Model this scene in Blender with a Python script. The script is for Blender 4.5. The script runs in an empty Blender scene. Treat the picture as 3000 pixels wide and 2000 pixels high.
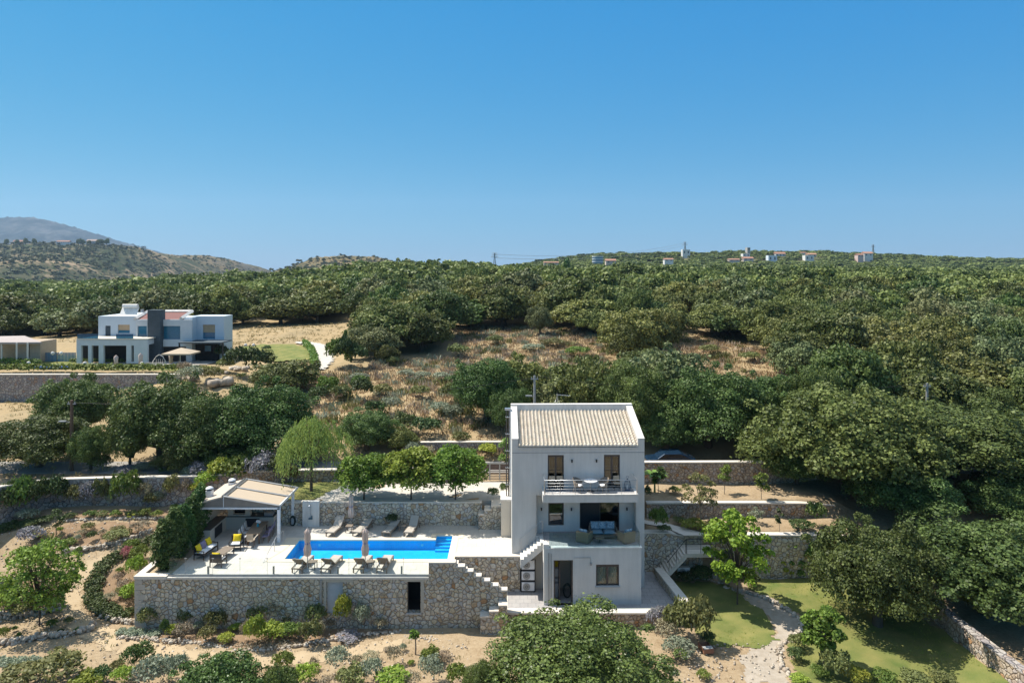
import bpy, math, random
import numpy as np
from mathutils import Vector, Matrix
R = math.radians
random.seed(7); RNG = np.random.default_rng(7)
SC = bpy.context.scene
COL = SC.collection
# ---------------------------------------------------------------- camera
CH = 18.7; F = 2000.0; VH = 790.0
cd = bpy.data.cameras.new('camera'); cam = bpy.data.objects.new('camera', cd); COL.objects.link(cam)
cam.location = (0, 0, CH); cam.rotation_euler = (R(90), 0, 0)
cd.sensor_width = 36; cd.lens = 24; cd.shift_y = -0.07; cd.clip_end = 30000; cd.clip_start = .5
SC.camera = cam
# ---------------------------------------------------------------- world, sun, exposure
SUNV = Vector((-5.6, 2.0, 9.2)).normalized()
w = bpy.data.worlds.new('World'); SC.world = w; w.use_nodes = True
nt = w.node_tree; nt.nodes.clear()
sky = nt.nodes.new('ShaderNodeTexSky'); sky.sky_type = 'NISHITA'; sky.sun_disc = False
sky.sun_elevation = math.asin(SUNV.z); sky.sun_rotation = math.atan2(SUNV.x, SUNV.y)
sky.air_density = 1.0; sky.dust_density = .1; sky.ozone_density = 4.0; sky.altitude = 200
hs = nt.nodes.new('ShaderNodeHueSaturation'); hs.inputs['Saturation'].default_value = 1.42; hs.inputs['Value'].default_value = .8; hs.inputs['Hue'].default_value = .488
sep = nt.nodes.new('ShaderNodeSeparateColor'); comb = nt.nodes.new('ShaderNodeCombineColor'); nt.links.new(hs.outputs[0], sep.inputs[0])
for i_, (a_, p_) in enumerate(((.245, .80), (.415, .43), (.61, .10))):   # softer contrast between horizon and zenith, per channel
    k_ = .193; pw_ = nt.nodes.new('ShaderNodeMath'); pw_.operation = 'POWER'; pw_.inputs[1].default_value = p_; mu_ = nt.nodes.new('ShaderNodeMath'); mu_.operation = 'MULTIPLY'; mu_.inputs[1].default_value = a_*k_**p_/k_
    nt.links.new(sep.outputs[i_], pw_.inputs[0]); nt.links.new(pw_.outputs[0], mu_.inputs[0])
    su_ = nt.nodes.new('ShaderNodeMath'); su_.operation = 'SUBTRACT'; su_.inputs[1].default_value = 7; mxx = nt.nodes.new('ShaderNodeMath'); mxx.operation = 'MAXIMUM'; mxx.inputs[1].default_value = 0
    ad_ = nt.nodes.new('ShaderNodeMath'); nt.links.new(sep.outputs[i_], su_.inputs[0]); nt.links.new(su_.outputs[0], mxx.inputs[0]); nt.links.new(mu_.outputs[0], ad_.inputs[0]); nt.links.new(mxx.outputs[0], ad_.inputs[1]); nt.links.new(ad_.outputs[0], comb.inputs[i_])
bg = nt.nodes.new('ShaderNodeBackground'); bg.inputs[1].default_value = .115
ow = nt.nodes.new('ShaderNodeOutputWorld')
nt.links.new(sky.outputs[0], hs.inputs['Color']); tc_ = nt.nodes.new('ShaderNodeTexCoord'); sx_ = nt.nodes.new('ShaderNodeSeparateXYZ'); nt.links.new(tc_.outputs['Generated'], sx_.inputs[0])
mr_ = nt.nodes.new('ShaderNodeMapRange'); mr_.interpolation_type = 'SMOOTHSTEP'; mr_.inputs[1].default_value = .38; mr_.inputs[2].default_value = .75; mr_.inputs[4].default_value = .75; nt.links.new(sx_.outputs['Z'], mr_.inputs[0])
mi_ = nt.nodes.new('ShaderNodeMix'); mi_.data_type = 'RGBA'; mi_.inputs['B'].default_value = (3.0, 3.5, 4.1, 1); nt.links.new(mr_.outputs[0], mi_.inputs['Factor']); nt.links.new(comb.outputs[0], mi_.inputs['A'])  # paler, brighter upper sky added above the view to fill the shade
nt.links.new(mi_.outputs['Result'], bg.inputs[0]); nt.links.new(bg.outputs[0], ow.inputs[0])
sl = bpy.data.lights.new('sun', 'SUN'); sl.energy = 4.2; sl.angle = R(.5); sl.color = (1, .95, .86)
so = bpy.data.objects.new('sun', sl); COL.objects.link(so); so.rotation_euler = (-SUNV).to_track_quat('-Z', 'Y').to_euler()
so.location = (-60, 20, 100)
SC.view_settings.view_transform = 'Standard'; SC.view_settings.look = 'None'; SC.view_settings.exposure = .93; SC.view_settings.gamma = 1
SC.render.engine = 'CYCLES'; SC.cycles.max_bounces = 8; SC.cycles.transparent_max_bounces = 12
SC.cycles.diffuse_bounces = 5

def K(u, v, D): return Vector(((u-1500)*D/F, D, CH-(v-VH)*D/F))
def G(u, v, z=0.0):
    D = (CH-z)*F/(v-VH); return Vector(((u-1500)*D/F, D, z))

# ---------------------------------------------------------------- materials
MATS = {}
def mat(name, col, rough=.8, col2=None, scale=3., amt=.5, bump=0., bscale=None, metal=0., spec=.3, detail=5., obj=False, dist=.05):
    if name in MATS: return MATS[name]
    m = bpy.data.materials.new(name); m.use_nodes = True; t = m.node_tree
    b = t.nodes['Principled BSDF']; b.inputs['Roughness'].default_value = rough; b.inputs['Metallic'].default_value = metal
    b.inputs['Specular IOR Level'].default_value = spec
    co = t.nodes.new('ShaderNodeTexCoord')
    src = co.outputs['Object']
    c2 = col2 if col2 else tuple(c*.8 for c in col)
    n = t.nodes.new('ShaderNodeTexNoise'); n.inputs['Scale'].default_value = scale; n.inputs['Detail'].default_value = detail
    t.links.new(src, n.inputs['Vector'])
    r = t.nodes.new('ShaderNodeValToRGB'); r.color_ramp.elements[0].position = .5-.5*amt; r.color_ramp.elements[1].position = .5+.5*amt
    r.color_ramp.elements[0].color = (*c2, 1); r.color_ramp.elements[1].color = (*col, 1)
    t.links.new(n.outputs[0], r.inputs[0]); t.links.new(r.outputs[0], b.inputs['Base Color'])
    if bump:
        n2 = t.nodes.new('ShaderNodeTexNoise'); n2.inputs['Scale'].default_value = bscale or scale*4; n2.inputs['Detail'].default_value = 6
        t.links.new(src, n2.inputs['Vector'])
        bp = t.nodes.new('ShaderNodeBump'); bp.inputs['Strength'].default_value = bump; bp.inputs['Distance'].default_value = dist
        t.links.new(n2.outputs[0], bp.inputs['Height']); t.links.new(bp.outputs[0], b.inputs['Normal'])
    MATS[name] = m; return m

def stone_mat(name, cols, mortar, cell=.27, squash=1.0, edge=.045):
    m = bpy.data.materials.new(name); m.use_nodes = True; t = m.node_tree; L = t.links
    b = t.nodes['Principled BSDF']; b.inputs['Roughness'].default_value = .9; b.inputs['Specular IOR Level'].default_value = .15
    co = t.nodes.new('ShaderNodeTexCoord'); nz = t.nodes.new('ShaderNodeTexNoise'); nz.inputs['Scale'].default_value = 2.5
    L.new(co.outputs['Object'], nz.inputs['Vector'])
    mp = t.nodes.new('ShaderNodeMapping'); mp.inputs['Scale'].default_value = (1, 1, squash)
    L.new(co.outputs['Object'], mp.inputs['Vector'])
    ad = t.nodes.new('ShaderNodeVectorMath'); ad.operation = 'MULTIPLY_ADD'; ad.inputs[1].default_value = (.22,)*3
    L.new(nz.outputs['Color'], ad.inputs[0]); L.new(mp.outputs[0], ad.inputs[2])
    v1 = t.nodes.new('ShaderNodeTexVoronoi'); v1.feature = 'F1'; v1.inputs['Scale'].default_value = 1/cell
    v2 = t.nodes.new('ShaderNodeTexVoronoi'); v2.feature = 'DISTANCE_TO_EDGE'; v2.inputs['Scale'].default_value = 1/cell
    for v in (v1, v2): L.new(ad.outputs[0], v.inputs['Vector'])
    sp = t.nodes.new('ShaderNodeSeparateColor'); L.new(v1.outputs['Color'], sp.inputs[0])
    r = t.nodes.new('ShaderNodeValToRGB'); r.color_ramp.interpolation = 'CONSTANT'
    els = r.color_ramp.elements
    els[0].position = 0; els[0].color = (*cols[0][1], 1); els[1].position = cols[1][0]; els[1].color = (*cols[1][1], 1)
    for p, c in cols[2:]:
        e = els.new(p); e.color = (*c, 1)
    L.new(sp.outputs[0], r.inputs[0])
    n2 = t.nodes.new('ShaderNodeTexNoise'); n2.inputs['Scale'].default_value = 14; n2.inputs['Detail'].default_value = 6; n2.inputs['Roughness'].default_value = .7
    L.new(co.outputs['Object'], n2.inputs['Vector'])
    mr = t.nodes.new('ShaderNodeMapRange'); mr.inputs[1].default_value = .3; mr.inputs[2].default_value = .7; mr.inputs[3].default_value = .72; mr.inputs[4].default_value = 1.25
    L.new(n2.outputs[0], mr.inputs[0])
    mu = t.nodes.new('ShaderNodeVectorMath'); mu.operation = 'SCALE'; L.new(r.outputs[0], mu.inputs[0]); L.new(mr.outputs[0], mu.inputs['Scale'])
    e1 = t.nodes.new('ShaderNodeMapRange'); e1.interpolation_type = 'SMOOTHSTEP'
    e1.inputs[1].default_value = edge*.3; e1.inputs[2].default_value = edge*1.6
    L.new(v2.outputs['Distance'], e1.inputs[0])
    mx = t.nodes.new('ShaderNodeMix'); mx.data_type = 'RGBA'; mx.inputs['A'].default_value = (*mortar, 1)
    L.new(e1.outputs[0], mx.inputs['Factor']); L.new(mu.outputs[0], mx.inputs['B']); L.new(mx.outputs['Result'], b.inputs['Base Color'])
    e2 = t.nodes.new('ShaderNodeMapRange'); e2.inputs[1].default_value = 0; e2.inputs[2].default_value = .16
    L.new(v2.outputs['Distance'], e2.inputs[0])
    ma = t.nodes.new('ShaderNodeMath'); ma.operation = 'MULTIPLY_ADD'; ma.inputs[1].default_value = .3; L.new(n2.outputs[0], ma.inputs[0]); L.new(e2.outputs[0], ma.inputs[2])
    bp = t.nodes.new('ShaderNodeBump'); bp.inputs['Strength'].default_value = .9; bp.inputs['Distance'].default_value = .06
    L.new(ma.outputs[0], bp.inputs['Height']); L.new(bp.outputs[0], b.inputs['Normal'])
    return m
STONE = stone_mat('rubble_stone', [(0, (.56, .47, .35)), (.18, (.62, .54, .42)), (.36, (.50, .44, .37)), (.52, (.66, .57, .44)), (.68, (.57, .47, .32)),
        (.80, (.49, .46, .42)), (.90, (.50, .36, .22)), (.955, (.42, .24, .12)), (.97, (.60, .55, .46))], (.25, .20, .15))
STONE_R = stone_mat('brown_rubble_stone', [(0, (.42, .33, .24)), (.18, (.48, .40, .31)), (.36, (.38, .31, .25)), (.52, (.52, .43, .33)), (.68, (.44, .34, .23)),
        (.80, (.42, .37, .33)), (.90, (.42, .25, .13)), (.95, (.54, .47, .38))], (.16, .12, .09), cell=.25)
STONE_F = stone_mat('grey_field_stone', [(0, (.36, .31, .28)), (.25, (.42, .38, .34)), (.5, (.31, .28, .27)), (.7, (.46, .40, .34)), (.9, (.38, .27, .2))], (.13, .11, .1), cell=.34)
CAP = mat('stone_capping', (.66, .60, .52), .8, (.52, .46, .38), 4, .8, .25, 14)
def streaky(m, lo=.93):
    t = m.node_tree; b = t.nodes['Principled BSDF']; l = b.inputs['Base Color'].links[0]; src = l.from_socket
    co = t.nodes.new('ShaderNodeTexCoord'); mp = t.nodes.new('ShaderNodeMapping'); mp.inputs['Scale'].default_value = (2.6, 2.6, .22); n = t.nodes.new('ShaderNodeTexNoise'); n.inputs['Scale'].default_value = 1.5; n.inputs['Detail'].default_value = 8; n.inputs['Roughness'].default_value = .7
    t.links.new(co.outputs['Object'], mp.inputs[0]); t.links.new(mp.outputs[0], n.inputs['Vector']); r = t.nodes.new('ShaderNodeMapRange'); r.inputs[1].default_value = .35; r.inputs[2].default_value = .6; r.inputs[3].default_value = lo; r.inputs[4].default_value = 1.03
    u = t.nodes.new('ShaderNodeVectorMath'); u.operation = 'SCALE'; t.links.new(n.outputs[0], r.inputs[0]); t.links.new(src, u.inputs[0]); t.links.new(r.outputs[0], u.inputs['Scale']); t.links.new(u.outputs[0], b.inputs['Base Color']); return m
PLAS = streaky(mat('grey_plaster', (.60, .575, .535), .9, (.52, .50, .465), 1.1, .8, .5, 26, spec=.15, dist=.03))
PLASW = streaky(mat('white_plaster', (.70, .67, .62), .85, (.60, .56, .50), 1.3, .9, .2, 20, spec=.15), .86)
PLASC = mat('cream_plaster', (.55, .50, .42), .85, (.5, .45, .37), 1.3, .9, .2, 20)
FRAMEM = mat('brown_window_frame', (.10, .075, .065), .5)
DARKM = mat('dark_metal', (.03, .03, .032), .5)
STEEL = mat('brushed_steel', (.55, .56, .57), .35, metal=.8)
GALV = mat('grey_metal', (.36, .36, .35), .45, metal=.3)
WHITEM = mat('white_painted_metal', (.75, .75, .75), .45)
WICK = mat('brown_wicker', (.26, .21, .165), .8, (.15, .12, .09), 40, 1, .5, 60)
TAUPE = mat('taupe_fabric', (.44, .395, .34), .9, (.38, .34, .285), 12, 1)
DWOOD = mat('dark_wood', (.16, .10, .065), .6, (.09, .055, .035), 8, 1)
WOODL = mat('weathered_wood', (.34, .25, .17), .7, (.25, .18, .12), 10, 1)
WHITEF = mat('white_fabric', (.75, .74, .72), .9, (.66, .65, .64), 9, 1)
YELL = mat('yellow_fabric', (.75, .56, .02), .9, (.6, .42, .02), 14, 1)
PURP = mat('violet_grey_fabric', (.24, .21, .30), .9)
BARK = mat('bark', (.13, .10, .075), .95, (.07, .055, .04), 9, 1, .6, 20)
BARKL = mat('pale_bark', (.28, .23, .18), .95, (.18, .14, .1), 9, 1, .6, 20)
CANV = mat('beige_canvas', (.46, .37, .27), .9, (.41, .33, .24), 3, 1, .1)
ROCK = mat('limestone_rock', (.55, .50, .43), .95, (.36, .31, .26), 5, 1, .6, 12)
CONC = mat('concrete', (.42, .41, .39), .9, (.36, .35, .33), 3, 1, .2)
TERRA = mat('red_roof_tile', (.20, .085, .07), .8, (.15, .065, .055), 3, 1)

def tile_floor(name, col, col2, mortar, size=.6, mort=.012):
    m = bpy.data.materials.new(name); m.use_nodes = True; t = m.node_tree; L = t.links
    b = t.nodes['Principled BSDF']; b.inputs['Roughness'].default_value = .75; b.inputs['Specular IOR Level'].default_value = .25
    co = t.nodes.new('ShaderNodeTexCoord'); br = t.nodes.new('ShaderNodeTexBrick'); L.new(co.outputs['Object'], br.inputs['Vector'])
    br.inputs['Scale'].default_value = 1; br.inputs['Brick Width'].default_value = size; br.inputs['Row Height'].default_value = size
    br.inputs['Mortar Size'].default_value = mort; br.inputs['Color1'].default_value = (*col, 1); br.inputs['Color2'].default_value = (*col2, 1); br.inputs['Mortar'].default_value = (*mortar, 1)
    n = t.nodes.new('ShaderNodeTexNoise'); n.inputs['Scale'].default_value = .9; n.inputs['Detail'].default_value = 8; n.inputs['Roughness'].default_value = .65
    L.new(co.outputs['Object'], n.inputs['Vector'])
    mr = t.nodes.new('ShaderNodeMapRange'); mr.inputs[1].default_value = .3; mr.inputs[2].default_value = .7; mr.inputs[3].default_value = .86; mr.inputs[4].default_value = 1.08
    L.new(n.outputs[0], mr.inputs[0])
    mu = t.nodes.new('ShaderNodeVectorMath'); mu.operation = 'SCALE'; L.new(br.outputs[0], mu.inputs[0]); L.new(mr.outputs[0], mu.inputs['Scale'])
    L.new(mu.outputs[0], b.inputs['Base Color']); return m
DECKM = tile_floor('pale_deck_tiles', (.56, .52, .455), (.53, .49, .43), (.42, .38, .33))
DRIVEM = tile_floor('driveway_paving', (.52, .48, .42), (.49, .45, .39), (.42, .38, .33), 1.2, .015)
GREYT = tile_floor('grey_floor_tiles', (.36, .34, .32), (.33, .31, .30), (.2, .2, .2), .5)
COPEM = mat('cream_coping', (.72, .62, .47), .8, (.64, .53, .38), 2, 1, .1)
BASINM = tile_floor('blue_pool_mosaic', (.03, .47, .78), (.025, .43, .75), (.09, .50, .75), .3, .006)

def glass_mat(name, tint, transp, rough=.02):
    m = bpy.data.materials.new(name); m.use_nodes = True; t = m.node_tree; t.nodes.clear(); L = t.links
    o = t.nodes.new('ShaderNodeOutputMaterial'); tr = t.nodes.new('ShaderNodeBsdfTransparent'); tr.inputs[0].default_value = (*tint, 1)
    gl = t.nodes.new('ShaderNodeBsdfGlossy'); gl.inputs['Roughness'].default_value = rough
    fr = t.nodes.new('ShaderNodeLayerWeight'); fr.inputs[0].default_value = .5
    pw = t.nodes.new('ShaderNodeMath'); pw.operation = 'POWER'; pw.inputs[1].default_value = 5; L.new(fr.outputs['Facing'], pw.inputs[0])
    ad = t.nodes.new('ShaderNodeMath'); ad.operation = 'MULTIPLY_ADD'; ad.inputs[1].default_value = .9; ad.inputs[2].default_value = 1-transp+.03
    L.new(pw.outputs[0], ad.inputs[0])
    mx = t.nodes.new('ShaderNodeMixShader'); L.new(ad.outputs[0], mx.inputs[0]); L.new(tr.outputs[0], mx.inputs[1]); L.new(gl.outputs[0], mx.inputs[2]); L.new(mx.outputs[0], o.inputs[0])
    return m
GLASS = glass_mat('railing_glass', (.95, .98, .98), 1.0)
WINGL = glass_mat('window_glass', (.35, .42, .42), .93)
BLUGL = glass_mat('blue_tinted_glass', (.12, .28, .36), .88)
WATER = glass_mat('pool_water', (.55, .90, 1.0), 1.0)
_t = WATER.node_tree; _n = _t.nodes.new('ShaderNodeTexNoise'); _n.inputs['Scale'].default_value = 3.5; _b = _t.nodes.new('ShaderNodeBump'); _b.inputs['Strength'].default_value = .5; _b.inputs['Distance'].default_value = .04
_c = _t.nodes.new('ShaderNodeTexCoord'); _t.links.new(_c.outputs['Object'], _n.inputs['Vector']); _t.links.new(_n.outputs[0], _b.inputs['Height'])
for nn in _t.nodes:
    if nn.type in ('BSDF_GLOSSY', 'LAYER_WEIGHT'): _t.links.new(_b.outputs[0], nn.inputs['Normal'])
ROOM = mat('painted_deep_shade', (.035, .032, .03), .9)  # near-black colour stands in for unlit interiors and shaded walls
CURT = mat('cream_curtain', (.50, .45, .36), .9, (.30, .26, .2), 9, .7)

def leaf_mat(name, dark, light, trans=.25, objvar=.22, rough=.55):
    m = bpy.data.materials.new(name); m.use_nodes = True; t = m.node_tree; L = t.links
    b = t.nodes['Principled BSDF']; b.inputs['Roughness'].default_value = rough; b.inputs['Specular IOR Level'].default_value = .25
    at = t.nodes.new('ShaderNodeAttribute'); at.attribute_name = 'rnd'
    r = t.nodes.new('ShaderNodeValToRGB'); r.color_ramp.elements[0].color = (*dark, 1); r.color_ramp.elements[1].color = (*light, 1)
    L.new(at.outputs['Fac'], r.inputs[0])
    oi = t.nodes.new('ShaderNodeObjectInfo'); mr = t.nodes.new('ShaderNodeMapRange'); mr.inputs[3].default_value = 1-objvar; mr.inputs[4].default_value = 1+objvar
    L.new(oi.outputs['Random'], mr.inputs[0])
    hv = t.nodes.new('ShaderNodeHueSaturation'); L.new(mr.outputs[0], hv.inputs['Value']); L.new(r.outputs[0], hv.inputs['Color'])
    mh = t.nodes.new('ShaderNodeMath'); mh.operation = 'MULTIPLY_ADD'; mh.inputs[1].default_value = .055; mh.inputs[2].default_value = .475
    fr = t.nodes.new('ShaderNodeMath'); fr.operation = 'FRACT'; m7 = t.nodes.new('ShaderNodeMath'); m7.operation = 'MULTIPLY'; m7.inputs[1].default_value = 7.31
    L.new(oi.outputs['Random'], m7.inputs[0]); L.new(m7.outputs[0], fr.inputs[0]); L.new(fr.outputs[0], mh.inputs[0]); L.new(mh.outputs[0], hv.inputs['Hue'])
    L.new(hv.outputs[0], b.inputs['Base Color'])
    tl = t.nodes.new('ShaderNodeBsdfTranslucent'); L.new(hv.outputs[0], tl.inputs[0])
    mx = t.nodes.new('ShaderNodeMixShader'); mx.inputs[0].default_value = trans
    L.new(b.outputs[0], mx.inputs[1]); L.new(tl.outputs[0], mx.inputs[2]); L.new(mx.outputs[0], t.nodes['Material Output'].inputs[0])
    return m
LM = dict(
    oak=leaf_mat('oak_leaves', (.052, .068, .016), (.27, .28, .080), objvar=.3),
    oakn=leaf_mat('near_oak_leaves', (.034, .056, .014), (.172, .225, .060)),
    carob=leaf_mat('carob_leaves', (.035, .060, .014), (.15, .19, .05)),
    wildolive=leaf_mat('wild_olive_leaves', (.075, .090, .035), (.29, .31, .13)),
    fig=leaf_mat('fig_leaves', (.036, .066, .015), (.17, .245, .062), rough=.4, objvar=.05),
    bright=leaf_mat('bright_leaves', (.15, .22, .02), (.42, .48, .06), .35),
    mulb=leaf_mat('mulberry_leaves', (.05, .09, .012), (.29, .38, .06), .33),
    willow=leaf_mat('willow_leaves', (.12, .18, .035), (.33, .40, .11), .35),
    conif=leaf_mat('cypress_foliage', (.035, .075, .016), (.13, .20, .045), .2),
    green=leaf_mat('green_shrub_leaves', (.07, .12, .02), (.22, .28, .06), .3),
    olive=leaf_mat('olive_shrub_leaves', (.11, .12, .035), (.27, .27, .10), .3),
    silver=leaf_mat('silver_shrub_leaves', (.17, .20, .12), (.36, .38, .27), .2),
    dark=leaf_mat('dark_shrub_leaves', (.04, .065, .02), (.11, .15, .045), .2),
    brown=leaf_mat('dry_shrub_twigs', (.18, .145, .09), (.40, .34, .23), .2),
    lime=leaf_mat('lime_shrub_leaves', (.16, .22, .03), (.40, .44, .07), .35),
    lav=leaf_mat('lavender_flowers', (.15, .16, .14), (.34, .31, .36), .2),
    straw=leaf_mat('dry_grass_blades', (.27, .19, .095), (.50, .40, .22), .3, .1),
    red=leaf_mat('pink_flowers', (.20, .12, .08), (.55, .18, .24), .3),
)

# ---------------------------------------------------------------- mesh builder
ORG = {}
def tag(o, label=None, cat=None, group=None, kind=None):
    if label: o['label'] = label
    if cat: o['category'] = cat
    if group: o['group'] = group
    if kind: o['kind'] = kind
    return o
def thing(name, label, cat, loc=(0, 0, 0), rz=0, group=None):
    o = bpy.data.objects.new(name, None); COL.objects.link(o); o.location = loc; o.rotation_euler = (0, 0, rz)
    o.empty_display_size = .3; ORG[o.name] = Vector(loc)
    return tag(o, label, cat, group)
class MB:
    def __init__(s): s.v = []; s.f = []; s.sm = []
    def add(s, vs, fs, smooth=False):
        n = len(s.v); s.v += [tuple(p) for p in vs]; s.f += [tuple(i+n for i in f) for f in fs]; s.sm += [smooth]*len(fs); return s
    def box(s, x0, y0, z0, x1, y1, z1):
        if x0 > x1: x0, x1 = x1, x0
        if y0 > y1: y0, y1 = y1, y0
        if z0 > z1: z0, z1 = z1, z0
        return s.add([(x0,y0,z0),(x1,y0,z0),(x1,y1,z0),(x0,y1,z0),(x0,y0,z1),(x1,y0,z1),(x1,y1,z1),(x0,y1,z1)],
                     [(0,3,2,1),(4,5,6,7),(0,1,5,4),(1,2,6,5),(2,3,7,6),(3,0,4,7)])
    def obox(s, c, size, rz=0, rx=0, ry=0):
        M = Matrix.Translation(c) @ Matrix.Rotation(rz, 4, 'Z') @ Matrix.Rotation(ry, 4, 'Y') @ Matrix.Rotation(rx, 4, 'X')
        a, b, d = (k/2 for k in size)
        return s.add([M @ Vector(p) for p in [(-a,-b,-d),(a,-b,-d),(a,b,-d),(-a,b,-d),(-a,-b,d),(a,-b,d),(a,b,d),(-a,b,d)]],
                     [(0,3,2,1),(4,5,6,7),(0,1,5,4),(1,2,6,5),(2,3,7,6),(3,0,4,7)])
    def tube(s, pts, rs, n=8, cap=True, smooth=True):
        pts = [Vector(p) for p in pts]
        if not hasattr(rs, '__len__'): rs = [rs]*len(pts)
        rings = []
        for i, p in enumerate(pts):
            d = (pts[min(i+1, len(pts)-1)]-pts[max(i-1, 0)]).normalized()
            a = d.orthogonal().normalized() if abs(d.z) > .9 else d.cross(Vector((0, 0, 1))).normalized()
            if abs(d.z) > .9: a = (Vector((1, 0, 0))-d*d.x).normalized()
            b = d.cross(a)
            rings.append([p+(a*math.cos(2*math.pi*k/n)+b*math.sin(2*math.pi*k/n))*rs[i] for k in range(n)])
        vs = [q for r in rings for q in r]; fs = []
        for i in range(len(pts)-1):
            for k in range(n):
                fs.append((i*n+k, i*n+(k+1) % n, (i+1)*n+(k+1) % n, (i+1)*n+k))
        s.add(vs, fs, smooth)
        if cap:
            s.add(rings[0], [tuple(range(n))[::-1]]); s.add(rings[-1], [tuple(range(n))])
        return s
    def lathe(s, c, prof, n=16, smooth=True, fold=0, nf=8):
        c = Vector(c); vs = []
        for r, z in prof:
            for k in range(n):
                a = 2*math.pi*k/n; rr = r*(1+fold*math.cos(nf*a)); vs.append(c+Vector((rr*math.cos(a), rr*math.sin(a), z)))
        fs = [(i*n+k, i*n+(k+1) % n, (i+1)*n+(k+1) % n, (i+1)*n+k) for i in range(len(prof)-1) for k in range(n)]
        s.add(vs, fs, smooth)
        s.add(vs[-n:], [tuple(range(n))]); s.add(vs[:n], [tuple(range(n))[::-1]]); return s
    def prism(s, pts, a0, a1, axis='z'):
        def P(p, a):
            return {'z': (p[0], p[1], a), 'y': (p[0], a, p[1]), 'x': (a, p[0], p[1])}[axis]
        n = len(pts); vs = [P(p, a0) for p in pts]+[P(p, a1) for p in pts]
        fs = [tuple(range(n)), tuple(range(n, 2*n))[::-1]]+[(i, i+n, (i+1) % n+n, (i+1) % n) for i in range(n)]
        return s.add(vs, fs)
    def holes(s, a0, a1, b0, b1, hs, c0, c1, axis='y'):
        """slab in plane (a,b) with rectangular holes, thickness c0..c1 along axis ('y': a=x,b=z; 'z': a=x,b=y; 'x': a=y,b=z)"""
        A = sorted({a0, a1, *[min(max(h[i], a0), a1) for h in hs for i in (0, 1)]}); B = sorted({b0, b1, *[min(max(h[i], b0), b1) for h in hs for i in (2, 3)]})
        def P(a, b, c): return {'y': (a, c, b), 'z': (a, b, c), 'x': (c, a, b)}[axis]
        def solid(i, j):
            if i < 0 or j < 0 or i >= len(A)-1 or j >= len(B)-1: return False
            ca = (A[i]+A[i+1])/2; cb = (B[j]+B[j+1])/2
            return not any(h[0] < ca < h[1] and h[2] < cb < h[3] for h in hs)
        for i in range(len(A)-1):
            for j in range(len(B)-1):
                if not solid(i, j): continue
                x0, x1, z0, z1 = A[i], A[i+1], B[j], B[j+1]
                s.add([P(x0,z0,c0),P(x1,z0,c0),P(x1,z1,c0),P(x0,z1,c0)], [(0,1,2,3)])
                s.add([P(x0,z0,c1),P(x1,z0,c1),P(x1,z1,c1),P(x0,z1,c1)], [(3,2,1,0)])
                if not solid(i-1, j): s.add([P(x0,z0,c0),P(x0,z0,c1),P(x0,z1,c1),P(x0,z1,c0)], [(3,2,1,0)])
                if not solid(i+1, j): s.add([P(x1,z0,c0),P(x1,z0,c1),P(x1,z1,c1),P(x1,z1,c0)], [(0,1,2,3)])
                if not solid(i, j-1): s.add([P(x0,z0,c0),P(x0,z0,c1),P(x1,z0,c1),P(x1,z0,c0)], [(0,1,2,3)])
                if not solid(i, j+1): s.add([P(x0,z1,c0),P(x0,z1,c1),P(x1,z1,c1),P(x1,z1,c0)], [(3,2,1,0)])
        return s
    def build(s, name, m, parent=None, world=True, label=None, bevel=0, cat=None, group=None, kind=None, subs=0):
        org = ORG.get(parent.name, Vector()) if (parent and world) else Vector()
        me = bpy.data.meshes.new(name)
        me.from_pydata([(p[0]-org.x, p[1]-org.y, p[2]-org.z) for p in s.v], [], s.f)
        me.polygons.foreach_set('use_smooth', s.sm); me.update()
        me.materials.append(m)
        o = bpy.data.objects.new(name, me); COL.objects.link(o)
        if parent: o.parent = parent; ORG[o.name] = org
        if bevel:
            b = o.modifiers.new('bevel', 'BEVEL'); b.width = bevel; b.segments = 2; b.limit_method = 'ANGLE'
        return tag(o, label, cat, group, kind)
def copy_tree(o, loc=None, rz=None, scale=None, label=None, group=None, parent=None):
    c = o.copy(); COL.objects.link(c)
    if parent is not None: c.parent = parent
    if loc is not None: c.location = loc
    if rz is not None: c.rotation_euler = (0, 0, rz)
    if scale is not None: c.scale = scale
    if label: c['label'] = label
    if group: c['group'] = group
    for ch in list(o.children): copy_tree(ch, parent=c)
    return c
def npmesh(name, V, Fq, rnd, m, smooth=False):
    me = bpy.data.meshes.new(name); nv = len(V); nf = len(Fq); k = Fq.shape[1]
    me.vertices.add(nv); me.vertices.foreach_set('co', V.astype(np.float32).ravel())
    me.loops.add(nf*k); me.loops.foreach_set('vertex_index', Fq.astype(np.int32).ravel())
    me.polygons.add(nf); me.polygons.foreach_set('loop_start', np.arange(0, nf*k, k, dtype=np.int32))
    if smooth: me.polygons.foreach_set('use_smooth', np.ones(nf, dtype=bool))
    me.update(calc_edges=True)
    if rnd is not None:
        a = me.attributes.new('rnd', 'FLOAT', 'POINT'); a.data.foreach_set('value', rnd.astype(np.float32))
    me.materials.append(m); me.validate(); return me

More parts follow.
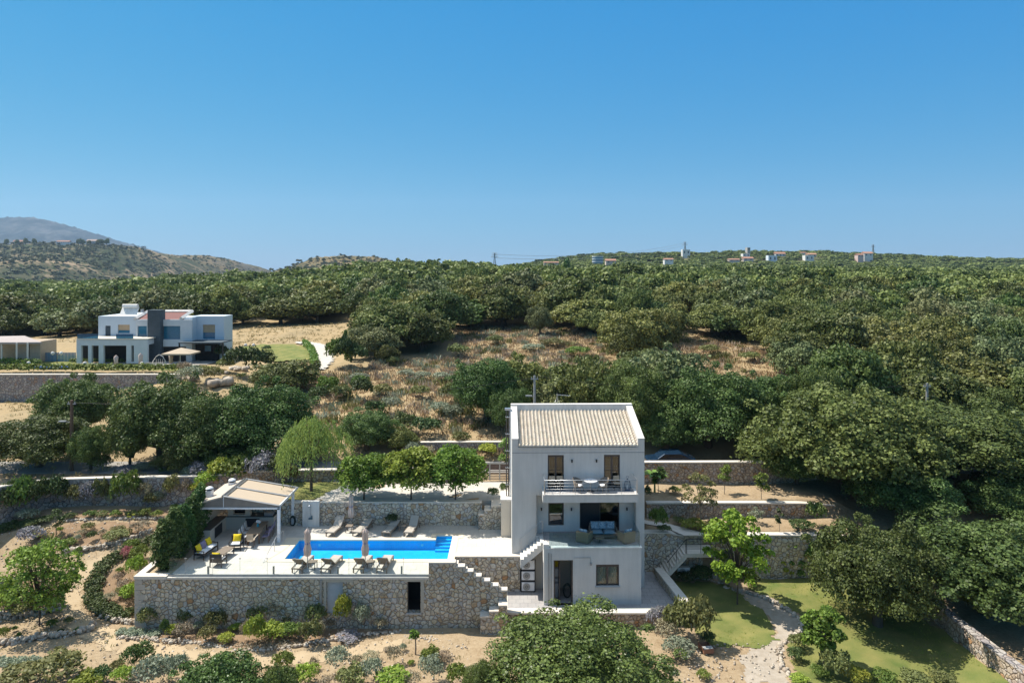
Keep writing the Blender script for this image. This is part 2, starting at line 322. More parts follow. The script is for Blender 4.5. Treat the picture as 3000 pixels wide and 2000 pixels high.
# ---------------------------------------------------------------- terrain height
UK = np.array([-1500, 100, 700, 1200, 1800, 2300, 3000, 4500.])
TAB = [(57, [1.6]*8), (61, [1.6]*8), (64.5, [2.2, 2.1, 2.2, 2.9, 2.7, 2.3, 2.2, 2.2]), (75, [1.8, 1.8, 2.6, 3.7, 3.7, 3.5, 3.2, 3]),
       (90, [1.6, 1.6, 4.2, 4.8, 5.0, 4.9, 4.6, 4.4]), (110, [5, 5.2, 5.6, 6.1, 6.6, 6.3, 6, 6]), (130, [5.0, 5.0, 6.4, 7.6, 8.3, 8.1, 7.8, 7]),
       (200, [5, 4.6, 8.0, 11.0, 11.2, 10.6, 9.5, 9]), (330, [4, 3.8, 9.5, 15.6, 12.0, 11.5, 11.0, 11]), (450, [6, 4.0, 4, 9, 13.0, 12.5, 12, 12]),
       (620, [4, 0, -4, 4, 17.0, 15.0, 14, 13]), (770, [4, 0, -4, 4, 25.5, 26.5, 21, 17]), (880, [4, 0, -6, 4, 37, 40, 30, 22]), (1300, [0, 0, -10, 0, 30, 30, 20, 10]), (2500, [-30]*8), (26000, [-250]*8)]
TD = np.log(np.array([t[0] for t in TAB])); TZ = np.array([t[1] for t in TAB], float)
def sst(a, b, x): t = np.clip((x-a)/(b-a), 0, 1); return t*t*(3-2*t)
def Hn(x, y):
    x = np.asarray(x, float); y = np.asarray(y, float); ys = np.maximum(y, 1.)
    u = np.clip(1500+F*x/np.maximum(y, 40), -1500, 4500)
    ly = np.clip(np.log(np.maximum(ys, 57)), TD[0], TD[-1]); i = np.clip(np.searchsorted(TD, ly)-1, 0, len(TD)-2); ty = (ly-TD[i])/(TD[i+1]-TD[i])
    j = np.clip(np.searchsorted(UK, u)-1, 0, len(UK)-2); tu = sst(0, 1, (u-UK[j])/(UK[j+1]-UK[j]))
    z = (TZ[i, j]*(1-tu)+TZ[i, j+1]*tu)*(1-ty)+(TZ[i+1, j]*(1-tu)+TZ[i+1, j+1]*tu)*ty
    z += (np.sin(x*.21+y*.13)*.22+np.sin(x*.09-y*.17+2)*.25)*sst(64, 80, y)
    # neighbour's plateau and its retaining wall
    pl = (1-sst(640, 760, u)*(1-sst(93, 100, y)*(1-sst(960, 1040, u))))*(1-sst(126, 134, y))
    edge = np.where(u < 545, (y > 90.0)*1., sst(80, 91, y))
    z = z*(1-pl*edge)+(5.0+sst(100, 126, y)*1.0)*pl*edge
    # garden in front and to the left, terraces on the right
    gl = -3.0+2.65*sst(42, 55.5, y)
    front = np.full_like(z, -3.05)
    drive = np.full_like(z, 1.6)
    left = gl*(1-sst(-22.5, -18.5, x)*(y > 50.2))+1.6*sst(-22.5, -18.5, x)*(y > 50.2)
    mid = np.where(y > 50.2, drive, front)
    right = np.where(y > 50.75, 1.48, np.where(y > 47.5, .36, -3.05+.4*sst(37, 47, y)))
    far = -2.6+4.2*sst(40, 58, y)
    right = right*(1-sst(23.5, 27, x))+far*sst(23.5, 27, x)
    near = np.where(x < -22.7, left, np.where(x < -18, np.where(y > 50.2, left, front), np.where(x < 9.2, mid, right)))
    wallD = 55.2
    s = sst(wallD-.2, wallD+.2, y)
    z = np.where(y < 57.2, near*(1-s)+1.6*s, z)
    return z
def H(x, y): return float(Hn(np.array([x]), np.array([y]))[0])
def hit(u, v, dmin=30, dmax=1500):
    D = np.geomspace(dmin, dmax, 3000); xs = (u-1500)*D/F; zr = CH-(v-VH)*D/F; h = Hn(xs, D)
    k = np.argmax(h >= zr)
    if h[k] < zr[k]: k = len(D)-1
    return Vector((xs[k], D[k], h[k]))
def lump(x, y):   # small soil relief, only outside paved areas
    return (np.sin(x*1.7+np.sin(y*1.3)*1.2)*np.sin(y*1.9+np.sin(x*.9))*.05+np.sin(x*.55+1)*np.sin(y*.6)*.06)

def fan_grid():
    ys = np.concatenate([np.arange(-30, 26, 4.), np.arange(26, 66, .33), np.arange(66, 200, 1.4), np.geomspace(200, 1500, 120)[1:], np.geomspace(1500, 26000, 30)[1:]])
    ts = np.linspace(-1.15, 1.15, 460); ts = np.concatenate([[-3, -2, -1.5], ts, [1.5, 2, 3]])
    Y, T = np.meshgrid(ys, ts, indexing='ij'); X = T*(np.maximum(Y, 0)+40)
    Z = Hn(X, Y)+lump(X, Y)*((Y < 57) | (Y > 64))
    n, m = Y.shape; V = np.stack([X, Y, Z], -1).reshape(-1, 3)
    a = (np.arange(n-1)[:, None]*m+np.arange(m-1)).ravel(); Fq = np.stack([a, a+1, a+m+1, a+m], -1)
    return V, Fq
def ground_material():
    m = bpy.data.materials.new('soil_and_dry_grass'); m.use_nodes = True; t = m.node_tree; L = t.links
    b = t.nodes['Principled BSDF']; b.inputs['Roughness'].default_value = .95; b.inputs['Specular IOR Level'].default_value = .1
    co = t.nodes.new('ShaderNodeTexCoord'); g = t.nodes.new('ShaderNodeNewGeometry')
    def noise(s, d=8, r=.6):
        n = t.nodes.new('ShaderNodeTexNoise'); n.inputs['Scale'].default_value = s; n.inputs['Detail'].default_value = d; n.inputs['Roughness'].default_value = r
        L.new(co.outputs['Object'], n.inputs['Vector']); return n.outputs[0]
    def ramp(src, cols, lo=.3, hi=.7):
        r = t.nodes.new('ShaderNodeValToRGB'); e = r.color_ramp.elements; n = len(cols)
        e[0].position = lo; e[0].color = (*cols[0], 1); e[1].position = hi; e[1].color = (*cols[-1], 1)
        for i, c in enumerate(cols[1:-1]):
            q = e.new(lo+(hi-lo)*(i+1)/(n-1)); q.color = (*c, 1)
        L.new(src, r.inputs[0]); return r.outputs[0]
    def mix(f, a, c):
        x = t.nodes.new('ShaderNodeMix'); x.data_type = 'RGBA'; L.new(f, x.inputs['Factor']); L.new(a, x.inputs['A']); L.new(c, x.inputs['B']); return x.outputs['Result']
    soil = ramp(noise(.55), [(.22, .15, .082), (.31, .222, .13), (.385, .29, .18), (.33, .255, .17)])
    grit = ramp(noise(5.5, 10, .75), [(.19, .13, .075), (.34, .255, .16), (.43, .345, .24)], .35, .68)
    x = t.nodes.new('ShaderNodeMix'); x.data_type = 'RGBA'; x.inputs['Factor'].default_value = .5; L.new(soil, x.inputs['A']); L.new(grit, x.inputs['B']); soil = x.outputs['Result']
    dry = ramp(noise(.16, 10, .7), [(.19, .15, .085), (.31, .23, .13), (.36, .25, .13), (.28, .235, .15)], .32, .68)
    dry2 = ramp(noise(1.6, 10, .8), [(.14, .12, .065), (.34, .26, .15), (.44, .35, .21)], .3, .7)
    x = t.nodes.new('ShaderNodeMix'); x.data_type = 'RGBA'; x.inputs['Factor'].default_value = .5; L.new(dry, x.inputs['A']); L.new(dry2, x.inputs['B']); dry = x.outputs['Result']
    far = ramp(noise(.05, 12, .75), [(.06, .065, .03), (.10, .10, .045), (.22, .18, .10)], .4, .68)
    sp = t.nodes.new('ShaderNodeSeparateXYZ'); L.new(g.outputs['Position'], sp.inputs[0])
    m1 = t.nodes.new('ShaderNodeMapRange'); m1.inputs[1].default_value = 58; m1.inputs[2].default_value = 66; L.new(sp.outputs['Y'], m1.inputs[0])
    m2 = t.nodes.new('ShaderNodeMapRange'); m2.inputs[1].default_value = 150; m2.inputs[2].default_value = 330; L.new(sp.outputs['Y'], m2.inputs[0])
    c = mix(m2.outputs[0], mix(m1.outputs[0], soil, dry), far)
    L.new(c, b.inputs['Base Color'])
    n = noise(7, 8, .75); bp = t.nodes.new('ShaderNodeBump'); bp.inputs['Strength'].default_value = .7; bp.inputs['Distance'].default_value = .08
    L.new(n, bp.inputs['Height']); L.new(bp.outputs[0], b.inputs['Normal']); return m
V, Fq = fan_grid()
o = bpy.data.objects.new('ground', npmesh('ground', V, Fq, None, ground_material(), True)); COL.objects.link(o); tag(o, kind='structure')

def inpoly(px, py, poly):
    c = np.zeros(px.shape, bool); n = len(poly); j = n-1
    for i in range(n):
        xi, yi = poly[i][0], poly[i][1]; xj, yj = poly[j][0], poly[j][1]
        cond = ((yi > py) != (yj > py)) & (px < (xj-xi)*(py-yi)/((yj-yi) or 1e-9)+xi); c ^= cond; j = i
    return c
def sheet(name, uv, m, dz=.03, cell=.14, wob=.12, world=None, lumpy=True, zfix=None):
    P = world or [tuple(hit(u, v)[:2]) for u, v in uv]
    xs = [p[0] for p in P]; ys = [p[1] for p in P]
    X, Y = np.meshgrid(np.arange(min(xs), max(xs), cell), np.arange(min(ys), max(ys), cell), indexing='ij')
    wx = X+wob*np.sin(Y*3.1+X*.7)+wob*.6*np.sin(Y*7.7+X*2); wy = Y+wob*np.sin(X*2.7+1)+wob*.6*np.sin(X*8.1+Y)
    msk = inpoly(wx+cell/2, wy+cell/2, P)
    n, k = X.shape; idx = (np.arange(n)[:, None]*k+np.arange(k)); Z = (Hn(X, Y)+(lump(X, Y) if lumpy else 0)+dz) if zfix is None else np.full(X.shape, zfix)
    mm = msk[:-1, :-1]; a = idx[:-1, :-1][mm]; Fq = np.stack([a, a+k, a+k+1, a+1], -1)
    V = np.stack([X, Y, Z], -1).reshape(-1, 3); used, inv = np.unique(Fq, return_inverse=True)
    me = npmesh(name, V[used], inv.reshape(Fq.shape), None, m, True)
    o = bpy.data.objects.new(name, me); COL.objects.link(o); return tag(o, kind='structure')
LAWN = mat('lawn_turf', (.235, .215, .068), .95, (.105, .14, .032), .75, .42, .8, 30, detail=12)
GRAV = mat('gravel', (.44, .38, .31), .95, (.28, .23, .17), 3, .7, .6, 30, detail=10)
SOILP = mat('beaten_soil', (.46, .355, .225), .95, (.36, .265, .16), 1.5, .7, .5, 20, detail=10)
sheet('lawn', [(1960,1700),(2140,1712),(2185,1760),(2240,1795),(2268,1830),(2262,1870),(2290,1880),(2200,1900),(2080,1885),(2040,1850),(2020,1800)], LAWN, .035)
sheet('lawn', [(2190,1700),(2330,1693),(2480,1693),(2600,1735),(2780,1860),(2960,2000),(2350,2010),(2310,1900),(2352,1850),(2345,1800),(2260,1750),(2200,1728)], LAWN, .035)
sheet('path', [(2060,1722),(2180,1726),(2250,1748),(2330,1788),(2352,1830),(2345,1860),(2300,1890),(2285,1930),(2310,2005),(2190,2005),(2170,1930),(2200,1900),(2270,1880),(2275,1830),(2235,1792),(2180,1760),(2140,1730)], GRAV, .02)
sheet('path', [(300,1660),(250,1700),(235,1760),(265,1810),(330,1850),(420,1862),(520,1890),(700,1925),(900,1905),(1180,1872),(1180,1900),(900,1945),(640,1960),(300,1900),(200,1850),(180,1780),(190,1700),(260,1640),(330,1620)], SOILP, .02)
BEDM = mat('dark_bed_soil', (.30, .20, .12), .95, (.20, .13, .075), 2.2, .7, .8, 18, detail=10)
for bed in ([(195,1532),(480,1527),(448,1556),(345,1594),(270,1608),(190,1614),(95,1604),(108,1565)], [(405,1838),(1180,1842),(1168,1853),(1080,1859),(900,1886),(760,1904),(700,1906),(560,1882),(480,1877),(356,1866)],
            [(-10,1700),(120,1700),(190,1722),(192,1772),(120,1793),(60,1804),(-10,1806)], [(185,1500),(560,1486),(480,1517),(350,1518),(188,1522)], [(395,1640),(300,1690),(295,1780),(345,1806),(396,1808)]):
    sheet('garden_bed', bed, BEDM, .014)
# road behind the boundary wall
ROADM = mat('pale_asphalt', (.30, .28, .25), .9, (.24, .22, .20), 2, .8, .2)
MB().box(-90, 57.3, 1.0, 90, 60.8, 1.64).build('road', ROADM, kind='structure')

# ================================================================ POOL TERRACE
WT = 'pool terrace'
DX0, DX1, DY0, DY1 = -20.95, .5, 41.45, 50.2
PX0, PX1, PY0, PY1 = -14.72, -4.17, 44.13, 47.28
m = MB()
holes = [(PX0-1.0, PX1+.45, PY0-.42, PY1+.4), (PX1-1.5, PX1+.75, PY1+.3, 48.45), (-3.75, .51, 41.4, 44.6)]
m.holes(DX0, DX1, DY0+.42, DY1, holes, -.3, 0, 'z'); m.build('terrace_floor', DECKM, kind='structure')
pool = thing('swimming_pool', 'bright blue rectangular swimming pool sunk in the pale terrace', 'swimming pool', (PX0, PY0, 0))
nook = (PX1-1.12, PX1, PY1-.01, 48.05)
MB().holes(PX0-1.0, PX1+.45, PY0-.42, PY1+.4, [(PX0, PX1, PY0, PY1+.5)], -.06, .022, 'z').holes(PX1-1.5, PX1+.75, PY1+.4, 48.45, [(nook[0], nook[1], 40, 48.05)], -.06, .022, 'z')\
  .box(PX1+.45, PY1+.3, -.06, PX1+.75, PY1+.4, .022).box(PX0, PY1, -.06, nook[0], PY1+.4, .022).build('coping', COPEM, pool)
MB().box(PX0-.2, PY0-.2, -.9, PX1+.2, 48.2, -.66).box(PX0-.2, PY0-.2, -.66, PX0, PY1+.2, -.062).box(PX1, PY0-.2, -.66, PX1+.2, 48.2, -.062).box(PX0, PY0-.2, -.66, PX1, PY0, -.062)\
  .box(PX0, PY1, -.66, nook[0], PY1+.2, -.062).box(nook[0]-.2, PY1+.2, -.66, nook[0], 48.2, -.062).box(nook[0], 48.05, -.66, PX1, 48.2, -.062).build('basin', BASINM, pool)
MB().add([(PX0, PY0, -.13), (PX1, PY0, -.13), (PX1, PY1, -.13), (PX0, PY1, -.13)], [(0,1,2,3)]).add([(nook[0], PY1, -.13), (PX1, PY1, -.13), (PX1, 48.05, -.13), (nook[0], 48.05, -.13)], [(0,1,2,3)]).build('water', WATER, pool)
st = MB()
for i in range(4): st.box(nook[0]+.004, 48.05-.3*(i+1), -.655, PX1-.004, 48.05-.3*i-.004, -.19-.12*i)
st.build('steps', BASINM, pool)
sk = MB()
for i, x in enumerate((-13.4, -10.0, -6.3)): sk.box(x, PY1-.012, -.42, x+.16, PY1-.002, -.28)
sk.build('wall_light', WHITEM, pool)

# stone wall of the terrace (front), doors in it
w_ = thing('stone_retaining_wall', 'long rubble stone wall carrying the pool terrace, with a dark doorway and a pale door', 'retaining wall', (-22.9, 41.45, -3))
dkx0, dkz1 = K(1193, 1703, 41.45)[0], K(0, 1703, 41.45)[2]; dkx1, dkz0 = K(1232, 1792, 41.45)[0], K(0, 1794, 41.45)[2]
pdx0, pdz1 = K(956, 1704, 41.45)[0], K(0, 1704, 41.45)[2]; pdx1, pdz0 = K(1004, 1797, 41.45)[0], K(0, 1799, 41.45)[2]
MB().holes(-22.9, -5.06, -3.6, -.06, [(dkx0, dkx1, dkz0, dkz1), (pdx0, pdx1, pdz0, pdz1)], 41.45, 41.85).box(-22.9, 41.85, -3.5, -22.5, 50.2, -.06).build('masonry', STONE, w_)
MB().box(dkx0-.5, 41.86, dkz0-.3, dkx1+.5, 43.4, dkz1+.3).build('doorway_void', ROOM, w_) if False else None
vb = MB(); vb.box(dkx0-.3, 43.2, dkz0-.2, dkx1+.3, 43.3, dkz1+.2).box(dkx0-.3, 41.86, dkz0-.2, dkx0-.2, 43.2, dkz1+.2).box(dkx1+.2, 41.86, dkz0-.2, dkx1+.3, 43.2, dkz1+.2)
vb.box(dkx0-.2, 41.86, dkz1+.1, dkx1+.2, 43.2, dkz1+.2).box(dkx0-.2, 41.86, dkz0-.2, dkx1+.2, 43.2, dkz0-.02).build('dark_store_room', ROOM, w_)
MB().box(dkx0, 41.7, dkz0, dkx0+.05, 41.76, dkz1).box(dkx1-.05, 41.7, dkz0, dkx1, 41.76, dkz1).box(dkx0+.05, 41.7, dkz1-.05, dkx1-.05, 41.76, dkz1).build('door_frame', DARKM, w_)
MB().box(dkx0-.06, 41.4, dkz0-.09, dkx1+.06, 41.6, dkz0-.003).build('sill', CONC, w_)
d_ = MB().box(pdx0, 41.68, pdz0, pdx1, 41.74, pdz1).build('door', mat('pale_door_paint', (.55, .56, .57), .6), w_)
MB().box(pdx1-.14, 41.62, (pdz0+pdz1)/2, pdx1-.06, 41.678, (pdz0+pdz1)/2+.03).build('handle', STEEL, d_)
MB().box(pdx0-.30, 41.44, pdz1, pdx1+.65, 41.5, pdz1+.16).box(pdx0-.16, 41.44, pdz0, pdx0-.002, 41.5, pdz1-.002).box(dkx0-.22, 41.44, dkz1+.01, dkx1+.24, 41.5, dkz1+.17)\
  .box(dkx1+.03, 41.44, dkz0, dkx1+.2, 41.5, dkz1).build('dressed_stone_trim', mat('dressed_stone', (.50, .45, .37), .9, (.4, .35, .28), 5, 1, .3), w_)
MB().box(K(937, 0, 41.4)[0], 41.36, K(0, 1792, 41.4)[2], K(943, 0, 41.4)[0], 41.448, K(0, 1698, 41.4)[2]).build('drainpipe', GALV, w_)
MB().box(DX0, 41.40, -.06, -5.06, 41.86, .045).build('capping', CAP, w_)
qm = MB(); qg = random.Random(4); z = -3.3
while z < -.35:
    hh = qg.uniform(.24, .36); ww = qg.choice((.34, .42, .62, .7)); qm.box(-22.915, 41.437, z, -22.9+ww, 41.9, min(z+hh-.02, -.08)); z += hh
qm.build('corner_stones', mat('corner_stone', (.52, .47, .40), .9, (.36, .31, .25), 2.2, .9, .7, 10), w_)
# stair guard wall, stepping down to the right
def capz(v, D=41.45): return CH-(v-VH)*D/F
tops = [(1256, 1333, 1646), (1339, 1360, 1658), (1366, 1385, 1672), (1391, 1409, 1686), (1415, 1434, 1700), (1440, 1459, 1714), (1466, 1485, 1727)]
g = thing('stair_guard_wall', 'stone wall stepping down beside the stairs from the pool terrace', 'wall', (-5.06, 41.45, -3))
gm = MB(); cm = MB(); prev = -5.06
for i, (a, b, v) in enumerate(tops):
    x1 = K(tops[i+1][0]-2, 0, 41.45)[0] if i < 6 else K(1485, 0, 41.45)[0]
    z = capz(v)-.09
    gm.box(prev, 41.45, -3.6, x1, 41.85, z-.0); cm.box(prev-(.03 if i else 0), 41.42, z+.001, min(x1, K(b, 0, 41.45)[0])+.03, 41.88, z+.09)
    if i < 6:
        pass
    prev = x1
gm.build('masonry', STONE, g); cm.build('capping', CAP, g)
# flight of stairs behind the guard wall
sm_ = thing('garden_stairs', 'flight of pale steps between two stone walls, mostly hidden, down from the terrace', 'stairs', (-3.75, 43, -2.3))
s2 = MB()
for i in range(12):
    s2.box(-3.75+i*.29, 41.86, -3.2, -3.75+(i+1)*.29, 44.54, -.19*(i+1)+.0)
s2.build('step', CAP, sm_)
rw = thing('stone_return_wall', 'stone wall below the right end of the pool terrace, beside the air conditioners', 'retaining wall', (-3.8, 44.6, -3))
MB().box(-3.95, 44.56, -3.2, K(1523, 0, 44.56)[0], 44.96, -.06).build('masonry', STONE, rw)
MB().box(-3.95, 44.52, -.06, K(1525, 0, 44.56)[0], 44.98, .03).build('capping', CAP, rw)
lp = thing('garden_steps', 'three low stone steps down to the garden at the foot of the guard wall', 'steps', (-1.5, 41.2, -3))
e1, e2 = MB(), MB()
for (a, b, v) in [(1461, 1486, 1768), (1434, 1461, 1785), (1407, 1434, 1800)]:
    x0, x1 = K(a, 0, 41.0)[0], K(b, 0, 41.0)[0]; z = capz(v, 41.0)
    e1.box(x0, 40.85, -3.4, x1, 41.44, z-.1); e2.box(x0-.02, 40.82, z-.1, x1, 41.44, z)
e1.build('masonry', STONE, lp); e2.build('tread', CAP, lp)
# planter wall top left of the terrace
pw = thing('planter_wall', 'low capped stone edge of the planting strip at the terrace corner', 'wall', (-22.7, 41.6, 0))
MB().box(-22.95, 41.40, -.06, -20.97, 41.88, .12).box(-22.95, 41.88, -.06, -22.5, 50, .12).build('capping', CAP, pw)
MB().box(-22.5, 41.88, -.3, -20.96, 50, -.02).build('soil', SOILP, kind='structure')

# glass balustrade in front of the pool
gb = thing('glass_balustrade', 'clear glass balustrade with short grey posts along the front of the pool terrace', 'balustrade', (-20.9, 41.6, 0))
GX = [-19.9+i*1.66 for i in range(10)]
xs = [-20.9]+[x for x in GX if x < -5.3]+[-5.12]
for a, b in zip(xs[:-1], xs[1:]):
    MB().box(a+.01, 41.60, .05, b-.01, 41.615, 1.13).build('glass_panel', GLASS, gb)
MB().box(-20.95, 41.56, .046, -5.08, 41.66, .15).build('base_channel', GALV, gb)
for u in (608, 800, 989, 1176):
    x = K(u, 0, 41.6)[0]; MB().box(x-.05, 41.66, .046, x+.05, 41.74, .62).build('post', GALV, gb)
cl = MB()
for x in xs[1:-1]: cl.box(x-.06, 41.59, 1.1, x+.06, 41.63, 1.14).box(x-.006, 41.6, .15, x+.006, 41.616, 1.1)
cl.build('glass_clamp', GALV, gb)
gs = thing('side_glass_balustrade', 'clear glass panels standing on the left edge of the terrace beside the cypress hedge', 'balustrade', (-20.9, 42, 0))
for i in range(2): MB().box(-20.93, 41.7+i*1.5, .02, -20.915, 43.15+i*1.5, 1.1).build('glass_panel', GLASS, gs)

# back wall of the terrace
bw = thing('terrace_back_wall', 'honey coloured stone wall behind the poolside loungers, below the driveway', 'retaining wall', (-10, 50, 0))
MB().box(-22.2, 50.0, -3.2, -2.2, 50.4, 1.64).build('masonry', STONE, bw)
MB().box(-14.0, 49.96, 1.64, -2.2, 50.42, 1.72).box(-22.2, 49.96, 1.64, -15.35, 50.42, 1.72).build('capping', CAP, bw)
ws = thing('terrace_steps', 'stone steps with stepped side wall climbing from the pool terrace to the driveway', 'steps', (-2, 49.3, 0))
MB().box(K(1402,0,49.3)[0], 49.2, 0, K(1419,0,49.3)[0], 49.98, K(0,1507,49.3)[2]).box(K(1419,0,49.3)[0], 49.2, 0, K(1439,0,49.3)[0], 49.98, K(0,1493,49.3)[2])\
  .box(K(1439,0,49.3)[0], 49.2, 0, K(1471,0,49.3)[0], 50.4, K(0,1481,49.3)[2]).build('masonry', STONE, ws)
MB().box(K(1401,0,49.3)[0], 49.17, K(0,1507,49.3)[2], K(1419,0,49.3)[0], 50.0, K(0,1503,49.3)[2]).box(K(1419,0,49.3)[0], 49.17, K(0,1493,49.3)[2], K(1439,0,49.3)[0], 50.0, K(0,1489,49.3)[2])\
  .box(K(1439,0,49.3)[0], 49.17, K(0,1481,49.3)[2], K(1471,0,49.3)[0], 50.42, K(0,1477,49.3)[2]).build('capping', CAP, ws)
# shower
sh = thing('outdoor_shower', 'white plaster shower panel with steel shower against the terrace back wall', 'shower', (-14.7, 49.8, 0))
x0, x1 = K(887, 0, 49.8)[0], K(936, 0, 49.8)[0]
MB().box(x0, 49.7, 0, x1, 49.95, 1.86).build('panel', PLASW, sh, bevel=.01)
xm = (x0+x1)/2; MB().tube([(xm, 49.66, .55), (xm, 49.66, 1.62), (xm, 49.4, 1.68)], .022).lathe((xm, 49.4, 1.62), [(.12, 0), (.12, .02), (.03, .06)]).build('shower_pipe', STEEL, sh)
MB().obox((xm, 49.64, .62), (.28, .08, .10)).obox((xm+.1, 49.62, .74), (.07, .07, .2)).build('tap', mat('blue_grey_metal', (.08, .16, .2), .4, metal=.5), sh)

# ---- driveway, boundary walls
MB().holes(-14.6, 9, 50.4, 55.0, [], 1.3, 1.66, 'z').build('driveway', DRIVEM, kind='structure')
sheet('lawn', None, LAWN, .07, world=[(-19.3, 50.45), (-14.7, 50.45), (-13.2, 54.8), (-18.6, 54.9)], lumpy=False)
def wall_line(name, label, pts, h0, h1, m=STONE_R, th=.45, cap=.1, catg='wall', capm=None):
    """pts: (x,y,ztop); base z given"""
    t = thing(name, label, catg, (pts[0][0], pts[0][1], h0)); a = MB(); b = MB(); n = len(pts)
    L1, L2 = [], []
    for i, p in enumerate(pts):
        q0 = Vector(pts[max(i-1, 0)][:2]); q1 = Vector(pts[min(i+1, n-1)][:2]); d = (q1-q0).normalized(); nn = Vector((-d.y, d.x))*th/2
        L1.append((p[0]-nn.x, p[1]-nn.y)); L2.append((p[0]+nn.x, p[1]+nn.y))
    def loft(mb, e, zb, zt):
        for i in range(n-1):
            P = []
            for k in (i, i+1):
                nx, ny = (L2[k][0]-L1[k][0])*e, (L2[k][1]-L1[k][1])*e
                P.append([(L1[k][0]-nx, L1[k][1]-ny), (L2[k][0]+nx, L2[k][1]+ny)])
            zb0, zt0, zb1, zt1 = zb(i), zt(i), zb(i+1), zt(i+1)
            vs = [(*P[0][0], zb0), (*P[1][0], zb1), (*P[1][1], zb1), (*P[0][1], zb0), (*P[0][0], zt0), (*P[1][0], zt1), (*P[1][1], zt1), (*P[0][1], zt0)]
            fs = [(0,1,5,4), (2,3,7,6), (4,5,6,7), (0,3,2,1)]
            if i == 0: fs.append((3,0,4,7))
            if i == n-2: fs.append((1,2,6,5))
            mb.add(vs, fs)
    loft(a, 0, lambda i: h0 if not hasattr(h0, '__len__') else h0[i], lambda i: pts[i][2]-cap*.9)
    loft(b, .06, lambda i: pts[i][2]-cap*.9, lambda i: pts[i][2])
    a.build('masonry', m, t); b.build('capping', capm or CAP, t); return t
Q = lambda u, v, D: tuple(K(u, v, D))
wall_line('boundary_wall', 'long curved stone boundary wall with pale top behind the left garden, flowers growing before it', [Q(-260, 1470, 47), Q(-90, 1442, 50), Q(0, 1423, 52), Q(80, 1409, 54), Q(160, 1401, 55), Q(300, 1397, 55.2), Q(600, 1391, 55.2), Q(700, 1383, 55.2)], -1.8, 0, STONE_F, catg='boundary wall')
wall_line('driveway_wall', 'stone wall at the back of the driveway behind the three mulberry trees', [Q(700, 1378, 55.2), Q(900, 1374, 55.2), Q(1180, 1370, 55.2), Q(1375, 1362, 55.2)], 1.0, 0, STONE_R)
wall_line('upper_garden_wall', 'tall brown stone wall at the top of the right hand garden terraces', [Q(1500, 1352, 55.2), Q(1890, 1351, 55.2), Q(2255, 1350, 55.2), Q(2400, 1352, 55.6)], 1.0, 0, STONE_R)
wall_line('middle_garden_wall', 'middle brown stone wall across the right hand garden terraces', [Q(1893, 1469, 50.75), Q(2200, 1469, 50.75), Q(2340, 1470, 50.75), Q(2440, 1475, 51.2)], -.4, 0, STONE_R)
wall_line('lower_garden_wall', 'high pale stone retaining wall above the lawn, vines climbing its right end', [Q(2085, 1563, 47.5), Q(2200, 1562, 47.5), Q(2400, 1562, 47.5), Q(2475, 1564, 47.9), Q(2560, 1560, 48.5)], -3.3, 0, STONE, .5)
wall_line('path_wall', 'shaded stone wall between the villa and the outside stair on its right', [(8.9, 47.75, .45), (10.9, 47.75, .45), (11.6, 47.75, .3), (13.25, 47.75, .26)], -3.3, 0, STONE, .5)
wall_line('side_boundary_wall', 'pale dry stone boundary wall running down the right edge of the lawn under the big oaks', [(26.9, 58, .4), (26.5, 48, -1.0), (26.0, 44, -1.45), (25.9, 40, -1.6), (26.1, 35.5, -1.7), (26.6, 31, -1.8), (27.5, 27, -1.9)], -4.2, 0, STONE_R, .5, .08, capm=STONE_F)
wall_line('roadside_wall', 'grey stone wall beyond the road at the foot of the dry field', [Q(1180, 1297, 62.6), Q(1240, 1293, 62.6), Q(1350, 1292, 62.6), Q(1470, 1292, 62.6), Q(1600, 1294, 62.6)], 1.2, 0, STONE_F)
wall_line('field_wall', 'short dark stone wall on the bank beyond the road, between the oaks at the left', [Q(-40, 1262, 73), Q(60, 1262, 73), Q(230, 1258, 73), Q(330, 1262, 72.5)], .8, 0, STONE_F)
wall_line('villa_garden_wall', 'long grey stone retaining wall below the hedge of the white villa on the left', [(-130, 90, 4.98), (-100, 90, 4.98), (-43.5, 90, 4.98), (-43.0, 91.0, 4.9), (-42.7, 94, 4.9)], .6, 0, STONE_F, .6, .14)
bk = G(330, 1300, 1.8); MB().box(-41.2, 70.2, 1.6, -38.9, 71.2, K(0, 1224, 70.5)[2]).build('concrete_box', CONC, bevel=.03, label='grey concrete block at the foot of a thin pole beyond the road', cat='concrete block')
# sliding gate
gt = thing('gate', 'brown slatted metal gate beside the driveway, left of the villa', 'gate', (-2.5, 55.2, 1.65))
gx0, gx1, gz0, gz1 = K(1375, 0, 55.2)[0], K(1495, 0, 55.2)[0], 1.72, K(0, 1358, 55.2)[2]
sm2 = MB()
for i in range(10):
    z = gz0+(gz1-gz0)*i/10; hh = .055 if i < 6 else .15
    sm2.box(gx0+.05, 55.18, z+.03, gx1-.05, 55.22, z+.03+hh)
sm2.build('slats', mat('brown_gate_metal', (.16, .115, .10), .5), gt)
f_ = MB().box(gx0, 55.15, gz1-.02, gx1, 55.25, gz1+.1)
for k in range(5): f_.box(gx0+(gx1-gx0-.1)*k/4, 55.14, gz0, gx0+(gx1-gx0-.1)*k/4+.1, 55.26, gz1)
f_.build('frame', GALV, gt)

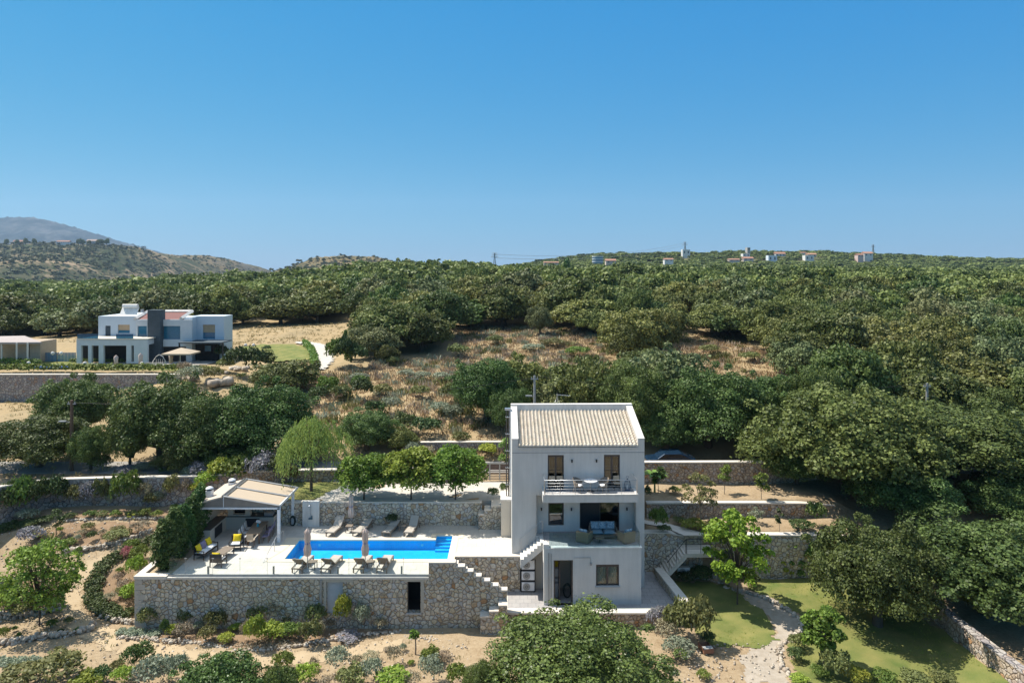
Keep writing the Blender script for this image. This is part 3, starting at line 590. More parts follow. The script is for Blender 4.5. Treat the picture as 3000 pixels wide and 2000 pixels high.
# ================================================================ LOWER HOUSE TERRACE
LZ = -2.27
MB().prism([(-.27, 41.86), (10.35, 41.86), (9.75, 47.5), (-.27, 47.5)], -2.6, LZ).build('lower_terrace', GREYT, kind='structure')
lw = thing('lower_terrace_wall', 'low stone wall with broad pale capping around the terrace under the villa', 'wall', (0, 42, LZ))
MB().box(-.27, 41.45, -3.6, 10.9, 41.85, -2.2).build('masonry', STONE_R, lw)
MB().box(-.3, 41.41, -2.2, 10.92, 42.05, -2.1).build('capping', CAP, lw)
wall_line('terrace_side_wall', 'angled stone parapet with pale capping right of the villa, running back to the stair', [(10.66, 41.9, -1.62), (10.0, 46.6, -1.62)], -3.4, 0, STONE, .5, .12)

# right hand stair up to the path
rs = thing('outdoor_stair', 'concrete outdoor stair with thin metal railing climbing right of the villa', 'stairs', (10, 46.5, LZ))
a0 = K(1925, 1668, 46.7); a1 = K(2045, 1602, 46.7)
N = 11; sm3 = MB(); x0, z0, x1, z1 = a0.x, LZ, a1.x-1.0, K(0, 1607, 46.7)[2]
for i in range(N):
    xa = x0+(x1-x0)*i/N; xb = x0+(x1-x0)*(i+1)/N; zb = z0+(z1-z0)*(i+1)/N
    sm3.box(xa, 45.9, zb-.09, xb+.03, 47.45, zb)
    sm3.prism([(xa, zb-.09), (xb, zb-.09), (xb, zb-.36+(z1-z0)/N*.0), (xa, zb-.36-(z1-z0)/N)], 45.9, 47.45, 'y')
sm3.build('flight', CAP, rs)
lx1 = K(2096, 0, 46)[0]
MB().box(x1, 45.9, z1-.25, lx1, 47.45, z1).build('landing', CAP, rs)
rl = MB(); zt = z1+.95
P0, P1 = (x0+.5, 45.97, z0+1.25), (x1, 45.97, zt)
rl.tube([P0, P1, (lx1, 45.97, zt)], .022, 6)
for q in (.12, .5, .98): rl.tube([(x0+.5+(x1-x0-.5)*q, 45.97, z0+.3+(z1-z0-.3)*q), (x0+.5+(x1-x0-.5)*q, 45.97, z0+1.25+(zt-z0-1.25)*q)], .02, 6)
for q in (0.02, .5, 1): rl.tube([(x1+(lx1-x1)*q, 45.97, z1), (x1+(lx1-x1)*q, 45.97, zt)], .02, 6)
for h in (.3, .6): rl.tube([(x1, 45.97, z1+h), (lx1, 45.97, z1+h)], .012, 6)
rl.build('railing', DARKM, rs)
sheet('path', None, CAP, .05, world=[(x1+.1, 47.0), (lx1, 47.0), (12.3, 48.3), (11.2, 49.2), (9.6, 49.9), (9.5, 49.2), (10.4, 48.7), (11.0, 48.2)], lumpy=False, wob=0, cell=.07, zfix=z1+.02 if z1 > .4 else .44)

# ================================================================ VILLA (local frame, turned one degree)
HL = Vector((0, 44.95, 0))
villa = thing('villa', 'two storey grey plastered villa with pale tiled roof and balcony, beside the pool', 'house', HL, R(1))
W = 8.75; LC = dict(world=False)
y0h, dep = 0, 8.6
sd = [(0, -2.6), (0, 7.53), (.15, 7.55), (4.55, 8.93), (8.6, 7.5), (8.6, -2.6)]
vw = MB(); vw.prism(sd, 0, .42, 'x'); vw.prism(sd, W-.43, W, 'x')
vw.holes(.42, W-.43, -2.6, 7.02, [(2.36, 3.42, 4.3, 6.5), (6.07, 7.13, 4.3, 6.5), (1.6, 8.18, 1.2, 3.83)], 0, .3)
vw.box(.42, 8.3, -2.6, W-.43, 8.6, 7.5)
vw.box(.42, .3, 3.83, W-.43, 1.0, 4.1)
vw.box(.42, .3, -2.6, 1.6, .65, 3.83).box(8.18, .3, -2.6, W-.43, .65, 3.83)
vw.build('wall', PLAS, villa, False)
vl = MB().holes(.42, W-.43, -2.6, 3.83, [(2.44, 3.48, 1.62, 3.3), (4.55, 7.2, 1.21, 3.32)], .65, .9).build('porch_wall', PLAS, villa, False)
MB().box(.0, -.012, 6.64, W, -.002, 6.665).build('groove_shade_strip', mat('painted_groove_shade', (.2, .2, .2), .9), villa, False)  # flat dark strip on the wall; the groove's shade is put into its colour
MB().box(0.421, 4.25, 7.9, W-.431, 4.65, 8.93).build('ridge_parapet', PLASW, villa, False)
pc = MB()
for xa, xb in ((-.01, .43), (W-.44, W+.01)):
    pc.prism([(-.02, 7.535), (.15, 7.555), (4.55, 8.94), (4.55, 8.99), (.15, 7.61), (-.02, 7.59)], xa, xb, 'x')
pc.box(-.01, 4.24, 8.935, W+.01, 4.67, 8.995)
pc.build('parapet_capping', PLASW, villa, False)
MB().prism([(4.6, 8.6), (8.4, 7.3), (8.4, 7.2), (4.6, 8.4)], .42, W-.43, 'x').build('rear_roof', CONC, villa, False)
# roof tiles
def roof_tiles(x0, x1, ya, za, yb, zb, ncol, nrow, hgt=.075):
    sub = 8; xs = np.linspace(x0, x1, ncol*sub+1); ph = (np.arange(ncol*sub+1) % sub)/sub
    bump = np.where(ph < .62, np.sin(np.pi*ph/.62)*hgt, -np.sin(np.pi*(ph-.62)/.38)*hgt*.35)
    V, Fq, rr = [], [], []
    rng = np.random.default_rng(3); tone = rng.random((nrow, ncol+1))
    for r in range(nrow):
        for e, (t, lift) in enumerate(((r/nrow-.004, .11), ((r+1)/nrow+.006, .0))):
            y = ya+(yb-ya)*t; z = za+(zb-za)*t+lift
            V.append(np.stack([xs, np.full_like(xs, y), z+bump*(1 if e == 0 else .85)], -1)); rr.append(tone[r][np.arange(ncol*sub+1)//sub])
        V.append(np.stack([xs, np.full_like(xs, ya+(yb-ya)*(r/nrow-.004)), za+(zb-za)*(r/nrow)-.03+bump*.2], -1)); rr.append(tone[r][np.arange(ncol*sub+1)//sub])
        k = ncol*sub+1; b = r*3*k; i = np.arange(k-1)
        Fq.append(np.stack([b+i, b+i+1, b+k+i+1, b+k+i], -1)); Fq.append(np.stack([b+2*k+i, b+2*k+i+1, b+i+1, b+i], -1))
    return np.concatenate(V), np.concatenate(Fq), np.concatenate(rr)
def attr_mat(name, cols, rough=.85, ns=14):
    m = bpy.data.materials.new(name); m.use_nodes = True; t = m.node_tree; b = t.nodes['Principled BSDF']; b.inputs['Roughness'].default_value = rough; b.inputs['Specular IOR Level'].default_value = .15
    at = t.nodes.new('ShaderNodeAttribute'); at.attribute_name = 'rnd'; r = t.nodes.new('ShaderNodeValToRGB'); e = r.color_ramp.elements
    e[0].color = (*cols[0], 1); e[1].color = (*cols[-1], 1)
    for i, c in enumerate(cols[1:-1]): q = e.new((i+1)/(len(cols)-1)); q.color = (*c, 1)
    t.links.new(at.outputs['Fac'], r.inputs[0])
    n = t.nodes.new('ShaderNodeTexNoise'); n.inputs['Scale'].default_value = ns; n.inputs['Detail'].default_value = 6; co = t.nodes.new('ShaderNodeTexCoord'); t.links.new(co.outputs['Object'], n.inputs['Vector'])
    mr = t.nodes.new('ShaderNodeMapRange'); mr.inputs[1].default_value = .3; mr.inputs[2].default_value = .7; mr.inputs[3].default_value = .75; mr.inputs[4].default_value = 1.15
    t.links.new(n.outputs[0], mr.inputs[0]); mu = t.nodes.new('ShaderNodeVectorMath'); mu.operation = 'SCALE'; t.links.new(r.outputs[0], mu.inputs[0]); t.links.new(mr.outputs[0], mu.inputs['Scale'])
    t.links.new(mu.outputs[0], b.inputs['Base Color']); return m
for q_ in (STONE, STONE_R, STONE_F): streaky(q_, .80)
TV, TF, TR = roof_tiles(.44, W-.45, -.12, 7.10, 4.26, 8.52, 31, 15, .09)
TILEM = attr_mat('cream_clay_tiles', [(.54, .45, .34), (.64, .55, .43), (.70, .60, .48), (.62, .51, .38)])
ro = bpy.data.objects.new('tiled_roof', npmesh('tiled_roof', TV, TF, TR, TILEM)); COL.objects.link(ro); ro.parent = villa
MB().prism([(-.05, 7.0), (4.4, 8.42), (4.4, 8.3), (-.05, 6.9)], .42, W-.43, 'x').build('roof_deck', PLAS, villa, False)

def window(parent, x0, x1, z0, z1, y, panes=2, head=.12, rail=None, glass=WINGL, curtain=True, sill=False, cols=None):
    fm = MB(); t = .07
    fm.box(x0, y, z0, x0+t, y+.08, z1).box(x1-t, y, z0, x1, y+.08, z1).box(x0+t, y, z1-head, x1-t, y+.08, z1).box(x0+t, y, z0, x1-t, y+.08, z0+t)
    wd = (x1-x0-2*t)
    for k in range(1, panes): xx = x0+t+wd*k/panes; fm.box(xx-.06, y-.005, z0+t, xx+.06, y+.075, z1-head)
    f = fm.build('window', FRAMEM, parent, False)
    for k in range(panes):
        a = x0+t+wd*k/panes+.02; b = x0+t+wd*(k+1)/panes-.02
        MB().box(a, y+.03, z0+t, b, y+.045, z1-head).build('pane', glass, f, False)
    if rail:
        rm = MB()
        for rz in rail: rm.box(x0+t, y+.01, rz-.012, x1-t, y+.027, rz+.012)
        rm.build('glazing_bar', FRAMEM, f, False)
    MB().box(x0-.25, y+1.3, z0-.2, x1+.25, y+1.35, z1+.2).box(x0-.25, y+.26, z0-.2, x0-.2, y+1.3, z1+.2).box(x1+.2, y+.26, z0-.2, x1+.25, y+1.3, z1+.2).box(x0-.2, y+.26, z1+.15, x1+.2, y+1.3, z1+.2).build('interior', ROOM, f, False)
    if curtain:
        cm = MB(); 
        for (a, b) in (cols or [(0, .16), (.84, 1)]):
            xa, xb = x0+t+wd*a, x0+t+wd*b; n = max(4, int((xb-xa)/.04)); 
            vs = []; 
            for i in range(n+1):
                xx = xa+(xb-xa)*i/n; yy = y+.16+.025*math.sin(i*1.9); vs += [(xx, yy, z0+t), (xx, yy, z1-head)]
            cm.add(vs, [(2*i, 2*i+2, 2*i+3, 2*i+1) for i in range(n)], True)
        cm.build('curtain', CURT, f, False)
    if sill: MB().box(x0-.05, y-.2, z0-.06, x1+.05, y+.05, z0-.002).build('sill', CONC, f, False)
    return f
window(villa, 2.36, 3.42, 4.32, 6.5, .12, 2, .16, [5.45], cols=[(0, .1), (.9, 1)])
window(villa, 6.07, 7.13, 4.32, 6.5, .12, 2, .16, [5.45], cols=[(.1, .45), (.6, .85)])
window(villa, 2.44, 3.48, 1.62, 3.3, .76, 1, .28, glass=BLUGL, cols=[(0, 1)])
fd = window(villa, 4.55, 7.2, 1.21, 3.32, .74, 2, .14, cols=[(.02, .08)])
MB().box(4.64, .70, 1.28, 5.88, .74, 3.16).build('sliding_shutter', mat('blue_black_paint', (.012, .02, .028), .35), villa, False)
MB().box(7.2, .655, 1.21, 7.26, .73, 3.3).build('door_trim', FRAMEM, villa, False)
def wall_lamp(x, y, z):
    l = MB().box(x-.045, y-.14, z-.09, x+.045, y-.02, z+.09).box(x-.03, y-.03, z-.04, x+.03, y+.0, z+.04).build('wall_lamp', DARKM, villa, False, bevel=.006)
for x, z in ((3.95, 6.12), (5.57, 6.12)): wall_lamp(x, 0, z)
for x, z in ((1.98, 2.74), (3.98, 2.72), (7.7, 2.72)): wall_lamp(x, .65, z)
# balcony
bal = MB().box(1.98, -1.4, 3.83, 8.05, -.001, 4.30).box(1.95, -1.43, 3.83, 1.98, -.001, 4.36).build('balcony', PLAS, villa, False)
MB().box(1.96, -1.44, 4.30, 8.07, -1.28, 4.35).box(1.96, -1.28, 4.30, 2.12, -.002, 4.35).box(7.91, -1.28, 4.30, 8.07, -.002, 4.35).build('kerb', PLASW, bal, False)
MB().box(2.121, -1.279, 4.30, 7.909, -.002, 4.31).build('balcony_floor', GREYT, bal, False)
rb = MB()
for h in (.9,): rb.tube([(2.05, -.02, 4.35+h), (2.05, -1.36, 4.35+h), (7.98, -1.36, 4.35+h), (7.98, -.02, 4.35+h)], .024, 6)
for h in (.14, .33, .52, .71): rb.tube([(2.05, -.02, 4.35+h), (2.05, -1.36, 4.35+h), (7.98, -1.36, 4.35+h), (7.98, -.02, 4.35+h)], .008, 5)
for k in range(7):
    x = 2.05+5.93*k/6
    if k in (0, 6): rb.box(x-.03, -1.39, 4.35, x+.03, -1.33, 5.25)
    else: rb.tube([(x, -1.36, 4.35), (x, -1.36, 5.25)], .014, 6)
rb.build('railing', STEEL, bal, False)
# first-floor terrace on the lower room
TZ_, TY = 1.22, -2.25
lr = MB().holes(2.07, 8.07, -2.6, 1.24, [(2.57, 3.78, LZ, .53), (5.23, 6.68, -1.11, .24)], TY, TY+.25)
lr.box(2.07, TY+.25, -2.6, 2.3, -.002, 1.1).box(7.8, TY+.25, -2.6, 8.07, -.002, 1.1).build('lower_room_wall', PLAS, villa, False)
MB().box(2.3, TY+.26, 1.0, 7.8, -.004, 1.1).build('lower_room_ceiling', PLAS, villa, False)
MB().box(3.85, TY+.26, -2.6, 4.0, -.004, 1.0).build('partition', PLASC, villa, False)
MB().box(2.3, -.03, LZ, 3.85, -.003, .99).build('utility_back_wall', PLASC, villa, False)
MB().box(2.08, TY+.02, 1.101, 8.06, .64, TZ_).build('terrace_deck', GREYT, villa, False)
MB().box(1.98, TY-.04, 1.24, 8.12, TY+.3, 1.31).box(1.98, TY+.3, 1.10, 2.2, -1.2, 1.31).box(1.93, TY-.02, 1.24, 2.27, TY+.35, 1.52).build('terrace_parapet', PLASW, villa, False)
MB().box(1.95, TY-.003, -2.6, 2.066, TY+.3, 1.24).box(1.95, TY+.3, .2, 2.066, -1.2, 1.10).build('side_pilaster', PLASW, villa, False)
window(villa, 5.23, 6.68, -1.11, .24, TY+.08, 2, .17, cols=[(.02, .46), (.54, .98)], sill=True, glass=glass_mat('clear_window_glass', (.8, .86, .86), .95))
MB().box(2.57, TY+.09, LZ, 2.65, TY+.17, .53).box(3.7, TY+.09, LZ, 3.78, TY+.17, .53).box(2.65, TY+.09, .45, 3.7, TY+.17, .53).build('door_frame', FRAMEM, villa, False)
MB().box(2.95, TY+.4, LZ, 3.0, TY+1.15, .3).build('door', FRAMEM, villa, False)
tb = MB()
for z in (1.35,): tb.box(2.3, TY+.08, 1.31, 5.1, TY+.095, 2.2).box(5.12, TY+.08, 1.31, 8.0, TY+.095, 2.2).box(7.985, TY+.1, 1.31, 8.0, -.05, 2.2)
tb.build('glass_railing', BLUGL if False else glass_mat('terrace_glass', (.80, .90, .93), .99), villa, False)
dp = MB(); dp.tube([(2.25, TY-.05, 1.0), (2.25, TY-.05, -2.2)], .035, 6).tube([(2.42, TY-.04, .95), (2.42, TY-.04, -2.2)], .02, 6)
dp.tube([(1.62, -.04, 3.9), (1.62, -.04, 1.3)], .035, 6)
dp.tube([(8.16, -.04, 3.8), (8.16, -.04, 1.35)], .03, 6)
dp.build('drainpipe', GALV, villa, False)
MB().tube([(3.84, TY-.02, .68), (4.88, TY-.02, .68), (4.88, TY-.02, .3)], .012, 5).box(4.85, TY-.1, .22, 4.95, TY-.01, .36).build('cable_conduit', GALV, villa, False)
# tall flue, hopper and side block on the left
MB().box(-.37, 3.6, 2.6, -.29, 3.7, 8.75).box(-.22, 3.62, 2.6, -.12, 3.72, 8.7).build('flue_pipe', mat('dark_flue_metal', (.10, .085, .075), .5), villa, False)
MB().box(-.1, 3.55, 2.6, -.02, 3.65, 8.7).build('white_downpipe', WHITEM, villa, False)
fb = MB()
for z in (3.4, 4.6, 5.8, 7.0, 8.2): fb.box(-.40, 3.58, z, -.02, 3.75, z+.05)
fb.box(-.45, 3.5, 8.72, -.02, 3.8, 8.86); fb.build('pipe_bracket', STEEL, villa, False)
MB().box(-.72, 2.9, -.3, -.002, 4.6, 2.52).build('side_block', PLASC, villa, False); MB().box(-.75, 2.87, 2.521, -.001, 4.63, 2.62).build('side_block_capping', PLASW, villa, False)
# side porch right
MB().prism([(4.5, 2.9), (6.0, 3.55), (6.0, 3.65), (4.45, 2.98)], W+.002, W+.95, 'x').build('side_porch_roof', mat('slate_blue_metal', (.10, .26, .40), .5), villa, False)
MB().box(W+.002, 4.6, -2.4, W+.75, 6.0, 2.85).build('side_porch_wall', PLAS, villa, False)
MB().box(W+.002, 3.0, -2.4, W+.35, 4.4, .95).build('side_pier', STONE, villa, False)
# antenna on the ridge
an = MB(); ax = 3.35; an.tube([(ax, 4.5, 8.95), (ax, 4.5, 9.75)], .02, 6).tube([(ax, 4.5, 9.65), (ax+.95, 4.5, 9.55)], .015, 6)
for k in range(6): an.tube([(ax+.1+k*.16, 4.25+.02*k, 9.62), (ax+.1+k*.16, 4.75-.02*k, 9.62)], .008, 5)
an.tube([(ax-.2, 4.5, 9.0), (ax, 4.5, 9.5), (ax+.2, 4.5, 9.0)], .012, 5); an.build('antenna', STEEL, villa, False)
# stair from the pool terrace up to the first floor
vs = MB(); n = 7
for i in range(n):
    xa = .52+i*.215; xb = xa+.215; z = 1.22*(i+1)/n
    vs.box(xa, -1.25, z-.1, xb+.02, -.05, z)
vs.build('stair_tread', PLASW, villa, False)
vs = MB()
for i in range(n):
    xa = .52+i*.215; xb = xa+.215; z = 1.22*(i+1)/n
    vs.prism([(xa, z-.1), (xb, z-.1), (xb, z-.42), (xa, z-.42-1.22/n)], -1.23, -.06, 'y')
vs.build('stair_stringer', PLAS, villa, False)
vr = MB()
for h in (.95, .7, .5, .3): vr.tube([(.55, -.1, .1+h), (2.0, -.1, 1.3+h)], .018 if h > .9 else .008, 6)
for q in (0, .33, .66, 1): vr.tube([(.55+1.45*q, -.1, .1+1.2*q), (.55+1.45*q, -.1, 1.05+1.2*q)], .016, 6)
vr.build('stair_railing', STEEL, villa, False)
MB().box(.53, -.03, -2.3, 1.95, -.003, -.0).build('recess_wall', PLASC, villa, False)

# ================================================================ FURNITURE
def LT(name, label, cat, loc, rz=0, group=None): return thing(name, label, cat, loc, rz, group)
vp = lambda x, y, z: villa.matrix_basis @ Vector((x, y, z))
bpy.context.view_layer.update()
# air conditioners
def ac_unit(loc, rz, label, group=None):
    t = LT('air_conditioner', label, 'air conditioner', loc, rz, group)
    MB().box(-.42, -.16, .02, .42, .16, .58).build('housing', WHITEM, t, False, bevel=.015)
    f = MB().lathe((0, 0, 0), [(.235, 0), (.235, .02), (.2, .02)], 24).build('fan_ring', GALV, t, False)
    f.rotation_euler = (R(90), 0, 0); f.location = (-.1, -.162, .3)
    g = MB().lathe((0, 0, 0), [(.2, 0), (.2, .012), (.04, .02)], 24).build('fan_grille', DARKM, t, False); g.rotation_euler = (R(90), 0, 0); g.location = (-.1, -.165, .3)
    c = MB()
    for k in range(8):
        a = k*math.pi/8; c.obox((0, 0, .026), (.4, .012, .006), a)
    c = c.build('fan_guard', GALV, g, False)
    MB().box(-.36, -.12, -.04, -.28, .12, .02).box(.28, -.12, -.04, .36, .12, .02).build('foot', DARKM, t, False)
    return t
for i, nm in enumerate(('bottom', 'middle', 'top')):
    p = K(1546, 1733-28-i*31, 44.5); p = K(1547, 0, 44.55)
    ac_unit((p.x, 44.6, LZ+.06+i*.70), 0, 'white air conditioner unit, %s of the stack of three under the villa stair' % nm, 'air conditioner units stacked under the stair')
rk = LT('unit_rack', 'dark metal rack holding the three stacked air conditioners', 'rack', (p.x, 44.6, LZ))
rm = MB()
for s in (-.46, .46): rm.box(p.x+s-.02, 44.5, LZ, p.x+s+.02, 44.75, LZ+2.0)
for i in range(3): rm.box(p.x-.44, 44.45, LZ+i*.70-.03 if i else LZ, p.x+.44, 44.75, LZ+.015+i*.70)
rm.build('frame', DARKM, rk)
ac_unit((K(2002, 0, 47.0)[0], 47.0, K(0, 1684, 47.0)[2]), 0, 'single white air conditioner in shade beneath the outdoor stair right of the villa')
# hose coil and shelf in utility recess
def hose(loc, label, r=.32, tiltz=0):
    m = MB()
    for k in range(5):
        rr = r-.02*k
        m.tube([(rr*.7*math.cos(a), -.03*k, rr*1.25*math.sin(a)+r*1.3) for a in np.linspace(0, 2*math.pi, 25)], .02, 6, False)
    o = m.build('hose', mat('dark_green_rubber', (.012, .03, .028), .5), None, label=label, cat='garden hose'); o.location = loc; return o
hose(vp(3.5, TY+.9, LZ), 'coiled dark garden hose in the open utility doorway of the villa', .38)
hose((K(856, 0, 49.7)[0], 49.85, 0), 'coiled dark garden hose hanging on the stone wall under the pergola', .3)
ut = LT('washing_machine', 'white washing machine with shelf unit above in the utility doorway', 'appliance', vp(2.65, -1.2, LZ), R(1))
MB().box(0, .0, .0, .35, .6, .85).build('body', WHITEM, ut, False, bevel=.01); MB().box(0, 0, 1.0, .3, .5, 1.15).box(0, 0, 1.3, .3, .5, 1.8).build('shelf', WHITEM, ut, False)
MB().box(0.02, -.01, 1.95, .28, .01, 2.3).build('notice', YELL, ut, False)

def cushion(mb, c, sx, sy, sz, rz=0, rx=0, ry=0):
    M = Matrix.Translation(c) @ Matrix.Rotation(rz, 4, 'Z') @ Matrix.Rotation(rx, 4, 'X') @ Matrix.Rotation(ry, 4, 'Y')
    n = 6; V = []
    for side in (1, -1):
        for i in range(n+1):
            for j in range(n+1):
                x = i/n*2-1; y = j/n*2-1; t = (1-x**4)*(1-y**4); pin = 1-.08*(1-abs(x))*0-.10*(x*x*(1-y*y)+y*y*(1-x*x))*0
                px = x*(1-.07*(1-y*y)*(abs(x))); py = y*(1-.07*(1-x*x)*abs(y))
                V.append(M @ Vector((px*sx/2, py*sy/2, side*(.12+.88*t**.5)*sz/2)))
    k = (n+1)**2; fs = []
    for i in range(n):
        for j in range(n):
            a = i*(n+1)+j; fs.append((a, a+n+1, a+n+2, a+1)); fs.append((k+a, k+a+1, k+a+n+2, k+a+n+1))
    b = [i for i in range(n+1)]+[(i+1)*(n+1)-1 for i in range(1, n+1)]+[n*(n+1)+i for i in range(n-1, -1, -1)]+[i*(n+1) for i in range(n-1, 0, -1)]
    for i in range(len(b)): a, c2 = b[i], b[(i+1) % len(b)]; fs.append((a, c2, k+c2, k+a))
    mb.add(V, fs, True); return mb

def lounger(loc, rz, ang, label, group):
    t = LT('sun_lounger', label, 'sun lounger', loc, rz, group)
    m = MB().box(-.34, .0, .27, -.29, 2.0, .33).box(.29, 0, .27, .34, 2.0, .33).box(-.29, 1.95, .27, .29, 2.0, .33).box(-.29, 0, .27, .29, .05, .33).box(-.29, .74, .26, .29, .78, .31)
    m.build('frame', WICK, t, False)
    for sx in (-.34, .28):
        for y in (.08, 1.85): MB().box(sx, y, 0, sx+.06, y+.07, .27).build('leg', WICK, t, False)
    MB().box(-.285, .8, .31, .285, 1.97, .355).build('seat', TAUPE, t, False, bevel=.01)
    ca, sa = math.cos(ang), math.sin(ang); L = .82; y0, z0 = .78, .33
    b = MB().prism([(y0, z0), (y0-L*ca, z0+L*sa), (y0-L*ca+.04*sa, z0+L*sa+.04*ca), (y0+.04*sa, z0+.04*ca)], -.30, .30, 'x').build('backrest', TAUPE, t, False)
    bf = MB().prism([(y0-.01, z0-.04), (y0-.01-L*ca, z0-.04+L*sa), (y0-L*ca, z0+L*sa-.002), (y0, z0-.002)], -.34, .34, 'x').build('backrest_frame', WICK, b, False)
    if ang > .3: MB().tube([(-.2, y0-L*ca*.55, z0+L*sa*.5), (-.2, .3, .3)], .015, 5).tube([(.2, y0-L*ca*.55, z0+L*sa*.5), (.2, .3, .3)], .015, 5).build('backrest_strut', STEEL, b, False)
    return t
g1 = 'loungers along the front of the pool'; g2 = 'loungers along the back wall of the pool terrace'
fl = [(868, 'leftmost'), (952, 'second from left'), (1048, 'third from left'), (1117, 'rightmost')]
for i, (u, nm) in enumerate(fl):
    p = K(u, 0, 42.0); lounger((p.x, 42.02, .0), R([-6, -9, -6, -3][i]), R([38, 40, 42, 44][i]), 'brown lounger with raised back facing the pool, %s at the glass balustrade' % nm, g1)
for i, (u, nm, a) in enumerate([(983, 'leftmost', 38), (1064, 'second from left', 16), (1146, 'third from left', 10), (1204, 'rightmost', 42)]):
    p = K(u, 0, 49.0); o = lounger((p.x+.25, 49.75, 0), R(180+[-10, -14, -12, -8][i]), R(a), 'taupe sun lounger against the back wall, %s of the four' % nm, g2)
def side_table(loc, label, group):
    t = LT('side_table', label, 'side table', loc, R(-4), group)
    MB().box(-.24, -.24, .42, .24, .24, .46).build('table_top', WICK, t, False, bevel=.008)
    for sx in (-.22, .18):
        for sy in (-.22, .18): MB().box(sx, sy, 0, sx+.04, sy+.04, .42).build('leg', WICK, t, False)
g3 = 'side tables between the loungers'
side_table((K(917, 0, 42.8)[0], 42.75, 0), 'small brown side table between the two left front loungers', g3)
side_table((K(1084, 0, 42.8)[0], 42.75, 0), 'small brown side table between the two right front loungers', g3)
side_table((K(1027, 0, 49.1)[0], 48.75, 0), 'small brown side table at the umbrella by the back wall', g3)
side_table((K(1181, 0, 49.1)[0], 48.9, 0), 'small brown side table between the two right back loungers', g3)
UMBM = mat('beige_umbrella_cloth', (.62, .50, .42), .9, (.48, .36, .30), 5, .9, .3, 20)
def umbrella(loc, h, label, group, cm=UMBM, base=True):
    t = LT('closed_umbrella', label, 'parasol', loc, random.random(), group)
    MB().tube([(0, 0, 0), (0, 0, h)], .026, 8).lathe((0, 0, h-.02), [(.03, 0), (.035, .04), (.01, .08)], 8).build('pole', GALV, t, False)
    MB().lathe((0, 0, 0), [(.10, h-1.72), (.17, h-1.66), (.20, h-1.3), (.13, h-.95), (.17, h-.6), (.14, h-.35), (.19, h-.24), (.10, h-.1), (.03, h)], 48, fold=.22, nf=6).build('folded_canopy', cm, t, False)
    MB().lathe((0, 0, 0), [(.15, h-.98), (.155, h-.92), (.15, h-.86)], 24).build('tie', PURP, t, False)
    MB().lathe((0, 0, 0), [(.34, 0), (.34, .05), (.2, .09), (.05, .12), (.05, .3)], 24, False).build('base', CONC, t, False)
    return t
gu = 'closed beige parasols around the pool'
umbrella((K(901, 0, 42.5)[0], 42.5, .0), 2.62, 'closed beige parasol standing between the two left front loungers', gu)
umbrella((K(1070, 0, 42.55)[0], 42.55, .0), 2.62, 'closed beige parasol standing between the two right front loungers', gu)
umbrella((K(1028, 0, 49.4)[0], 49.45, .0), 2.5, 'closed whitish parasol before the back wall of the pool terrace', gu)
hr = MB(); A = Vector(G(790, 1645, .03)); B = Vector(G(858, 1580, .9)); 
pA = Vector((-15.95, 43.7, 0.02)); 
hr.tube([(-15.9, 43.6, .03), (-15.75, 45.6, .88), (-15.6, 46.6, .9), (-15.6, 46.7, .0)], .022, 8).tube([(-15.8, 45.4, .8), (-15.8, 45.4, 0)], .02, 6)
hr.build('pool_handrail', STEEL, None, label='slanting steel handrail at the left end of the pool', cat='handrail')
# blackish plant behind lounger comes with the shrubs

# lounge set
def armchair(loc, rz, label, mats=(DARKM, WHITEF, YELL), w=.78, pillow=True, group=None):
    t = LT('armchair', label, 'armchair', loc, rz, group); a, b, c = mats
    m = MB().box(-w/2, -.35, .3, w/2, .35, .36).box(-w/2, .31, .36, w/2, .36, .82)
    for s in (-1, 1): m.box(s*w/2, -.36, .56, s*(w/2-.06), .34, .60)
    m.build('frame', a, t, False)
    for sx in (-w/2, w/2-.05):
        for sy in (-.36, .31): MB().box(sx, sy, 0, sx+.05, sy+.05, .56).build('leg', a, t, False)
    cushion(MB(), (0, 0, .42), w-.1, .66, .14).build('seat_cushion', b, t, False)
    if pillow: cushion(MB(), (0, .2, .68), w*.68, .5, .2, 0, R(68)).build('pillow', c, t, False)
    return t
ls = LT('garden_sofa', 'white cushioned garden sofa with two yellow pillows by the cypress hedge', 'sofa', (-20.05, 44.75, 0), R(82))
MB().box(-.8, -.36, .3, .8, .36, .36).box(-.8, .32, .36, .8, .37, .85).box(-.82, -.36, .56, -.76, .34, .6).box(.76, -.36, .56, .82, .34, .6).build('frame', DARKM, ls, False)
for sx in (-.82, .77):
    for sy in (-.36, .31): MB().box(sx, sy, 0, sx+.05, sy+.05, .56).build('leg', DARKM, ls, False)
cushion(cushion(MB(), (-.38, 0, .43), .76, .68, .15), (.38, 0, .43), .76, .68, .15).build('seat_cushion', WHITEF, ls, False)
cushion(MB(), (0, .2, .68), .62, .5, .2, 0, R(68)).build('violet_pillow', PURP, ls, False)
for s in (-.56, .56): cushion(MB(), (s, .17, .68), .5, .5, .2, 0, R(66)).build('yellow_pillow', YELL, ls, False)
gl_ = 'armchairs of the lounge set'
armchair((K(686, 0, 45.4)[0], 45.75, 0), R(6), 'armchair with white seat and yellow pillow behind the low table, near the pergola', group=gl_)
armchair((K(640, 0, 43.5)[0]+.1, 43.25, 0), R(176), 'armchair seen from behind with yellow pillow, nearest the glass balustrade', group=gl_)
ct = LT('coffee_table', 'low brown rectangular coffee table in the middle of the lounge set', 'coffee table', (-18.75, 44.5, 0), R(80))
MB().box(-.62, -.36, .4, .62, .36, .45).build('table_top', WICK, ct, False, bevel=.01)
for sx in (-.6, .54):
    for sy in (-.34, .28): MB().box(sx, sy, 0, sx+.05, sy+.05, .4).build('leg', DARKM, ct, False)

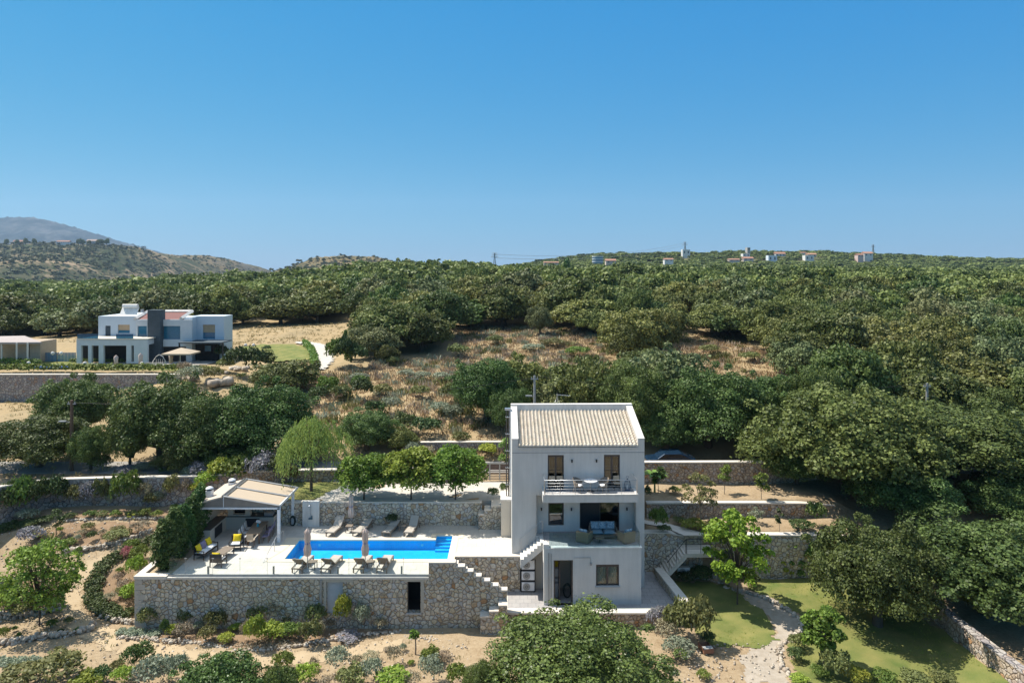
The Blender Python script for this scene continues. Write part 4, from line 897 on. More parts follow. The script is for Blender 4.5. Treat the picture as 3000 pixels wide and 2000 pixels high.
# ================================================================ PERGOLA with outdoor kitchen
pg = LT('pergola', 'white framed pergola with beige canvas roof over the outdoor dining area', 'pergola', (-16.1, 47, 0))
pf = [K(815, 1485, 47.0), K(868, 1450, 50.0)]
xr, xl, xrg = -16.05, -21.35, -19.85; yf, yb = 47.0, 50.9; ze, zr, zl = 2.42, 3.08, 2.72
for y in (yf, yb-.9): MB().box(xr-.09, y-.08, 0, xr+.09, y+.08, 2.34).build('post', WHITEM, pg)
MB().box(xl, yf-.05, 2.22, xl+.15, yf+.1, 2.34).box(xl, yf-.08, 2.24, xr+.1, yf+.04, 2.36).box(xr-.06, yf+.04, 2.36, xr+.08, yb, 2.46).build('beam', WHITEM, pg)
MB().add([(xrg+.05, yf, zr), (xr+.05, yf, ze), (xr+.05, yb, ze), (xrg+.05, yb, zr), (xrg+.05, yf, zr-.03), (xr+.05, yf, ze-.03), (xr+.05, yb, ze-.03), (xrg+.05, yb, zr-.03)],
         [(0,1,2,3), (7,6,5,4), (0,4,5,1), (1,5,6,2), (2,6,7,3), (3,7,4,0)]).build('canvas_roof', CANV, pg)
fr = MB()
for y in (yf-.02, (yf+yb)/2, yb):
    fr.tube([(xrg, y, zr+.05), (xr+.08, y, ze+.06)], .06, 4, smooth=False)
fr.tube([(xr+.08, yf-.05, ze+.05), (xr+.08, yb+.05, ze+.05)], .06, 4, smooth=False).tube([(xrg+.1, yf, zr+.06), (xrg+.1, yb, zr+.06)], .05, 4, smooth=False).tube([(xrg-.12, yf, zr+.06), (xrg-.12, yb, zr+.06)], .05, 4, smooth=False)
fr.build('roof_rail', GALV, pg)
MB().add([(xl, yf-.02, 2.37), (xr, yf-.02, 2.37), (xr, yf-.02, ze), (xrg, yf-.02, zr), (xl, yf-.02, zl), (xl, yf, 2.37), (xr, yf, 2.37), (xr, yf, ze), (xrg, yf, zr), (xl, yf, zl)],
         [(0,1,2,3,4), (9,8,7,6,5), (0,4,9,5), (1,6,7,2)]).build('gable_cloth', mat('grey_brown_cloth', (.25, .22, .19), .9), pg)
MB().box(xrg-.02, yf-.05, 2.37, xrg+.02, yf-.02, zr).build('gable_strut', WHITEM, pg)
kr = MB().add([(xl-.1, yf-.05, zl), (xrg-.14, yf-.05, zr+.01), (xrg-.14, yb+.1, zr+.01), (xl-.1, yb+.1, zl), (xl-.1, yf-.05, zl-.1), (xrg-.14, yf-.05, zr-.09), (xrg-.14, yb+.1, zr-.09), (xl-.1, yb+.1, zl-.1)],
         [(0,1,2,3), (7,6,5,4), (0,4,5,1), (1,5,6,2), (2,6,7,3), (3,7,4,0)]).build('kitchen_roof', mat('sand_render', (.50, .43, .35), .9, (.44, .37, .3), 3, 1), pg)
for (u, v, D) in ((614, 1456, 48.0), (680, 1431, 50.2)):
    p = K(u, v, D); c = MB().box(p.x-.2, D-.2, p.z-.25, p.x+.2, D+.2, p.z+.5).build('chimney', WHITEM, pg)
    MB().box(p.x-.15, D-.15, p.z+.501, p.x+.15, D+.15, p.z+.62).build('chimney_flue', DARKM, c)
    MB().lathe((p.x, D, p.z+.62), [(.27, 0), (.25, .06), (.12, .13), (.02, .15)], 10).build('chimney_cap', WHITEM, c)
ok_ = LT('outdoor_kitchen', 'masonry outdoor kitchen with arched oven and counter beneath the pergola', 'outdoor kitchen', (-20.6, 48, 0))
MB().box(-21.4, 46.6, 0, -20.6, 49.2, .95).box(-20.6, 49.2, 0, -17.2, 49.95, .9).build('counter_base', PLASC, ok_)
MB().box(-21.45, 46.55, .951, -20.55, 49.15, 1.0).box(-20.55, 49.15, .905, -17.15, 49.95, .95).build('worktop', mat('dark_worktop', (.06, .055, .05), .4), ok_)
arch = [(-20.5, .951), (-20.5, 2.1), (-18.9, 2.1), (-18.9, .951)]+[(-19.7+.5*math.cos(a), 1.15+.5*math.sin(a)) for a in np.linspace(0, math.pi, 9)]
MB().holes(-20.5, -18.9, .951, 2.15, [(-20.15, -19.25, 1.05, 1.7)], 49.25, 49.6).build('oven_front', PLASC, ok_)
MB().box(-20.3, 49.9, .96, -19.0, 49.95, 2.0).build('oven_mouth', ROOM, ok_)
MB().box(-20.9, 47.3, .1, -20.585, 48.5, .8).build('cupboard', DARKM, ok_)
MB().box(-19.2, 49.18, .1, -18.2, 49.198, .8).build('cupboard', DARKM, ok_)
MB().box(-17.9, 49.3, .951, -17.3, 49.8, 1.15).build('sink', STEEL, ok_)
MB().box(-21.5, 46.7, .95, -21.3, 50, 2.5).build('side_wall', PLASC, ok_)
TD_ = Vector((-17.75, 47.6, 0)); trz = R(6)
dt = LT('dining_table', 'long wooden dining table under the pergola', 'dining table', TD_, trz)
MB().box(-.48, -1.15, .71, .48, 1.15, .76).build('table_top', WOODL, dt, False, bevel=.01)
for sx in (-.42, .34):
    for sy in (-1.05, .97): MB().box(sx, sy, 0, sx+.08, sy+.08, .71).build('leg', DWOOD, dt, False)
def dchair(loc, rz, label, fab):
    t = LT('dining_chair', label, 'chair', loc, rz, 'dining chairs around the pergola table')
    MB().box(-.22, -.22, .42, .22, .22, .46).build('seat', fab, t, False, bevel=.01)
    b = MB().prism([(.2, .5), (.27, .92), (.30, .92), (.23, .5)], -.22, .22, 'x').build('backrest', fab, t, False)
    for sx in (-.22, .18):
        MB().box(sx, -.22, 0, sx+.04, -.18, .42).build('leg', DWOOD, t, False); MB().box(sx, .19, 0, sx+.04, .23, .5).build('leg', DWOOD, t, False)
Mx = Matrix.Translation(TD_) @ Matrix.Rotation(trz, 4, 'Z')
for nm, (x, y, rz) in dict(zip(['front left', 'middle left', 'back left', 'front right', 'middle right', 'back right'], [(-.75, -.75, 90), (-.75, 0, 90), (-.75, .75, 90), (.75, -.75, -90), (.75, 0, -90), (.75, .75, -90)])).items():
    dchair(Mx @ Vector((x, y, 0)), trz+R(rz), 'dining chair at the %s side of the long table under the pergola' % nm, WHITEF if x < 0 else PURP)
dchair(Mx @ Vector((-.05, -1.45, 0)), trz+R(180), 'dining chair with cream back at the near end of the pergola table', CANV)
fv = LT('flower_vase', 'white flowers in a blue glass vase on the pergola dining table', 'vase', Mx @ Vector((0, .1, .76)))
MB().lathe((0, 0, 0), [(.05, 0), (.09, .08), (.05, .2), (.06, .24)], 14).build('vase', mat('blue_glass_glaze', (.05, .4, .5), .2), fv, False)
cushion(cushion(MB(), (0, 0, .38), .22, .22, .2), (.1, .05, .3), .15, .15, .14).build('blossoms', WHITEF, fv, False)

# balcony furniture
def wicker_chair(loc, rz, label, group=None):
    t = LT('wicker_chair', label, 'chair', loc, rz, group)
    pr = []; m = MB()
    n = 12
    for i in range(n):
        a0 = R(-20)+R(220)*i/n; a1 = R(-20)+R(220)*(i+1)/n; h0 = .30+.22*math.sin(max(0, min(math.pi, (a0))))**1; h1 = .30+.22*math.sin(max(0, min(math.pi, a1)))
        P = lambda a, r, z: (r*math.cos(a), r*math.sin(a), z)
        m.add([P(a0, .26, .38), P(a1, .26, .38), P(a1, .36, .38+h1), P(a0, .36, .38+h0), P(a0, .29, .38), P(a1, .29, .38), P(a1, .39, .38+h1), P(a0, .39, .38+h0)],
              [(0,1,2,3), (7,6,5,4), (3,2,6,7), (0,3,7,4), (1,5,6,2)], True)
    m.build('shell', WICK, t, False)
    MB().lathe((0, 0, .34), [(.28, 0), (.30, .03), (.28, .06)], 18).build('seat', WICK, t, False)
    cushion(MB(), (0, -.02, .44), .46, .46, .1).build('cushion', WHITEF, t, False)
    for sx in (-1, 1):
        for sy in (-1, 1): MB().tube([(sx*.2, sy*.2, .35), (sx*.27, sy*.27, 0)], .02, 6).build('leg', WICK, t, False)
bz = 4.31; wg = 'wicker chairs on the balcony'
wicker_chair(vp(4.3, -.75, bz), R(60), 'brown wicker tub chair left of the round table on the balcony', wg)
wicker_chair(vp(5.9, -.75, bz), R(-60), 'brown wicker tub chair right of the round table on the balcony', wg)
rt = LT('round_table', 'round table with white top on the upper balcony', 'table', vp(5.1, -.72, bz))
MB().lathe((0, 0, .70), [(.02, 0), (.42, 0), (.44, .02), (.42, .04), (.02, .045)], 28, False).build('table_top', WHITEM, rt, False)
MB().tube([(0, 0, 0), (0, 0, .7)], .03, 8).lathe((0, 0, 0), [(.25, 0), (.25, .02), (.05, .05)], 16).build('pedestal', DARKM, rt, False)
for x, m_, nm in ((2.62, CANV, 'pale pink'), (3.12, CANV, 'cream'), (6.85, CANV, 'beige')):
    c = LT('folding_chair', 'folding chair with %s back before the balcony windows, %s' % (nm, 'left one' if x < 3 else ('second from left' if x < 4 else 'right one')), 'chair', vp(x, -.35, bz))
    MB().box(-.2, -.2, .42, .2, .18, .45).build('seat', m_, c, False); MB().box(-.2, .16, .55, .2, .2, .86).build('backrest', m_, c, False)
    lg = MB()
    for s in (-.2, .17): MB().box(s, -.2, 0, s+.03, -.17, .42).build('leg', DARKM, c, False); MB().box(s, .17, 0, s+.03, .2, .86).build('leg', DARKM, c, False)
ln = LT('lantern', 'dark blue metal floor lantern at the right end of the balcony', 'lantern', vp(7.55, -.4, bz))
lm = MB()
for k in range(8):
    a = 2*math.pi*k/8; lm.tube([(.0, 0, .75), (.16*math.cos(a), .16*math.sin(a), .55), (.22*math.cos(a), .22*math.sin(a), .3), (.18*math.cos(a), .18*math.sin(a), .05)], .012, 5)
lm.lathe((0, 0, 0), [(.2, 0), (.2, .05), (.1, .06)], 14).tube([(-.08, 0, .78), (-.06, 0, .9), (.06, 0, .9), (.08, 0, .78)], .01, 5)
lm.build('cage', mat('dark_blue_metal', (.02, .05, .10), .5), ln, False); MB().tube([(0, 0, .05), (0, 0, .3)], .04, 8).build('candle', WHITEF, ln, False)
# terrace furniture
BLUF = mat('blue_patterned_fabric', (.42, .50, .55), .9, (.06, .14, .20), 16, .25)
BLUS = mat('blue_seat_fabric', (.16, .27, .33), .9)
tz = TZ_+.002
sf = LT('terrace_sofa', 'sofa with blue seat and patterned blue cushions on the first floor terrace', 'sofa', vp(5.95, -.35, tz))
MB().box(-.85, -.38, .1, .85, .38, .26).box(-.85, .32, .26, .85, .4, .8).box(-.9, -.38, .1, -.84, .4, .6).box(.84, -.38, .1, .9, .4, .6).build('frame', WICK, sf, False)
cushion(cushion(MB(), (-.42, -.03, .36), .84, .72, .22), (.42, -.03, .36), .84, .72, .22).build('seat_cushion', BLUS, sf, False)
for s in (-.52, 0, .52): cushion(MB(), (s, .2, .7), .54, .5, .2, 0, R(70)).build('back_cushion', BLUF, sf, False)
def boxchair(loc, rz, label):
    c = LT('terrace_armchair', label, 'armchair', loc, rz, 'wicker armchairs on the first floor terrace')
    MB().box(-.42, -.4, .06, .42, .4, .34).box(-.42, .3, .34, .42, .4, .72).box(-.42, -.4, .34, -.33, .3, .62).box(.33, -.4, .34, .42, .3, .62).build('frame', mat('pale_wicker', (.34, .26, .17), .8, (.2, .15, .09), 40, 1), c, False)
    cushion(MB(), (0, -.04, .42), .64, .66, .16).build('seat_cushion', BLUS, c, False); cushion(MB(), (0, .2, .68), .6, .44, .16, 0, R(72)).build('back_cushion', BLUF, c, False)
boxchair(vp(4.65, -1.05, tz), R(150), 'wicker armchair with its back to the camera, left of the terrace sofa')
boxchair(vp(7.35, -1.1, tz), R(205), 'wicker armchair with its back to the camera, right of the terrace sofa')
ctb = LT('low_table', 'small round low table before the terrace sofa', 'table', vp(5.6, -1.3, tz))
MB().lathe((0, 0, .3), [(.02, 0), (.3, 0), (.3, .04), (.02, .045)], 24, False).build('table_top', WICK, ctb, False); MB().tube([(0, 0, 0), (0, 0, .3)], .05, 8).build('pedestal', WICK, ctb, False)
# barrow / crate on the lower right
bc = LT('wooden_crate', 'small reddish wooden crate on the bare soil right of the fig tree', 'crate', (G(2068, 1905, -3.02)), R(10))
MB().box(-.3, -.4, .05, .3, -.36, .3).box(-.3, .36, .05, .3, .4, .3).box(-.3, -.36, .05, -.26, .36, .3).box(.26, -.36, .05, .3, .36, .3).box(-.26, -.36, .05, .26, .36, .09).build('box', mat('red_brown_wood', (.32, .15, .09), .8, (.2, .1, .06), 6, 1), bc, False)
MB().box(-.28, -.38, .301, .28, -.1, .33).build('lid', CONC, bc, False)

# ================================================================ FOLIAGE
def cloud(blobs, n, size, seed, asp=1.0, out=.8, rndgrad=None, up=0., shell=.45, core=True, droop=0.):
    g = np.random.default_rng(seed); B = np.array([[*c, *( (r,)*3 if not hasattr(r, '__len__') else r)] for c, r in blobs], float)
    wt = (B[:, 3]*B[:, 5])**1.0; wt /= wt.sum(); k = g.choice(len(B), n, p=wt)
    d = g.normal(size=(n, 3)); d /= np.linalg.norm(d, axis=1)[:, None]; d[:, 2] = np.where(d[:, 2] < -.35, -d[:, 2], d[:, 2])
    rr = 1-shell*g.random(n)**1.6; rr *= 1+.30*(g.random(n) < .16)*g.random(n)
    P = B[k, :3]+d*B[k, 3:6]*rr[:, None]
    # drop leaves that sit deep inside other blobs
    keep = np.ones(n, bool)
    for b in B:
        q = ((P-b[:3])/b[3:6]); keep &= ~((q*q).sum(1) < .30)
    P, d, k = P[keep], d[keep], k[keep]; n = len(P)
    nr = d*out+g.normal(size=(n, 3))*.55; nr[:, 2] += up; nr /= np.linalg.norm(nr, axis=1)[:, None]
    a = np.cross(nr, g.normal(size=(n, 3))); a /= np.linalg.norm(a, axis=1)[:, None]
    if droop: a = a*(1-droop)+np.array([0, 0, -1.])*droop; a /= np.linalg.norm(a, axis=1)[:, None]
    b = np.cross(nr, a); b /= np.maximum(np.linalg.norm(b, axis=1), 1e-6)[:, None]
    s = size*(.55+.9*g.random(n))[:, None]
    c1, c2 = P-a*s*asp*.5, P+a*s*asp*.5
    V = np.stack([c1, P-b*s*.5/asp**.3, c2, P+b*s*.5/asp**.3], 1).reshape(-1, 3)
    rnd = np.clip(.45+.25*g.normal(size=n)+.25*(g.random(len(B))[k]-.5), 0, 1)
    Fq = np.arange(4*n).reshape(-1, 4); return V, Fq, np.repeat(rnd, 4)
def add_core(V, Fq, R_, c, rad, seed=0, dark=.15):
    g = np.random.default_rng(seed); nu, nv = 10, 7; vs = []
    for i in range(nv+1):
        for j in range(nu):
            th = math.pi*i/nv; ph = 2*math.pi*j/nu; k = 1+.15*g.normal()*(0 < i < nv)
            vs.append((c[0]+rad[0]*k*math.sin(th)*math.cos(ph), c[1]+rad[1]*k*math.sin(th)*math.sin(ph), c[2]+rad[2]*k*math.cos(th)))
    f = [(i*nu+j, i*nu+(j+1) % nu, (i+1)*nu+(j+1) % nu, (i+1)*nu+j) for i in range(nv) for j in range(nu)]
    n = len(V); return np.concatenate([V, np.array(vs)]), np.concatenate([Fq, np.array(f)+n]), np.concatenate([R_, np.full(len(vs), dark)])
def crown_blobs(seed, nb=30, h=1.45, flat=.62, base=.08, br=.30):
    """unit oak: radius 1, top at h"""
    g = random.Random(seed); B = []; cz = base+(h-base)*.42; hz = (h-cz); p1, p2 = g.random()*6, g.random()*6
    for i in range(nb):
        a = i*2.39996+g.random()*.5; t = (i+.5)/nb; zz = 1-1.45*t
        rr = math.sqrt(max(0, 1-zz*zz)) if zz > -.99 else .3
        r = br*(.75+.6*g.random()); k = (1-r*.75)*(.78+.30*g.random())*(.93+.13*math.sin(3*a+p1+2.5*zz)+.09*math.sin(5*a+p2))
        B.append(((rr*k*math.cos(a), rr*k*math.sin(a), cz+zz*k*hz*(1 if zz > 0 else .75)), (r, r, r*.85)))
    for i in range(nb//4):
        a = g.random()*6.28; t = g.random(); r = br*.42; k = .9+.3*g.random(); B.append(((math.sqrt(1-t*t)*k*math.cos(a), math.sqrt(1-t*t)*k*math.sin(a), cz+t*hz*k*.93), (r, r, r)))
    for i in range(4):
        a = g.random()*6.28; B.append(((.35*math.cos(a), .35*math.sin(a), cz+.1), (.4, .4, .4)))
    return B, cz
def oak_mesh(name, seed, n, leaf, m, nb=30, **kw):
    B, cz = crown_blobs(seed, nb, **kw); V, Fq, r = cloud(B, n, leaf, seed, out=1.0)
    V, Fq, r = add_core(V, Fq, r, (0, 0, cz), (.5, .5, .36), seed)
    return npmesh(name, V, Fq, r, m)
def trunk_mesh(name, seed, h=.75, r=.075, spread=.55, m=BARK, nl=5):
    g = random.Random(seed); mb = MB(); mb.tube([(0, 0, -.15), (.01, .0, .1), (.03*g.uniform(-1, 1), .03, h*.45)], [r*1.3, r, r*.75], 7)
    top = Vector((.02, .02, h*.42))
    for i in range(nl):
        a = 2*math.pi*i/nl+g.random(); e = Vector((spread*math.cos(a), spread*math.sin(a), h*(1+.25*g.random()))); mid = top.lerp(e, .5)+Vector((0, 0, -.04))+Vector((g.uniform(-.06, .06), g.uniform(-.06, .06), 0))
        mb.tube([top, mid, e], [r*.55, r*.35, r*.12], 5)
    me = bpy.data.meshes.new(name); me.from_pydata(mb.v, [], mb.f); me.polygons.foreach_set('use_smooth', mb.sm); me.materials.append(m); return me
OAK = {'n': [oak_mesh('oak_crown', 10+i, 48000, .031, LM['oakn'], 56, br=.22) for i in range(4)],
       'm': [oak_mesh('oak_crown', 20+i, 17000, .052, (LM['oak'], LM['oak'], LM['carob'], LM['oak'], LM['wildolive'])[i], 42, br=.24) for i in range(5)],
       'f': [oak_mesh('oak_crown', 30+i, 7000, .082, (LM['oak'], LM['carob'], LM['oak'], LM['oak'], LM['wildolive'])[i], 32, br=.27) for i in range(5)]}
TRK = [trunk_mesh('oak_trunk', 40+i) for i in range(3)]
cnt = [0]
def link(name, me, parent=None):
    o = bpy.data.objects.new(name, me); COL.objects.link(o)
    if parent: o.parent = parent
    return o
def tree(p, r, h, lod='m', label='', group=None, name='oak_tree', crown=None, trunk=None, uh=1.45, cat='tree'):
    cnt[0] += 1; t = thing(name, label, cat, p, random.random()*6.28, group); t.scale = (r, r, h/uh)
    me = crown or OAK[lod][cnt[0] % len(OAK[lod])]
    link('crown', me, t); link('trunk', trunk or TRK[cnt[0] % 3], t); return t
def ptree(u, vt, vb, w, lod, label, group=None, D=None, **kw):
    p = hit(u, vb) if D is None else Vector(((u-1500)*D/F, D, H((u-1500)*D/F, D)))
    r = w/2*p.y/F
    if D is None:
        p = Vector((p.x, p.y+.6*r, 0)); p.x = (u-1500)*p.y/F; p.z = H(p.x, p.y); r = w/2*p.y/F
    h = (CH-(vt-VH)*p.y/F-p.z)*.97; return tree(p-Vector((0, 0, .05)), r, h, lod, label, group, **kw)
# large oaks placed one by one
BIG = [(230, 1100, 1300, 240, 'n', 'rounded oak below the white villa wall, left of the thin pole'), (115, 1210, 1394, 300, 'n', 'spreading oak at the left edge behind the road, beside the wooden utility pole'),
 (470, 1095, 1378, 310, 'n', 'oak right of the concrete block beyond the road'), (605, 1140, 1390, 280, 'n', 'dense oak beyond the road with its crown over the boundary wall'), (755, 1115, 1385, 330, 'n', 'broad dark oak behind the willow and the dining pergola'),
 (830, 1048, 1175, 220, 'm', 'dark oak beside the curved driveway of the white villa'), (1075, 1195, 1352, 190, 'n', 'dark oak just right of the weeping willow'), (1175, 1245, 1345, 110, 'm', 'greyish small oak left of the roadside wall'),
 (1100, 950, 1058, 160, 'm', 'large oak at the top left of the dry field'), (1235, 905, 1042, 200, 'm', 'largest oak at the upper edge of the dry field'), (1135, 1005, 1068, 80, 'm', 'low oak on the left rim of the dry field below the large ones'),
 (1425, 1040, 1258, 230, 'n', 'dark oak behind the left end of the villa roof'), (1525, 1035, 1240, 190, 'm', 'oak rising behind the villa roof beside the street lamp'), (1640, 1090, 1260, 170, 'm', 'oak rising behind the middle of the villa roof'),
 (1735, 1040, 1290, 210, 'm', 'oak behind the roof antenna of the villa'), (1850, 1050, 1330, 230, 'n', 'oak behind the right end of the villa roof'), (2075, 1072, 1355, 330, 'n', 'huge dark oak behind the tall brown garden wall'), (1955, 1180, 1356, 200, 'n', 'oak overhanging the parked car behind the brown wall'),
 (1582, 893, 985, 80, 'm', 'lone round oak at the upper edge of the dry field'), (1885, 905, 1028, 180, 'm', 'spreading oak above the right end of the dry field'), (2215, 1240, 1372, 130, 'n', 'oak behind the right end of the brown wall'),
 (2480, 1120, 1545, 540, 'n', 'very large oak standing at the right end of the garden terraces'), (2790, 1170, 1540, 520, 'n', 'very large oak right of the terraces with shaded bare ground below'), (3030, 1240, 1560, 380, 'n', 'large oak at the right edge above the lawn'),
 (2570, 1530, 1896, 380, 'n', 'oak on the lawn in front of the side boundary wall'), (2890, 1515, 1900, 580, 'n', 'huge oak filling the right edge in front of the terraces'), (2335, 1310, 1480, 210, 'n', 'oak branch mass over the end of the upper terrace'), (2640, 1330, 1560, 330, 'n', 'oak in shade between the two very large oaks at the right'), (2965, 1390, 1600, 330, 'n', 'oak low at the right edge behind the huge one'), (2310, 1250, 1372, 130, 'n', 'oak over the right end of the tall brown wall'), (265, 1240, 1390, 130, 'n', 'small oak behind the wooden utility pole'), (380, 1200, 1385, 120, 'n', 'oak left of the dense oak group beyond the road'), (545, 1290, 1395, 170, 'n', 'low oak at the foot of the oak group beyond the road, left one'), (690, 1290, 1396, 190, 'n', 'low oak at the foot of the oak group beyond the road, right one'), (900, 1240, 1370, 150, 'n', 'dark oak directly behind the weeping willow'), (1500, 1130, 1300, 140, 'n', 'oak at the foot of the slope behind the villa flue'), (1790, 1110, 1300, 150, 'n', 'oak between the two dark ones behind the villa roof')]
for (u, vt, vb, w, lod, lab) in BIG:
    kw = {}
    if u == 2890: kw['D'] = 42.0
    if u == 2480: kw['D'] = 53.5
    if u == 2790: kw['D'] = 56
    if u == 3030: kw['D'] = 54
    if u in (2640, 2965): kw['D'] = 50.5
    if u == 2335: kw['D'] = 54.8; vt = 1300
    ptree(u, vt, vb, w, lod, 'dark green '+lab if lod == 'n' else lab, **kw)
# fig/oak mound in the foreground
p = Vector(((1690-1500)*34.5/F, 34.5, -3.2))
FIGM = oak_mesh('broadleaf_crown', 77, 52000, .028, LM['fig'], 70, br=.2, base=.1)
tree(p, 4.9, (CH-(1762-VH)*33.5/F+3.2)*.72, 'n', 'broad leafy dark green tree in the foreground below the villa terrace', name='broadleaf_tree', crown=FIGM)
p = Vector(((1420-1500)*33.5/F, 33.5, -3.2)); tree(p, 1.35, 2.6, 'n', 'low leafy bush at the left foot of the large foreground tree', name='broadleaf_bush', crown=FIGM, cat='bush')
CIT = oak_mesh('citrus_crown', 78, 24000, .042, LM['fig'], 40, br=.26, base=.05)
p = Vector(((640-1500)*33.8/F, 33.8, -3.2)); tree(p, 2.3, 2.75, 'n', 'glossy green bushy citrus tree at the bottom edge left of centre', name='citrus_tree', crown=CIT)
p = Vector(((815-1500)*33.8/F, 33.8, -3.2)); tree(p, 1.2, 2.3, 'n', 'smaller glossy green citrus bush at the bottom edge, right of the citrus tree', name='citrus_bush', crown=CIT, cat='bush')
# other trees
def small_tree(name, label, p, r, h, leaves, seed, n, leaf, stem=.45, nb=14, sparse=.3, asp=1.3, group=None, m=BARKL, tr=.05, cat='tree', egg=1.0, droop=0):
    """crown from stem*h up to h; built in metres"""
    g = random.Random(seed); t = thing(name, label, cat, p, 0, group); c0 = stem*h; mb = MB(); B = []
    mb.tube([(0, 0, -.1), (.02, 0, c0*.6), (0, .02, c0*1.05)], [tr, tr*.85, tr*.7], 7)
    for i in range(nb):
        a = g.random()*6.283; z = c0+(h-c0)*(.10+.84*((i+.5)/nb)); q = math.sin(math.pi*min(1, max(.12, (z-c0)/(h-c0)*.85+.12)))**.6*egg
        rad = r*q*(.25+.72*g.random()**.7); e = Vector((rad*math.cos(a), rad*math.sin(a), z)); br = r*sparse*(.8+.5*g.random())
        B.append((tuple(e), (br, br, br*.9)))
        mb.tube([(0, 0, c0*1.0), tuple(Vector((0, 0, c0+(z-c0)*.4)).lerp(e, .4)), tuple(e)], [tr*.5, tr*.35, tr*.12], 5)
    V, Fq, rn = cloud(B, n, leaf, seed, asp, .5, shell=.8, up=.3, droop=droop)
    link('crown', npmesh('crown', V, Fq, rn, LM[leaves]), t)
    mb.build('trunk', m, t, False); return t
Gz = lambda u, v, z: Vector(G(u, v, z))
mg = 'mulberry trees along the pool side of the driveway'
for i, (u, vt, w, nm) in enumerate([(1066, 1346, 176, 'left'), (1204, 1326, 180, 'middle'), (1334, 1324, 180, 'right')]):
    p = Vector(((u-1500)*50.65/F, 50.65, 1.66)); small_tree('mulberry_tree', 'bright green mulberry tree on a thin trunk beside the driveway, %s of three' % nm, p, w/2*50.65/F, CH-(vt-VH)*50.65/F-1.66, 'mulb', 200+i, 15000, .16, .28, 70, .24, 1.15, mg, m=BARK, tr=.07)
# willow
p = Vector(((912-1500)*52.6/F, 52.6, 1.6)); wt = thing('willow_tree', 'light green weeping willow on the small lawn by the driveway', 'tree', p)
g = random.Random(5); V_, F_, R_ = [], [], []; rr_ = np.random.default_rng(5); mb = MB(); mb.tube([(0, 0, 0), (0, 0, 1.5), (.05, 0, 2.6)], [.13, .1, .08], 7); nofs = 0
for i in range(560):
    a = rr_.random()*6.28; k = rr_.random()**.6; el = rr_.random()
    r0 = (2.45+.55*math.sin(3*a+1))*k; z0 = 5.7-2.0*k*k-rr_.random()*.6+.25*math.sin(5*a); L = (.6+1.3*rr_.random())*(.55+.55*k); nl = int(16*L)
    c = np.array([r0*math.cos(a), r0*math.sin(a), z0]); o2 = np.array([math.cos(a), math.sin(a), 0])
    for j in range(nl):
        t = j/nl; q = c+o2*(.45*math.sqrt(t))+np.array([0, 0, .12-L*t*t*.8-L*.35*t])+rr_.normal(size=3)*.05
        d = np.array([rr_.normal()*.3, rr_.normal()*.3, -1]); d += o2*.4*(1-t); d /= np.linalg.norm(d); s = np.cross(d, rr_.normal(size=3)); s /= np.linalg.norm(s); 
        V_ += [q, q+d*.10+s*.035, q+d*.2, q+d*.10-s*.035]; F_.append([nofs, nofs+1, nofs+2, nofs+3]); nofs += 4; R_ += [min(1, max(0, .5+rr_.normal()*.25))]*4
for i in range(9):
    a = i*.7; e = (1.6*math.cos(a), 1.6*math.sin(a), 5.0+.4*g.random()); mb.tube([(0, 0, 2.2), (.7*math.cos(a), .7*math.sin(a), 4.2), e], [.06, .04, .015], 5)
link('crown', npmesh('willow_crown', np.array(V_), np.array(F_), np.array(R_), LM['willow']), wt); mb.build('trunk', BARK, wt, False)
p = Vector(((1483-1500)*55.9/F, 55.9, 1.6)); small_tree('hanging_shrub_tree', 'light green feathery tree behind the driveway gate, touching the villa', p, .6, 3.3, 'willow', 77, 1600, .12, .3, 12, .5, 1.8)
# cypress hedge
cg = 'conifers of the hedge on the left side of the pool terrace'
for i, (x, y, r, h) in enumerate([(-21.75, 42.75, .95, 3.0), (-21.7, 43.9, .95, 3.35), (-21.65, 45.0, .95, 3.2), (-21.6, 46.1, .9, 3.45), (-21.75, 47.2, .85, 3.6), (-21.95, 48.2, .8, 3.6)]):
    t = thing('cypress_tree', 'dark green cypress of the terrace hedge, %s from the front' % ['first', 'second', 'third', 'fourth', 'fifth', 'sixth'][i], 'cypress', (x, y, -.05), i, cg)
    B = []; q = random.Random(300+i)
    for k in range(26):
        f = k/25; a = k*2.4; rad = r*(.75*math.sin(math.pi*min(1, (1-f)*.62+.12))**.9); B.append(((rad*.55*math.cos(a), rad*.55*math.sin(a), .25+h*.86*f), (rad*.55+.1, rad*.55+.1, .38)))
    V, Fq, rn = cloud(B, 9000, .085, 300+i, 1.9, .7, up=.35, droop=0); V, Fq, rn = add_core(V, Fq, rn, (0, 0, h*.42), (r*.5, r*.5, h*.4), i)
    link('foliage', npmesh('foliage', V, Fq, rn, LM['conif']), t); MB().tube([(0, 0, -.1), (0, 0, h*.5)], .05, 6).build('trunk', BARK, t, False)
def st(name, lab, u, vt, vb, w, leaves, seed, n, leaf, stem, nb=14, sp=.3, D=None, z=None, **kw):
    p = hit(u, vb) if z is None else Vector(G(u, vb, z))
    small_tree(name, lab, p, w/2*p.y/F, (vb-vt)*p.y/F, leaves, seed, n, leaf, stem, nb, sp, **kw)
st('fruit_tree', 'leafy young fruit tree on a single trunk in the left garden, shading the soil', 115, 1598, 1835, 232, 'mulb', 400, 12000, .13, .24, 95, .19, m=BARK, tr=.055)
st('fig_tree', 'light yellow green fig tree before the high stone wall beside the lawn', 2160, 1505, 1772, 190, 'bright', 401, 8000, .17, .26, 75, .17, tr=.06, m=BARK)
st('young_mulberry_tree', 'young leafy tree on a thin trunk at the lawn edge, lower right', 2412, 1785, 1952, 122, 'mulb', 402, 6000, .14, .30, 34, .27, tr=.05)
